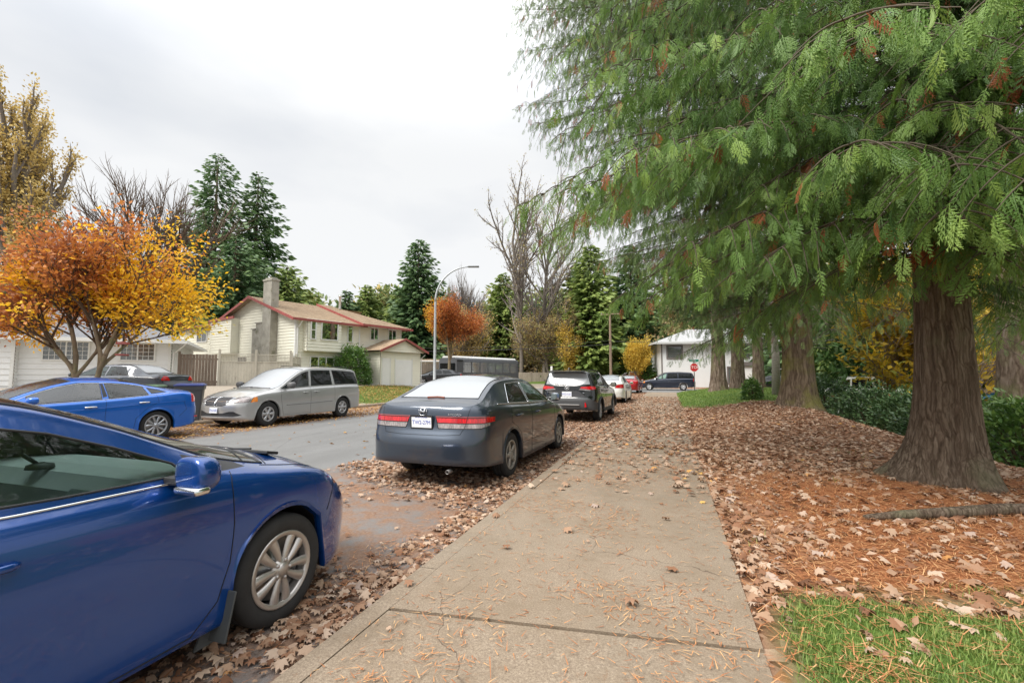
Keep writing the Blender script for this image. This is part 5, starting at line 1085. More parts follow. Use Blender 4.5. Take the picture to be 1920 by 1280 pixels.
simple_car('parked_car','red sedan with misted windscreen facing the camera beyond the silver minivan',(-12.0,28.6,0),-HD-.02,variant(SP_CIV,x=(-1.0,3.5),wb=2.6),paint('faded_red',(.42,.06,.055),.2,.3,None),glassmat('windscreen_frost',(.5,.5,.5),.2,mist_sheen=.9,rough=.4),GL_D,(-.36,.55))
simple_car('parked_car','dark sedan with silver wheels parked before the greyed board fence',(-19.4,38.6,.55),R(214),SP_JET,P_DK,GL_D,GL_D,(-.60,.36))
simple_car('parked_car','dark car partly hidden behind the fir trunks on the cross street',(9.0,44.5,0),R(180),variant(SP_SUV,cat='car'),P_BLK,GL_D,GL_D,(-.6,.3)) if 0 else None
simple_car('parked_car','dark sedan half hidden behind the two far fir trunks',(9.6,45.5,0),R(178),SP_JET,P_BLK,GL_D,GL_D,(-.60,.36))
# grey bus
BG=M('bus_grey',(.10,.105,.115),.45,.1,noise=(1,.05)); 
bs_=empty('bus',(-20.3,41.65,.5),math.atan2(10.59,3.07),'long dark grey bus with a white roof and tall side windows','bus')
Lb=11.0; 
b=B(); prof=[(-1.25,.35),(1.25,.35),(1.25,2.35),(1.16,2.62),(.9,2.74),(-.9,2.74),(-1.16,2.62),(-1.25,2.35)]; b.prism(prof,Lb,(0,1.25,0),'x'); b.build('body',BG,bs_)
b=B(); b.prism([(-.95,2.742),(.95,2.742),(.8,2.92),(-.8,2.92)],Lb-.3,(.15,1.25,0),'x'); b.build('roof',M('roof_white',(.7,.7,.68),.6),bs_)
for k in range(7):
    u=1.0+k*1.38; b=B(); b.box((u+.55,-.012,1.74),(1.20,.03,1.08),bev=.03); w_=b.build('side_window',GL_J,bs_); b=B(); b.box((u+.55,-.03,2.04),(1.12,.015,.03)); b.build('sash_bar',BG,w_)
b=B(); b.box((Lb+.01,1.25,1.75),(.03,2.0,1.05),bev=.05); b.build('end_window',GL_J,bs_)
b=B(); b.box((-.01,1.25,1.55),(.03,2.1,1.25),bev=.05); b.build('windscreen',GL_D,bs_)
b=B(); b.box((.45,-.02,2.42),(.9,.05,.16),bev=.02); b.build('destination_board',BLACK,bs_)
for u in(2.0,8.3):
    for yy in(-.0,2.5):
        b=B(); b.lathe([(.2,-.14),(.46,-.14),(.48,-.1),(.48,.1),(.46,.14),(.2,.14)],24,'y',c=(u,yy+(.13 if yy<1 else -.13),.48)); b.build('wheel',RUB,bs_,True)
# trailer with lattice gate far right
tr=empty('utility_trailer',(10.6,22.6,-.62),R(12),'utility trailer loaded with blue tarp and boards beyond the mossy trunk','trailer')
b=B(); b.box((1.8,.8,.62),(4.2,1.9,.10)); b.build('deck',M('trailer_grey',(.22,.23,.25),.6,.4),tr)
for s_ in(0,1.72):
    b=B(); b.box((1.8,s_-.02,1.02),(4.2,.05,.06)); b.box((1.8,s_-.02,.72),(4.2,.05,.06)); b.build('side_rail',M('trailer_dark',(.05,.06,.08),.5),tr)
b=B()
for k in range(30):
    b.box((-.2+k*.145,-.05,.86),(.02,.015,.42),ry=.7); b.box((-.2+k*.145,-.062,.86),(.02,.015,.42),ry=-.7)
b.build('lattice_panel',M('trailer_dark',(.05,.06,.08),.5),tr)
bm=bmesh.new(); bmesh.ops.create_icosphere(bm,subdivisions=4,radius=1)
V=np.array([v.co[:] for v in bm.verts]); Fq=[[v.index for v in f.verts] for f in bm.faces]; bm.free(); V=V*np.array([1.7,.75,.34])*(1+.22*(fnoise(V[:,0]*3+9,V[:,1]*3+V[:,2]*4+9,.5,4)[:,None]-.5)); b=B(); b.add(V+np.array([1.8,.8,1.12]),Fq); b.build('tarp_load',M('tarp_blue',(.05,.22,.45),.5,noise=(3,.3)),tr,True)
for k in range(4):
    b=B(); b.box((1.8,.2+.3*k,1.42+.03*k),(4.3,.16,.035),rz=.06*(k-1.5),ry=.03*k); b.build('plank',M('plank_pale',(.42,.32,.20),.8),tr)
b=B(); b.lathe([(.15,-.1),(.32,-.1),(.34,0),(.32,.1),(.15,.1)],20,'y',c=(2,-.15,.34)); b.build('wheel',RUB,tr,True)
pu=simple_car('parked_van','white van glimpsed through the yellow-leaved shrub right of the mossy trunk',(10.3,29.5,-.35),R(186),variant(SP_VAN,cat='van'),P_WH,GL_D,GL_D,None,'van')
# ------------------------------------------------------------ vegetation
def merge_tubes(name,parts,mat,parent,smooth=True):
    V=[];F=[];n=0
    for v,f in parts:
        V.append(v); F+= [[i+n for i in q] for q in f]; n+=len(v)
    return mesh(name,np.concatenate(V),F,mat,parent,smooth)
def frames(D,U=None,roll=None):
    """orthonormal frames (N,3,3) with columns x=D, z~U"""
    D=D/np.linalg.norm(D,axis=1,keepdims=True)
    if U is None: U=np.tile([0,0,1.],(len(D),1))
    Yv=np.cross(U,D); l=np.linalg.norm(Yv,axis=1,keepdims=True); bad=l[:,0]<1e-4; Yv[bad]=[0,1,0]; l[bad]=1; Yv/=l; Zv=np.cross(D,Yv)
    if roll is not None:
        c,s=np.cos(roll)[:,None],np.sin(roll)[:,None]; Yv,Zv=Yv*c+Zv*s,-Yv*s+Zv*c
    return np.stack([D,Yv,Zv],-1)
def scatter(T,TF,P,Fr,S,tint):
    """stamp template T (k,3) at P with frames Fr and scale S; returns V,F,tint"""
    k=len(T); N=len(P); V=np.einsum('nij,nkj->nki',Fr,T[None]*np.asarray(S).reshape(N,1,-1))+P[:,None]
    F=(TF[None]+(np.arange(N)*k)[:,None,None]).reshape(-1,TF.shape[1]); return V.reshape(-1,3),F,np.repeat(tint,k)
def frond_template(lvl,seed=1,wf=1.):
    """a flat drooping cedar spray, length 1 along x; triangles only"""
    r=np.random.default_rng(seed); V=[];F=[]
    z=lambda x,y:-.34*x*x-.25*y*y
    def tri(a,b,c): k=len(V); V.extend([a,b,c]); F.append([k,k+1,k+2])
    tri((0,-.012,0),(0,.012,0),(1,0,z(1,0)))
    n=7 if lvl else 8
    for i in range(n):
        t=(i+.6)/(n+.3); L0_=(.40*wf*(1-t)**.65+.05)*(1 if i else .75)
        for s in(-1,1):
            L=L0_*r.uniform(.55,1.25); a=s*R(44-8*t)+r.uniform(-.16,.16); x0=t*.86+.03*(s>0); x1=x0+L*math.cos(a); y1=L*math.sin(a)
            w=.028 if lvl else .022; nx_,ny_=-math.sin(a)*w,math.cos(a)*w; xm,ym=(x0*.55+x1*.45),y1*.45
            tri((x0,0,z(x0,0)),(xm+nx_,ym+ny_,z(xm,ym)),(x1,y1,z(x1,y1)-.03)); tri((x0,0,z(x0,0)),(x1,y1,z(x1,y1)-.03),(xm-nx_,ym-ny_,z(xm,ym)-.01))
            if lvl:
                m=3
                for j in range(m):
                    q=(j+.8)/(m+.9); l2=L*.36*(1-q*.55); px,py=x0+(x1-x0)*q,y1*q
                    for s2 in(-1,1):
                        a2=a+s2*R(42); ex,ey=px+l2*math.cos(a2),py+l2*math.sin(a2); dx,dy=(x1-x0)*.10,y1*.10
                        tri((px-dx*.6,py-dy*.6,z(px,py)),(px+dx*.8,py+dy*.8,z(px,py)),(ex,ey,z(ex,ey)-.02))
    return np.array(V,float),np.array(F)
LIMBM=M('cedar_limb',(.085,.065,.042),.9,noise=(8,.25))
FTS=[(frond_template(1,k,w),frond_template(0,k,w)) for k,w in((1,1.),(2,1.35),(3,.72),(4,1.1))]
BARKC=bpy.data.materials.new('cedar_bark'); BARKC.use_nodes=True
def barkmat(name,dark,mid,light,moss=None,sx=9,sz=.8,dist=.06,mossr=(.5,.7)):
    m=bpy.data.materials.get(name) or bpy.data.materials.new(name); m.use_nodes=True; t=m.node_tree; b=t.nodes['Principled BSDF']; b.inputs['Roughness'].default_value=.95; b.inputs['Specular IOR Level'].default_value=.1
    tc_=t.nodes.new('ShaderNodeTexCoord').outputs['Object']
    w=NN(t,'ShaderNodeTexNoise',{'Vector':tc_,'Scale':2.2,'Detail':3.}); ad=NN(t,'ShaderNodeVectorMath',{0:w.outputs['Color'],1:(.16,.16,.5)},operation='MULTIPLY'); ad2=NN(t,'ShaderNodeVectorMath',{0:tc_,1:ad.outputs[0]},operation='ADD')
    mp_=NN(t,'ShaderNodeMapping',{'Vector':ad2.outputs[0],'Scale':(sx,sx,sz)})
    n1=NN(t,'ShaderNodeTexNoise',{'Vector':mp_.outputs[0],'Scale':1.9,'Detail':10.,'Roughness':.7}).outputs[0]
    v1=NN(t,'ShaderNodeTexVoronoi',{'Vector':mp_.outputs[0],'Scale':1.2},feature='DISTANCE_TO_EDGE').outputs[0]
    vm=NN(t,'ShaderNodeMapRange',{0:v1,1:0.,2:.18,3:.74,4:1.}).outputs[0]
    h=NN(t,'ShaderNodeMath',{0:n1,1:vm},operation='MULTIPLY').outputs[0]
    c=ramp(t,h,[(.22,dark),(.42,mid),(.62,light)])
    if moss:
        mm=NN(t,'ShaderNodeMapRange',{0:nz_(t,tc_,1.3,6,.6),1:mossr[0],2:mossr[1]}).outputs[0]; mf=NN(t,'ShaderNodeMath',{0:mm,1:n1},operation='MULTIPLY'); c=mixc(t,NN(t,'ShaderNodeMath',{0:mf.outputs[0],1:1.7},operation='MULTIPLY').outputs[0],c,moss)
    t.links.new(c,b.inputs['Base Color']); bp=NN(t,'ShaderNodeBump',{'Height':h,'Strength':1.,'Distance':dist}); t.links.new(bp.outputs[0],b.inputs['Normal']); return m
BARKC=barkmat('cedar_bark',(.035,.025,.018),(.125,.092,.066),(.26,.205,.155),(.17,.17,.10),sx=17,sz=.40,dist=.045,mossr=(.55,.75))
BARKM=barkmat('mossy_bark',(.045,.03,.02),(.13,.095,.065),(.26,.20,.14),(.20,.20,.05),sx=9,sz=.6,mossr=(.46,.66))
BARKF=barkmat('fir_bark',(.04,.028,.02),(.15,.11,.082),(.27,.215,.17),(.17,.19,.07),sx=5,sz=1.1,dist=.07,mossr=(.5,.75))
BARKG=M('bark_grey',(.17,.145,.12),.95,noise=[(5,.3),(30,.2)],bump=(14,.6)); BARKMP=M('bark_maple',(.21,.16,.105),.9,noise=[(4,.25),(30,.15)],bump=(16,.5),mix=[((.17,.17,.07),3,.5,.7)]); TWIG=M('twig_brown',(.10,.065,.04),.9); TWIGG=M('twig_grey',(.20,.17,.15),.9)
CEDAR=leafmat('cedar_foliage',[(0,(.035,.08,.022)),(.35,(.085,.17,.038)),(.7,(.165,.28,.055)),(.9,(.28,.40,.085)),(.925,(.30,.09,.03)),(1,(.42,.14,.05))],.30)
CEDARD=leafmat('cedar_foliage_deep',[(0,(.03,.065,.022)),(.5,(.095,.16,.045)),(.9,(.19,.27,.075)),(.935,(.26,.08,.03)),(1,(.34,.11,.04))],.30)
def trunk(name,P,r0,r1,h,mat,parent,root=.9,nseed=1,n=72,m=46,lean=(0,0),flare=.8,lobes=7):
    """fluted tapering trunk with a root flare"""
    r=np.random.default_rng(nseed); z=np.concatenate([np.linspace(-.35,1.1,22),np.linspace(1.2,h,m)]); a=np.linspace(0,2*np.pi,n,endpoint=False)
    ph=r.uniform(0,6.28,lobes); am=r.uniform(.4,1,lobes)
    Z,A=np.meshgrid(z,a,indexing='ij'); t=np.clip(Z/h,0,1); Rr=r0+(r1-r0)*t**.8
    fl=flare*np.exp(-np.maximum(Z+.1,0)/.30); lob=np.zeros_like(A)
    for k in range(lobes): lob+=am[k]*np.maximum(0,np.cos((A-ph[k])))**14
    Rr=Rr*(1+.30*np.exp(-np.maximum(Z,0)/.9)+fl*(.18+.75*lob))
    Rr*=1+.035*np.sin(A*11+np.sin(Z*1.1)*1.2+ph[0])+.022*np.sin(A*19+Z*.6)+.03*np.sin(A*4+Z*.35+ph[1])+.012*(r.random(A.shape)-.5)
    X=Rr*np.cos(A)+lean[0]*t+.05*np.sin(Z*.5); Y=Rr*np.sin(A)+lean[1]*t
    V=np.stack([X,Y,Z],-1).reshape(-1,3); nz2=len(z); ii,jj=np.meshgrid(np.arange(nz2-1),np.arange(n),indexing='ij'); q=(ii*n+jj).ravel(); q2=(ii*n+(jj+1)%n).ravel()
    return mesh(name,V,np.stack([q,q2,q2+n,q+n],1),mat,parent,True)
CAMP=np.array([0,0,1.48])
def cedar(loc,label,r0,h,limbs,mat,bark,seed,near_lod=0,trunkseed=1,fs=.34,top_r=.12,flare=.8,dens=1.0,cat='tree',group='cedars beside the sidewalk',step=.30,fstep=.17,clip=None,nm='cedar_tree'):
    """limbs: list of (height, azimuth, length, rise, droop)"""
    r=np.random.default_rng(seed); o=empty(nm,(loc[0],loc[1],loc[2]),0,label,cat,group)
    trunk('trunk',None,r0,top_r,h,bark,o,nseed=trunkseed,flare=flare)
    tubes=[];P=[];D=[];S=[];T=[];base=np.array(loc)
    for hz,az,L,rise,droop in limbs:
        if clip is not None:
            for _ in range(6):
                tp=base+np.array([math.cos(az)*L,math.sin(az)*L,hz+rise*L-droop*L+.10*L-.25]); mp3=base+np.array([math.cos(az)*L*.75,math.sin(az)*L*.75,hz+(rise*.75-droop*.56)*L-.2])
                if clip(tp) or clip(mp3): L*=.85
        n=12; t=np.linspace(0,1,n); d=np.array([math.cos(az),math.sin(az)])
        side=np.array([-d[1],d[0]])*r.uniform(-.12,.12)*L
        rt=r0+(top_r-r0)*min(1,hz/h)**.8
        Q=np.c_[d[0]*(rt*.6+L*t)+side[0]*t**2,d[1]*(rt*.6+L*t)+side[1]*t**2,hz+rise*L*t-droop*L*t**2+.10*L*t**5]
        rad=np.linspace(.008+.005*L,.003,n); tubes.append(tubeVF(Q,rad,6,False))
        sd=np.arange(.08*L+.18,L,step/dens); sides=1
        for s_ in sd:
            tt=s_/L; c=np.array([np.interp(tt,t,Q[:,i]) for i in range(3)]); k=min(n-2,int(tt*(n-1))); dv=Q[k+1]-Q[k]; dv/=np.linalg.norm(dv)
            for sg in(1,-1):
                l2=(.35+.26*L*(1-tt)**.7*(.5+tt))*r.uniform(.6,1.15); an=sg*R(r.uniform(38,68)); ca,sa=math.cos(an),math.sin(an)
                e=np.array([dv[0]*ca-dv[1]*sa,dv[0]*sa+dv[1]*ca,dv[2]*.5-.05]); e/=np.linalg.norm(e)
                m=7; u=np.linspace(0,1,m); q=c+np.outer(u*l2,e); q[:,2]-=r.uniform(.25,.6)*l2*u**2
                wc=q[-1]+base
                if clip is not None and clip(wc): continue
                tubes.append(tubeVF(q,np.linspace(.010,.003,m),4,False))
                fn_=max(2,int(l2/fstep)); 
                for j in range(fn_+1):
                    w=(j+.5)/(fn_+1) if j<fn_ else 1.; p=c+e*l2*w; p[2]-=.42*l2*w*w*1.0
                    i2=min(m-2,int(w*(m-1))); p=q[i2]*(1-(w*(m-1)-i2))+q[i2+1]*(w*(m-1)-i2)
                    dd=q[i2+1]-q[i2]; dd/=np.linalg.norm(dd); b_=R(r.uniform(25,75))*(1 if j%2 else -1)*(j<fn_)
                    cb,sb=math.cos(b_),math.sin(b_); f_=np.array([dd[0]*cb-dd[1]*sb,dd[0]*sb+dd[1]*cb,dd[2]-r.uniform(.15,1.35)])
                    P.append(p); D.append(f_); S.append(fs*r.uniform(.6,1.25)*(.75+.35*(1-tt)))
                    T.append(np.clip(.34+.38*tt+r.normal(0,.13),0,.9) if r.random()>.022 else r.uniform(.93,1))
    merge_tubes('limbs',tubes,LIMBM,o)
    P=np.array(P);D=np.array(D);S=np.array(S);T=np.array(T)
    # clumps of dead red-brown sprays
    for k in range(int(len(P)/900)):
        c=P[r.integers(len(P))]; T[np.linalg.norm(P-c,axis=1)<.20]=r.uniform(.93,1)
    T=np.clip(np.where(T<.92,T*1.0+.22*(fnoise(P[:,0]*1.1+P[:,2],P[:,1]*1.1-P[:,2]*.7,.8,9)-.5),T),0,1); T=np.where((T>.9)&(T<.93),.9,T)
    U=np.tile([0,0,1.],(len(P),1))+r.normal(0,.35,(len(P),3)); Fr=frames(D,U,r.normal(0,.5,len(P)))
    dist=np.linalg.norm(P+base-CAMP,axis=1); hi=dist<near_lod
    Vs=[];Fs=[];Ts=[];nn=0; pick=r.integers(0,4,len(P)); S3=np.c_[S,S*r.uniform(.75,1.15,len(P)),S*r.uniform(.3,1.6,len(P))]
    for q in range(4):
        for lv,msk in((0,hi),(1,~hi)):
            k=(pick==q)&msk
            if k.any(): v,f,t3=scatter(FTS[q][lv][0],FTS[q][lv][1],P[k],Fr[k],S3[k],T[k]); Vs.append(v);Fs.append(f+nn);Ts.append(t3);nn+=len(v)
    V=np.concatenate(Vs);F=np.concatenate(Fs);tt=np.concatenate(Ts)
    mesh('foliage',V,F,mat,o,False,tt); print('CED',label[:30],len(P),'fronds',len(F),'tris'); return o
r=np.random.default_rng(11)
# near cedar
limbs=[]
for hz in np.arange(2.6,10.6,.13):
    az=r.uniform(0,2*np.pi); d=math.cos(az-R(170)); L=(3.1+2.0*max(0,d)*min(1,(hz-2.0)/3.2))*(1-.015*(hz-2.5))*r.uniform(.8,1.12)
    if hz<3.2: L*=.85
    limbs.append((hz,az,L,r.uniform(.25,.5),r.uniform(.55,.8)))
for hz,az,L in((3.3,R(178),3.7),(3.9,R(165),4.3),(4.5,R(195),4.8),(4.9,R(172),5.7),(5.4,R(185),5.4),(3.0,R(205),4.2),(3.2,R(225),3.8),(3.6,R(240),3.8),(2.9,R(250),3.0),(4.2,R(215),4.6),(5.8,R(160),5.2),(6.3,R(180),5.0),(3.5,R(150),4.0),(4.6,R(140),4.8),(5.2,R(125),4.8),(2.9,R(130),3.3),(3.2,R(270),3.6),(3.9,R(285),3.9),(3.4,R(310),3.6),(4.4,R(260),4.2),(4.8,R(235),4.5),(5.6,R(210),4.8)): limbs.append((hz,az,L,r.uniform(.25,.4),r.uniform(.5,.7)))
for k in range(46):
    hz=3.3+k*.15; limbs.append((hz,R(r.uniform(205,300)),r.uniform(2.3,3.9),r.uniform(.25,.5),r.uniform(.6,.9)))
nocam=lambda w: np.linalg.norm(w-CAMP)<2.7 or (w[2]<2.35 and w[1]<7)
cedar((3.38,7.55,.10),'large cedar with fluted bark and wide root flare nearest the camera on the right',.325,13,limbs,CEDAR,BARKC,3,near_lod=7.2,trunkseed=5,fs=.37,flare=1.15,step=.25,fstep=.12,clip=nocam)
# second cedar, mossy trunk
limbs=[]
for hz in np.arange(2.9,19,.18):
    az=r.uniform(0,2*np.pi); d=math.cos(az-R(195)); L=(4.2+3.4*max(0,d)*min(1,(hz-1.5)/5))*(1-.03*(hz-2.9))*r.uniform(.8,1.1)
    limbs.append((hz,az,L,r.uniform(.2,.4),r.uniform(.45,.65)))
for k in range(64):
    hz=3.2+k*.24; limbs.append((hz,R(r.uniform(160,238)),r.uniform(.82,1.08)*(3.9+5.4*min(1,k/34)),r.uniform(.22,.34),r.uniform(.40,.52)))
cedar((4.15,18.2,Hs(4.15,18.2)-.1),'cedar with thick moss-covered double trunk standing beside the green shrubs',.50,22,limbs,CEDARD,BARKM,5,top_r=.1,trunkseed=8,fs=.40,flare=.8,step=.30,fstep=.16)
# mossy tree at the right edge
limbs=[(hz,r.uniform(0,6.28),r.uniform(2.6,4.2)*(1-.03*hz),r.uniform(.1,.3),r.uniform(.45,.7)) for hz in np.arange(3.4,14,.28)]
cedar((8.62,15.55,-.5),'thick tree with mossy roots cut off by the right edge of the photo',.56,17,limbs,CEDARD,BARKF,6,trunkseed=12,fs=.42,flare=1.0,step=.40,fstep=.22)
# firs on the far lawn
def fir_limbs(r,h0,h1,st,L0,L1): return [(hz,r.uniform(0,6.28),(L0+(L1-L0)*(hz-h0)/(h1-h0))*r.uniform(.75,1.1),r.uniform(.0,.15),r.uniform(.35,.6)) for hz in np.arange(h0,h1,st)]
for x,y,rr_,h0,lab,sd in((2.78,30.9,.44,5.2,'large fir trunk right of the stop sign, leftmost on the far lawn',21),(4.2,33.6,.42,4.2,'dark fir trunk just behind the leftmost far lawn fir',22),(6.2,38.4,.45,3.8,'fir trunk in front of the dark sedan, third on the far lawn',23),(7.6,33.0,.34,3.8,'slender dark fir trunk beside the pale birch',24)):
    cedar((x,y,Hs(x,y)-.15),lab,rr_,17,fir_limbs(r,h0,16,.42,4.4,2.0),CEDARD,BARKF,sd,trunkseed=sd,fs=.55,flare=.45,step=.5,fstep=.30,group='firs on the far lawn',nm='fir_tree')
# --- far conifers
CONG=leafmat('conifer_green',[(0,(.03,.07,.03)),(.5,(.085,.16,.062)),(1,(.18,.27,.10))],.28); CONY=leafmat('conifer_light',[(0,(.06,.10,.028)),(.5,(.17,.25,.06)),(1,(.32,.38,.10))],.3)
SP0=np.array([(0,-.13,0),(.5,-.25,-.06),(1,0,-.16),(.5,.25,-.06),(0,.13,0),(.28,0,.08)]); SPF=np.array([[0,1,5],[1,2,5],[2,3,5],[3,4,5]])
def conifer(loc,label,h,rad,seed,mat=CONG,n=110,bare=.08,fs=.55,pw=.54,up=0.0,grp='conifers behind the houses',spread=1.,lean=0,per=44):
    r=np.random.default_rng(seed); o=empty('conifer_tree',loc,0,label,'tree',grp); b=B(); b.tube([(0,0,-.5),(0,0,h*.5),(lean,0,h*.99)],[h*.016+.06,h*.010+.04,.02],8); b.build('trunk',BARKF,o,True)
    P=[];D=[];S=[];T=[];tubes=[]; n=int(n*1.75)
    for k in range(n):
        t=(k+.5)/n+r.normal(0,.008); t=min(max(t,0),.999); t=t**.92; hz=h*(bare+(1-bare)*t); L=rad*((1-t)**pw*(.9+.25*math.sin(k*2.4))+.03)*r.uniform(.66,1.15)*min(1,.6+t*5); az=k*2.39996+r.uniform(-.4,.4); d=np.array([math.cos(az),math.sin(az)*spread])
        m=max(4,int(per*L/rad+3)); s=r.uniform(.03,1,m)**.8; dr=r.uniform(.14,.42)-up
        c=np.c_[d[0]*L*s,d[1]*L*s,hz-dr*L*s+.26*L*s**3]; lat=r.normal(0,.17,m)*L*(1.15-s)+r.normal(0,.10,m); c[:,0]+=-d[1]*lat; c[:,1]+=d[0]*lat; c[:,2]+=r.normal(0,.05,m)*L-.05*abs(lat)
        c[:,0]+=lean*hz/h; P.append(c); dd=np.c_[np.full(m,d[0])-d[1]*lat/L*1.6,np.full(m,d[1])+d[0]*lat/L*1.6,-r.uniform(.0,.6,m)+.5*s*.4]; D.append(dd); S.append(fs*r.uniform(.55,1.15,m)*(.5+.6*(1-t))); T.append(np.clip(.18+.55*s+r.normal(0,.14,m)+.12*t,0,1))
        if k%2==0: tubes.append(tubeVF(np.array([(lean*hz/h,0,hz),(d[0]*L*.5+lean*hz/h,d[1]*L*.5,hz-dr*L*.5)]),np.array([.05,.02]),4,False))
    merge_tubes('limbs',tubes,BARKF,o)
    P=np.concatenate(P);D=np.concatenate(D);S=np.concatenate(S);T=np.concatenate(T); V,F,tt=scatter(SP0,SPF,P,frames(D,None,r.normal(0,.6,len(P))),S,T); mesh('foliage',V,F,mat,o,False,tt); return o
# --- broadleaf skeleton
def skeleton(r,h0,trunks,levels,L0,spread,upb,taper=.62,kids=(4,5,5),r0=.1,wob=.08,fork=.35):
    """returns polylines [(pts,radii,level)]"""
    out=[]
    def grow(p,d,L,rad,lv):
        m=6; pts=[p]; dv=d.copy()
        for i in range(m-1):
            dv=dv+r.normal(0,wob,3); dv[2]+=upb*(.5 if lv else .2)/m; dv/=np.linalg.norm(dv); pts.append(pts[-1]+dv*L/(m-1))
        pts=np.array(pts); out.append((pts,np.linspace(rad,rad*.55 if lv<levels-1 else rad*.25,m),lv))
        if lv+1<levels:
            nk=kids[min(lv,len(kids)-1)]
            for j in range(nk):
                t=fork+(1-fork)*(j+.6)/nk if j<nk-1 else 1.; i=min(m-2,int(t*(m-1))); f=t*(m-1)-i; q=pts[i]*(1-f)+pts[i+1]*f
                az=r.uniform(0,6.28); e=np.array([math.cos(az),math.sin(az),0]); e-=dv*e.dot(dv); e/=np.linalg.norm(e)+1e-9; sp_=spread*r.uniform(.7,1.25)*(1 if j<nk-1 else .4)
                nd=dv*math.cos(sp_)+e*math.sin(sp_); grow(q,nd/np.linalg.norm(nd),L*taper*r.uniform(.8,1.2),rad*.55,lv+1)
    for (p,d,L,rad) in trunks: d=np.array(d,float); grow(np.array(p,float),d/np.linalg.norm(d),L,rad,0)
    return out
LF=np.array([(0,0,0),(.45,-.26,.03),(1,0,-.06),(.45,.26,.03)]); LFF=np.array([[0,1,2],[0,2,3]])
def broadleaf(name,loc,label,sk,bark,twig,leaf=None,nl=12,ls=.09,seed=1,spreadl=.12,clump=None,group=None,droop=.3,tintf=None,minlv=2,keep=None,bigroot=False,cat='tree'):
    r=np.random.default_rng(seed); o=empty(name,loc,0,label,cat,group)
    tk=[tubeVF(p,rd,8 if lv<2 else 5 if lv==2 else 3,False) for p,rd,lv in sk if lv<2]; tw=[tubeVF(p,rd,5 if lv==2 else 3,False) for p,rd,lv in sk if lv>=2]
    merge_tubes('trunk',tk,bark,o)
    if tw: merge_tubes('twigs',tw,twig,o)
    if leaf:
        P=[];D=[]
        for p,rd,lv in sk:
            if lv>=minlv:
                k=nl if lv>minlv else max(1,nl//2); t=r.uniform(.15,1.05,k)*5; i=np.clip(t.astype(int),0,len(p)-2); f=(t-i)[:,None]; c=p[i]*(1-f)+p[i+1]*f+r.normal(0,spreadl,(k,3)); dd=(p[-1]-p[0]); dd=dd/np.linalg.norm(dd)+r.normal(0,.7,(k,3)); dd[:,2]-=droop; P.append(c); D.append(dd)
        P=np.concatenate(P);D=np.concatenate(D)
        if keep is not None: kk=keep(P,r); P,D=P[kk],D[kk]
        T=tintf(P,r) if tintf else r.random(len(P)); V,F,tt=scatter(LF,LFF,P,frames(D,None,r.uniform(-1.2,1.2,len(P))),ls*r.uniform(.6,1.2,len(P)),T); mesh('foliage',V,F,leaf,o,False,tt); print(name,len(P),'leaves')
    return o
AUT=leafmat('autumn_leaves',[(0,(.38,.13,.05)),(.34,(.64,.25,.05)),(.44,(.80,.43,.04)),(.54,(.92,.56,.02)),(.9,(.86,.56,.035)),(1,(.50,.50,.06))],.45)
YEL=leafmat('yellow_leaves',[(0,(.30,.20,.05)),(.5,(.62,.42,.07)),(1,(.80,.60,.10))],.45); OLV=leafmat('olive_gold_leaves',[(0,(.36,.26,.09)),(.5,(.60,.43,.13)),(1,(.74,.58,.24))],.4); ORG=leafmat('orange_leaves',[(0,(.26,.07,.025)),(.6,(.52,.17,.04)),(.85,(.65,.30,.04)),(1,(.80,.48,.04))],.4)
BRN=leafmat('brown_leaves',[(0,(.26,.17,.10)),(.45,(.48,.34,.18)),(.75,(.30,.34,.12)),(1,(.72,.54,.16))],.4); GRN=leafmat('shrub_green',[(0,(.03,.075,.018)),(.5,(.10,.20,.045)),(1,(.26,.38,.09))],.3,.35); GRD=leafmat('shrub_dark',[(0,(.018,.04,.018)),(.5,(.06,.12,.045)),(.95,(.16,.26,.09)),(1,(.40,.20,.08))],.2,.30); GLM=leafmat('hedge_green',[(0,(.02,.05,.012)),(.6,(.07,.15,.03)),(1,(.14,.24,.05))],.3); GYL=leafmat('green_yellow_mix',[(0,(.05,.09,.02)),(.6,(.16,.23,.045)),(.85,(.40,.38,.05)),(1,(.72,.52,.05))],.35)
# street maple (orange, yellow, brown) by the bungalow
r=np.random.default_rng(31); mb=(-16.15,8.45,Hs(-16.15,8.45)-.05)
tr_=[((0.05,0,0),(.08,-.05,1),1.5,.13),((-.05,0,0),(.36,.2,1),2.4,.12)]
sk=[(np.array([(0,0,-.3),(.0,0,.3)]),np.array([.2,.16]),0)]+skeleton(r,0,[((-.10,0,.2),(-.20,-.06,1),1.8,.11),((.10,.03,.2),(.15,.06,1),1.85,.10)],5,1.0,.62,.28,.80,(5,5,5,4),wob=.07,fork=.55)
def mt(P,r):
    q=P[:,0]*.9+P[:,1]*.4; n=fnoise(P[:,0]+P[:,2]*.7,P[:,1]-P[:,2]*.5,.85,14)
    return np.clip(.42+.24*(q/2.4)+.75*(n-.5)+.10*(3.2-P[:,2])+.03+r.normal(0,.09,len(P)),0,.97)
broadleaf('maple_tree',mb,'orange, yellow and rust-brown tree with forked trunk in front of the white bungalow',sk,BARKMP,TWIG,AUT,nl=18,ls=.15,seed=5,spreadl=.13,tintf=mt,minlv=3,droop=.5)
mo=np.array(mb)
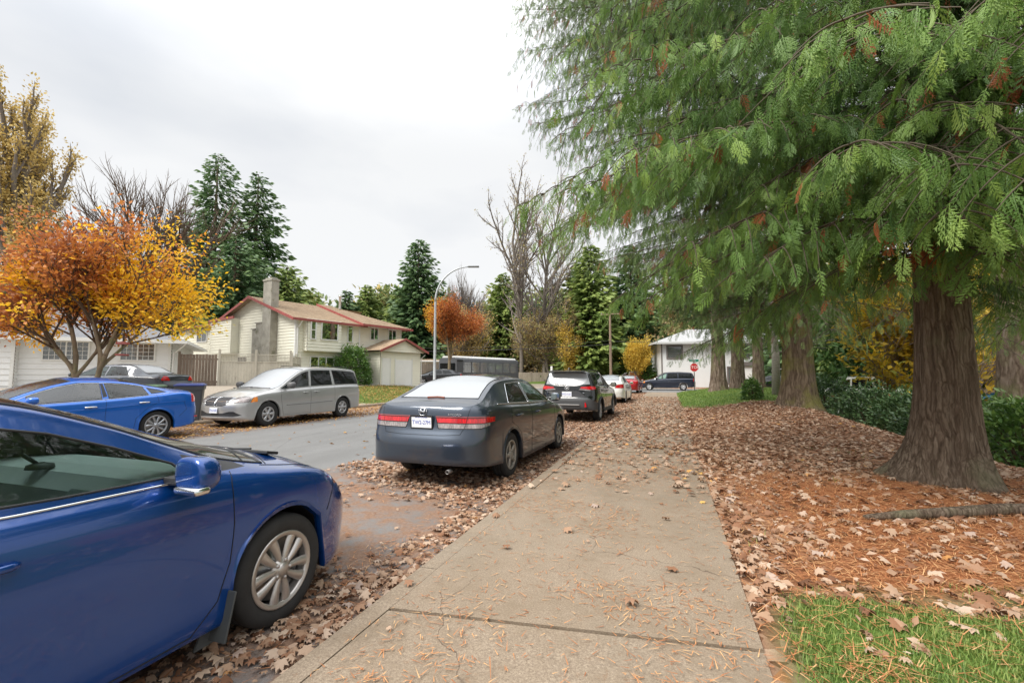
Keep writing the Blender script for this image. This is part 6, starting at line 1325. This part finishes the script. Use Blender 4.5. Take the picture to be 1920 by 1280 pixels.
# bird feeder
bf=empty('bird_feeder',(mb[0]+1.12,mb[1]+.35,mb[2]+1.95),0,'small red two-tier bird feeder hanging from the orange tree','bird feeder')
b=B(); b.lathe([(.001,0),(.16,.0),(.17,.04),(.14,.05),(.001,.03)],14,'z'); b.build('tray',REDF,bf,True); b=B(); b.lathe([(.17,.33),(.15,.39),(.001,.42),(.001,.33)],14,'z'); b.build('cover',REDF,bf,True); b=B(); b.tube([(0,0,0),(0,0,.75)],.006,4); b.build('hanger',BLACK,bf)
# tall yellow poplar far left, bare tree
r=np.random.default_rng(41)
sk=skeleton(r,0,[((0,0,-.5),(0,.05,1),14,.36)],5,1,.40,1.1,.36,(16,6,5,4),wob=.035,fork=.30)
broadleaf('poplar_tree',(-40.5,17.5,.6),'tall olive-gold poplar at the far left behind the orange tree',sk,BARKG,TWIGG,OLV,nl=9,ls=.22,seed=9,spreadl=.22,minlv=3,keep=lambda P,r:(r.random(len(P))<ss(3.5,8,P[:,2])))
def bare(name,loc,label,h,rad,seed,grp,kids=(10,6,5,4),spread=.45,bark=BARKG,twig=TWIGG,leaf=None,L=None,levels=5,multi=1,fork=.3,taper=.5,upb=.6,**k):
    r=np.random.default_rng(seed); tr=[((r.uniform(-.3,.3)*(i>0),r.uniform(-.3,.3)*(i>0),-.4),(r.uniform(-.25,.25)*(multi>1),r.uniform(-.25,.25)*(multi>1),1),(L or h*.62),rad/(multi**.4)) for i in range(multi)]
    return broadleaf(name,loc,label,skeleton(r,0,tr,levels,1,spread,upb,taper,kids,wob=.05,fork=fork),bark,twig,leaf,seed=seed,group=grp,**k)
bare('bare_tree',(-30.8,19.0,.8),'dark leafless tree with fine upright twigs behind the bungalow roof',12.5,.22,51,None,kids=(9,7,6,4),spread=.50,bark=M('bark_dark',(.09,.065,.055),.9),twig=TWIG,multi=3,fork=.25)
# conifers: tall pair behind the cream house and others (placed by survey)
CF=[((-47.2,35.9,.5),'tallest dark fir behind the cream house, left of its twin',25.6,7.2,61,CONG,170),((-45.6,39.8,.5),'slightly shorter dark fir right of the tallest fir',24.8,5.6,62,CONG,150),
 ((-41.0,33.5,.5),'broad green conifer directly behind the cream house chimney',15.0,7.0,63,CONG,120),((-37.8,37.0,.5),'round-topped green conifer behind the cream house ridge',12.5,5.2,64,CONY,100),
 ((-43.5,32.0,.5),'shadowy conifer left of the chimney behind the wing roof',11.5,5.0,65,CONG,110),((-47,30,.5),'low dark conifer between the orange tree and the cream house',12,5,66,CONG,90),
 ((-45.0,60.0,.5),'olive conifer with pointed top between the two big fir groups',15.2,3.8,67,CONY,110),((-47.0,57.5,.5),'small dark conifer top left of the olive one',14.0,3.2,68,CONG,90),((-43.0,63.0,.5),'low olive conifer right of the pointed olive one',12.0,3.4,69,CONY,90),
 ((-33.8,56.5,.5),'tall blue-green fir right of the cream house roof',20.4,6.0,70,CONG,170),((-37.0,56.8,.5),'shorter green fir just left of the tall blue-green fir',13.8,3.6,71,CONY,100),
 ((-24.3,66.0,.8),'green cedar right of the orange tree behind the street lamp',16.6,5.2,72,CONY,130),((-20.0,70.0,.8),'low green conifer behind the tall bare birches',12.2,4.6,73,CONG,90),
 ((-9.5,58.5,.8),'wide dark green cedar left of the utility pole',17.5,5.4,74,CONY,170),((-4.8,63,.6),'green cedar behind the utility pole',18.5,5.6,75,CONG,140),((-12.2,62.5,.8),'olive cedar behind the tall bare birches at right',16,4.4,76,CONY,120),
 ((1.2,70,.1),'dark fir above the white stucco house roof, left',20,5.6,77,CONG,120),((8,72,.1),'dark fir above the white stucco house roof, middle',22,6,78,CONG,120),((15,68,.1),'dark fir above the white stucco house roof, right',21,6,79,CONG,110),
 ((14.5,42,-.1),'dense green conifer behind the yellow-leaved shrub',13,4.6,80,CONY,120),((17.5,36.0,-.4),'dense green conifer right of the largest cedar trunk',12,4.4,81,CONY,130),((20.5,32.0,-.5),'dense green conifer near the right edge beyond the trailer',12.5,4.6,82,CONY,130),((12.5,50,0),'tall conifer behind the fir trunks on the far lawn',16,5,83,CONG,110),((23,44,-.2),'tall dark conifer far right',17,6,84,CONG,100)]
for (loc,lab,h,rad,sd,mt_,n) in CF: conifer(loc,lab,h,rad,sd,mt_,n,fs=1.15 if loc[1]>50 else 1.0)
cone=conifer((-2.5,56.9,.2),'small dense cone-shaped evergreen left of the white stucco house',4.1,1.15,85,GLM,90,bare=.0,fs=.28,pw=.6,grp=None,per=34)
# bare and part-bare trees
bare('bare_tree',(-30.6,62,.8),'leafless grey tree left of the street lamp arm',15,.26,91,'leafless trees behind the houses',kids=(10,6,5,4),multi=3,fork=.25,spread=.36)
bare('bare_tree',(-28.0,64,.8),'leafless grey tree just behind the lamp arm',14,.24,92,'leafless trees behind the houses',kids=(9,6,5,4),multi=3,fork=.25,spread=.36)
bare('bare_tree',(-27.5,57,.8),'tangle of pale bare branches behind the garage fence',9.5,.2,93,'leafless trees behind the houses',kids=(9,6,5,4),multi=4,fork=.15,spread=.5,leaf=OLV,nl=3,ls=.22,minlv=3,spreadl=.3)
bare('birch_tree',(-18.6,57.5,.8),'tall bare birch with a few pale gold top leaves, left of a pair',23,.30,94,'tall birches beyond the fence',kids=(18,6,5,3),fork=.22,spread=.62,L=19,taper=.36,upb=.5,leaf=BRN,nl=3,ls=.22,minlv=3,spreadl=.25,keep=lambda P,r:r.random(len(P))<ss(10,19,P[:,2])*.75+.05)
bare('birch_tree',(-15.6,58.0,.8),'tall bare birch with a few pale gold top leaves, right of a pair',22,.26,95,'tall birches beyond the fence',kids=(17,6,5,3),fork=.22,spread=.55,L=18,taper=.36,upb=.5,leaf=BRN,nl=3,ls=.22,minlv=3,spreadl=.25,keep=lambda P,r:r.random(len(P))<ss(10,18,P[:,2])*.7+.05)
bare('autumn_tree',(-18.6,63.5,.8),'thin brown-leaved tree behind the white roof of the bus',9.5,.2,96,'half-bare brown trees beyond the bus',kids=(8,7,6,4),multi=3,fork=.2,spread=.6,leaf=BRN,nl=6,ls=.24,minlv=3,spreadl=.3)
bare('autumn_tree',(-14.6,58.2,.8),'thick-trunked tree with tan and yellow leaves at the end of the bus',9.0,.34,97,'half-bare brown trees beyond the bus',kids=(8,7,6,4),multi=3,fork=.2,spread=.6,leaf=BRN,nl=7,ls=.22,minlv=3,spreadl=.3)
bare('autumn_tree',(-11.4,57.5,.8),'yellow-leaved tree behind the slim white sign post',6.6,.15,98,'half-bare brown trees beyond the bus',kids=(8,6,6,4),multi=2,fork=.2,spread=.6,leaf=YEL,nl=4,ls=.24,minlv=3,spreadl=.3)
# orange street tree by the lamp
r=np.random.default_rng(44); sk=[(np.array([(0,0,-.3),(0,0,2.2)]),np.array([.17,.13]),0)]+skeleton(r,0,[((0,0,2.1),(-.25,0,1),2.6,.09),((0,0,2.1),(.25,.1,1),2.7,.09),((0,0,2.0),(0,-.2,1),2.9,.09),((0,0,2.2),(.05,.3,1),2.7,.08)],4,1,.55,.5,.66,(6,6,6),wob=.06,fork=.3)
broadleaf('maple_tree',(-19.6,38.6,Hs(-19.6,38.6)),'rust-orange round-crowned tree right behind the street lamp pole',sk,BARKMP,TWIG,ORG,nl=26,ls=.17,seed=12,spreadl=.22,minlv=2,tintf=lambda P,r:np.clip(.45+.22*r.normal(0,1,len(P))*.8+.55*ss(.4,-2.6,P[:,0]*.93+P[:,1]*.3),0,1))
# small yellow tree on the corner
r=np.random.default_rng(45); sk=[(np.array([(0,0,-.2),(0,0,1.1)]),np.array([.08,.06]),0)]+skeleton(r,0,[((0,0,1.0),(-.15,0,1),2.0,.05),((0,0,1.0),(.15,.1,1),2.2,.05),((0,0,1.0),(0,.2,1),2.1,.05)],4,1,.38,.5,.6,(6,6,5),wob=.05,fork=.1)
broadleaf('yellow_tree',(-3.9,55.9,.15),'small bright golden-yellow tree left of the cone evergreen',sk,BARKG,TWIG,YEL,nl=26,ls=.20,seed=13,spreadl=.22,minlv=2,tintf=lambda P,r:np.clip(.72+.2*r.normal(0,1,len(P)),0,1))
# shrubs as leaf-covered mounds
def shrub(name,loc,label,size,n,mat,ls,seed,cat='shrub',grp=None,shape=2.4,inner=True,stems=14,base=0.,aspect=1.0,tb=0.):
    r=np.random.default_rng(seed); o=empty(name,(loc[0],loc[1],loc[2]),r.uniform(-.1,.1),label,cat,grp)
    u=r.normal(0,1,(n,3)); u[:,2]=abs(u[:,2]); u/=np.linalg.norm(u,axis=1,keepdims=True); bumpy=.76+.34*fnoise(u[:,0]*3+7,u[:,1]*3+u[:,2]*2.5+9,.42,seed)+.10*fnoise(u[:,0]*9+7,u[:,2]*9+9,.5,seed+1); rad=r.uniform(.55,1,n)**.45*bumpy
    P=u*rad[:,None]*np.array(size)*np.array([.5,.5,1]); P[:,2]+=base; D=u+r.normal(0,.55,(n,3)); D[:,2]-=.15
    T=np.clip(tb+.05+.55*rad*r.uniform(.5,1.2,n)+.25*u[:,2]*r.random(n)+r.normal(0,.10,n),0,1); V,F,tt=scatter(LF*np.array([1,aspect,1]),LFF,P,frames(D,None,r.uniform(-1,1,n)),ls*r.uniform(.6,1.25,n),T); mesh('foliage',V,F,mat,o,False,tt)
    st_=[]
    for k in range(stems):
        v=r.normal(0,1,3); v[2]=abs(v[2])+.6; v/=np.linalg.norm(v); e=v*np.array(size)*np.array([.5,.5,1])*.85; st_.append(tubeVF(np.array([(e[0]*.1,e[1]*.1,-.1),e*.5+np.array([0,0,.05]),e]),np.array([.025,.015,.006]),5,False))
    merge_tubes('stems',st_,TWIG,o); return o
shrub('rhododendron',(-21.6,27.2,Hs(-21.6,27.2)),'big round dark green rhododendron in front of the cream house',(3.0,2.6,2.75),7000,GRN,.17,101,tb=-.05)
shrub('rhododendron',(-22.2,25.2,Hs(-22.2,25.2)),'low pale green shrub left of the round rhododendron',(1.9,1.4,1.35),2200,GYL,.15,102)
# evergreen undergrowth on the bank right of the crest
k=0
for x,y,sx__,sy__,sz__,mt_,lab in((5.6,20.6,2.6,2.2,1.55,GRD,'dark glossy shrub nearest the mossy double trunk'),(6.2,18.0,2.6,2.4,1.5,GRD,'dark glossy shrub second from the mossy double trunk'),(6.5,15.8,2.6,2.4,1.50,GRD,'dark glossy shrub in the middle of the bank'),(6.3,13.7,2.6,2.2,1.45,GRD,'dark glossy shrub just left of the nearest cedar trunk'),(7.4,16.8,2.2,2.0,1.95,GYL,'lighter green leafy shrub behind the dark bank shrubs'),(6.35,11.5,1.7,1.9,1.5,GRN,'bright green shrub right of the nearest cedar trunk'),(8.0,13.0,2.2,2.0,1.05,GRD,'dark low shrub under the lattice trailer'),(3.3,22.0,.8,.9,.95,GRN,'small bright green shrub left of the mossy double trunk'),(8.6,19.6,2.6,2.4,1.9,GRD,'dark shrub below the yellow-leaved tree')):
    shrub('evergreen_shrub',(x,y,Hs(x,y)-.05),lab,(sx__,sy__,sz__),5600 if sz__>1.1 else 1500,mt_,.125,110+k,grp='shrubs along the bank',aspect=.85); k+=1
# big-leaf yellow maple behind the bank
BLF=leafmat('bigleaf_yellow',[(0,(.30,.24,.04)),(.4,(.62,.42,.04)),(.8,(.80,.56,.05)),(1,(.36,.40,.07))],.5)
for (x,y,h,lab,sd,nl_) in((8.2,22.2,6.5,'thin-stemmed yellow-leaved maple right of the mossy double trunk',121,4),(9.6,21.4,6.0,'thin-stemmed yellow-leaved maple left of the nearest cedar trunk',122,4),(12.5,24,6.5,'yellow-green maple behind the nearest cedar trunk',123,4)):
    bare('young_maple',(x,y,Hs(x,y)-.2),lab,h,.09,sd,'young maples behind the bank',kids=(7,5,4,3),multi=3,fork=.15,spread=.75,leaf=BLF,nl=nl_,ls=.26,minlv=3,spreadl=.14,twig=TWIGG,bark=M('bark_pale',(.33,.26,.17),.9,noise=(6,.2)),droop=.2,keep=lambda P,r:fnoise(P[:,0]+P[:,2],P[:,1]+P[:,2]*.6,.6,3)>.42)
# pale birch beside the mossy trunk
b=B(); b.tube([(0,0,-.3),(.05,0,2),(-.15,.1,6),(0,.1,12)],[.20,.17,.13,.07],14)
bo=empty('birch_tree',(4.9,25.6,Hs(4.9,25.6)),0,'pale grey birch trunk between the fir trunks and the mossy double trunk','tree'); b.build('trunk',M('bark_birch',(.33,.30,.26),.9,noise=[(6,.25),(30,.2)],scl=(1,1,3),bump=(20,.5)),bo,True)
r=np.random.default_rng(5); sk=skeleton(r,0,[((0,0,2+.5*i),(math.cos(i*2.4),math.sin(i*2.4),.35),1.8,.03) for i in range(14)],3,1,.5,.1,.6,(5,5),wob=.1); merge_tubes('twigs',[tubeVF(p,rd,4,False) for p,rd,lv in sk],TWIGG,bo)
WOODM=leafmat('wood_mixed',[(0,(.05,.09,.03)),(.4,(.14,.20,.065)),(.7,(.26,.31,.11)),(.9,(.42,.34,.14)),(1,(.55,.40,.12))],.35)
# background wood closing the view
def wood(name,pts,h,n,mat,seed,ls=1.0,dep=6,label=None):
    r=np.random.default_rng(seed); pts=np.array(pts,float); s=np.r_[0,np.cumsum(np.linalg.norm(np.diff(pts,axis=0),axis=1))]; u=r.uniform(0,s[-1],n); x=np.interp(u,s,pts[:,0]); y=np.interp(u,s,pts[:,1]); top=h*(.55+.75*fnoise(u,u*0+3,4.5,seed)+.25*fnoise(u,u*0+9,1.4,seed)); z=r.uniform(0,1,n)**.8*top
    P=np.c_[x+r.normal(0,dep/2,n)*(1-z/top*.6),y+r.normal(0,dep/2,n)*(1-z/top*.6),z+.2]; D=r.normal(0,1,(n,3)); D[:,2]-=.3; T=np.clip(.2+.5*z/top*r.random(n)+.45*fnoise(u,z,2.6,seed+3)*r.uniform(.5,1.2,n),0,1)
    V,F,tt=scatter(SP0,SPF,P,frames(D,None,r.uniform(-1,1,n)),ls*r.uniform(.5,1.2,n),T); return tag(mesh(name,V,F,mat,None,False,tt),kind='stuff')
wood('distant_wood',[(-75,28),(-58,45),(-48,70),(-25,82),(-5,84),(10,80),(28,72),(40,50)],13,80000,WOODM,201,1.2,8)
wood('distant_thicket',[(-44,58),(-34,62),(-26,68),(-18,66),(-12,63),(-5,64),(2,64)],9.0,34000,BRN,202,.55,5)
wood('roadside_thicket',[(-13,60),(-8,60),(-4.5,60)],4.8,14000,GYL,203,.4,3)
wood('bank_thicket',[(9,31),(14,30),(20,27),(26,20)],5.0,26000,GLM,204,.45,3.5)
# ------------------------------------------------------------ fallen leaves, needles, grass
ML=[]; 
for a,rr__ in ((180,.16),(215,.42),(205,.30),(262,.62),(250,.36),(300,.78),(285,.40),(335,.50),(360,1.0)): pass
angs=[(0,1.0),(15,.64),(36,.88),(54,.52),(80,.72),(102,.46),(128,.52),(152,.30),(180,.12)]
pts=[(c*math.cos(R(a)),c*math.sin(R(a))) for a,c in angs]+[(c*math.cos(R(-a)),c*math.sin(R(-a))) for a,c in angs[-2:0:-1]]
MLV=np.array([(0,0,.10)]+[(x*.62,y*.62,-.10*abs(y)+.10*x*x+(.10 if i%2 else -.02)) for i,(x,y) in enumerate(pts)]); kq=len(pts); MLF=np.array([[0,1+i,1+(i+1)%kq] for i in range(kq)])
LLV=np.array([(-.5,0,0),(0,-.30,.10),(.55,0,.02),(0,.30,.14),(.1,0,-.02)]); LLF=np.array([[0,1,4],[1,2,4],[2,3,4],[3,0,4]])
LITTER=leafmat('fallen_leaf',[(0,(.13,.055,.025)),(.25,(.28,.135,.07)),(.55,(.38,.235,.145)),(.85,(.54,.40,.29)),(.94,(.44,.33,.27)),(.98,(.58,.28,.09)),(1,(.64,.38,.11))],.15,.8)
LITORG=leafmat('fallen_leaf_orange',[(0,(.22,.09,.03)),(.5,(.46,.24,.08)),(1,(.72,.47,.16))],.2,.8)
def under_car(x,y): return ((x>-4.0)&(x<-2.15)&(((y>-1.4)&(y<3.2))|((y>5.3)&(y<10.1))|((y>14)&(y<18.4))))
def litter(name,n,box,size,dens,zoff,seed,tmpl,mat,zf=None,tilt=.35,bias=0.,lab=None):
    r=np.random.default_rng(seed); x=r.uniform(box[0],box[1],n); y=r.uniform(box[2],box[3],n); k=r.random(n)<dens(x,y); x,y=x[k],y[k]; z=(zf(x,y) if zf else H(x,y))+zoff+r.uniform(0,.02,len(x)); a=r.uniform(0,6.28,len(x))
    D=np.c_[np.cos(a),np.sin(a),r.normal(0,tilt*.6,len(x))]; U=np.c_[r.normal(0,tilt,len(x)),r.normal(0,tilt,len(x)),np.ones(len(x))]
    V,F,tt=scatter(tmpl[0],tmpl[1],np.c_[x,y,z],frames(D,U),np.c_[(s:=size*r.uniform(.35,1.3,len(x))),s*r.uniform(.7,1,len(x)),s*r.uniform(.4,1.8,len(x))],np.clip(r.beta(1.6,1.5,len(x))+bias,0,1)); print(name,len(x)); return tag(mesh(name,V,F,mat,None,False,tt),kind='stuff')
def d_right(x,y):
    g,d,l=zone(x,y); n=fnoise(x,y,.8,21); return np.clip((1-g)*(.30+.70*np.clip(1-1.1*d,0,1))*(.55+.9*(n-.2))*(y>3.0)*(1-.96*ss(20,22,y+(n-.5)*2))*(1-ss(4.3,6.3,x)*(y<30)*.75),0,1)+.22*g*(y<6)*(fnoise(x,y,.5,26)>.48)
litter('fallen_leaves',15000,(.42,7.5,2.2,9),.108,lambda x,y:.8*d_right(x,y),.010,301,(MLV,MLF),LITTER,None,.40)
litter('curled_leaves',7000,(.42,7.5,2.2,9),.075,d_right,.014,309,(LLV,LLF),LITTER,None,.6)
litter('fallen_leaves_far',42000,(.42,9.5,8,22.5),.11,d_right,.012,302,(LLV,LLF),LITTER)
def d_walk(x,y):
    n=fnoise(x,y,1.3,22); e=np.exp(-np.abs(x-.41)/.22)*.5+np.exp(-np.abs(x+1.7)/.3)*.5
    return np.clip((.012+.10*ss(4.5,8.5,y)*2.2+.30*ss(8.0,11,y+2.2*(n-.5)-.8*(x<-.6))*(1-.75*ss(15.5,19.5,y)))*(.4+1.1*n)+e*ss(3,9,y)*.4*(y<22),0,1)
litter('walk_leaves',3600,(-1.66,.45,1.2,9.5),.115,d_walk,.006,303,(MLV,MLF),LITTER,lambda x,y:.105+0*x,.2,.06)
litter('walk_leaves_far',17000,(-1.68,.45,9,30),.10,d_walk,.008,304,(LLV,LLF),LITTER,lambda x,y:.105+0*x,.3)
def d_gut(x,y):
    n=fnoise(x,y,1.1,23); n2=fnoise(x,y,.4,24); edge=-5.0+.5*(n-.5)-.06*(y-6)
    strip=ss(edge-.25,edge+.25,x); gap=1-.97*(ss(2.6,3.2,y)*(1-ss(4.3,5.2,y+.5*(x+2.2)))*ss(-2.1,-2.3,x))
    return np.clip(strip*gap*(.55+.9*(n2-.3))*(ss(-2,0,y)),0,1)
litter('gutter_leaves',24000,(-5.6,-1.78,-1,8.5),.085,d_gut,.006,305,(MLV,MLF),LITTER,lambda x,y:.004+0*x,.35)
litter('gutter_leaves_far',60000,(-5.8,-1.78,8.5,40),.085,d_gut,.006,306,(LLV,LLF),LITTER,lambda x,y:.004+0*x,.35)
def d_far(x,y):
    n=fnoise(x,y,1.3,25); return np.clip(ss(-10.2,-10.9,x+.7*(n-.5))*(.75*(x>-13.3)+.35)*(.4+n),0,1)*(1-.8*ss(-15,-17,x))
litter('far_side_leaves',34000,(-18,-9.4,2,34),.085,d_far,.006,307,(LLV,LLF),LITORG,lambda x,y:np.where(x>-13.3,.004,np.maximum(H(x,y),.0)+.02),.3)
litter('lawn_leaves',9000,(-20.2,-14.4,19.8,31),.085,lambda x,y:ss(20.5,24,y)*.9,.05,308,(LLV,LLF),LITORG)
litter('road_leaves',900,(-10.2,-4.8,3,38),.08,lambda x,y:.5+0*x,.005,310,(LLV,LLF),LITORG,lambda x,y:.003+0*x,.3)
# needles and twigs
ND=np.array([(0,-.5,0),(1,0,.04),(0,.5,0)]); NDF=np.array([[0,1,2]])
NEED=leafmat('needle_litter',[(0,(.30,.10,.035)),(.6,(.52,.23,.09)),(1,(.62,.38,.18))],.1,.8)
def needles(name,n,box,L,dens,z0,seed,zf=None):
    r=np.random.default_rng(seed); x=r.uniform(box[0],box[1],n); y=r.uniform(box[2],box[3],n); k=r.random(n)<dens(x,y); x,y=x[k],y[k]; a=r.uniform(0,6.28,len(x)); z=(zf(x,y) if zf else H(x,y))+z0+r.uniform(0,.012,len(x)); l=L*r.uniform(.4,1.4,len(x))
    V,F,tt=scatter(ND,NDF,np.c_[x,y,z],frames(np.c_[np.cos(a),np.sin(a),r.normal(0,.15,len(x))]),np.c_[l,np.full(len(x),.006),l],r.random(len(x))); return tag(mesh(name,V,F,NEED,None,False,tt),kind='stuff')
needles('needle_litter',60000,(.42,6.5,1.5,9),.11,lambda x,y:np.clip(.30+zone(x,y)[1]+.75*zone(x,y)[0]*(fnoise(x,y,.45,42)>.45),0,1),.012,311)
needles('walk_needles',9000,(-1.62,.42,1,9),.06,lambda x,y:.25+.75*(fnoise(x,y,.6,30)>.6),.004,312,lambda x,y:.104+0*x)
needles('gutter_needles',16000,(-5.2,-1.78,.4,9),.08,lambda x,y:np.clip(.6*ss(.42,.62,fnoise(x,y,.7,31))+.25*(x>-2.4),0,1),.003,313,lambda x,y:.004+0*x)
needles('fallen_twigs',260,(-1.6,6,1.3,12),.20,lambda x,y:.8+0*x,.012,314,lambda x,y:np.where(x<.41,.104,H(x,y)))
# grass blades
GR=leafmat('grass_blades',[(0,(.06,.11,.02)),(.5,(.16,.26,.045)),(.85,(.32,.36,.09)),(1,(.42,.34,.14))],.3,.6)
GB=np.array([(0,-.5,0),(0,.5,0),(.35,.28,.7),(.35,-.28,.7),(1,0,1)]); GBF=np.array([[0,1,2],[0,2,3],[3,2,4]])
def grass(name,n,box,h,dens,seed,w=.006):
    r=np.random.default_rng(seed); x=r.uniform(box[0],box[1],n); y=r.uniform(box[2],box[3],n); k=r.random(n)<dens(x,y); x,y=x[k],y[k]; a=r.uniform(0,6.28,len(x)); l=h*r.uniform(.5,1.3,len(x))
    V,F,tt=scatter(GB,GBF,np.c_[x,y,H(x,y)-.004],frames(np.c_[np.cos(a),np.sin(a),0*a]),np.c_[l*r.uniform(.3,1.2,len(x)),np.full(len(x),w),l],np.clip(r.beta(2,2,len(x))*.9+.25*(fnoise(x,y,.5,7)-.4),0,1)); print(name,len(x)); return tag(mesh(name,V,F,GR,None,False,tt),kind='stuff')
grass('grass',120000,(.43,4.2,1.4,4.9),.034,lambda x,y:zone(x,y)[0]*np.clip(-.15+1.6*fnoise(x,y,.30,41),0.05,1)*(1-.85*(fnoise(x,y,.45,42)>.62)),321,.006)
grass('grass_tufts',2500,(.5,5,4,12),.06,lambda x,y:(fnoise(x,y,.5,43)>.82)*1.,322,.008)
grass('far_lawn_grass',34000,(.4,12,20,37),.075,lambda x,y:zone(x,y)[0]*.9,323,.022)
grass('front_lawn_grass',22000,(-20.4,-14.1,19,32.5),.08,lambda x,y:zone(x,y)[0]*.9,324,.022)
# exposed root across the duff
b=B(); P=np.array([(1.75,5.42,.10),(2.1,5.50,.135),(2.6,5.72,.145),(3.1,5.98,.15),(3.6,6.2,.13),(4.1,6.3,.10)]); b.tube(P,[.025,.045,.055,.06,.065,.05],12); tag(b.build('exposed_root',BARKC,None,True),'long grey exposed root lying across the orange needles in front of the nearest cedar','root')
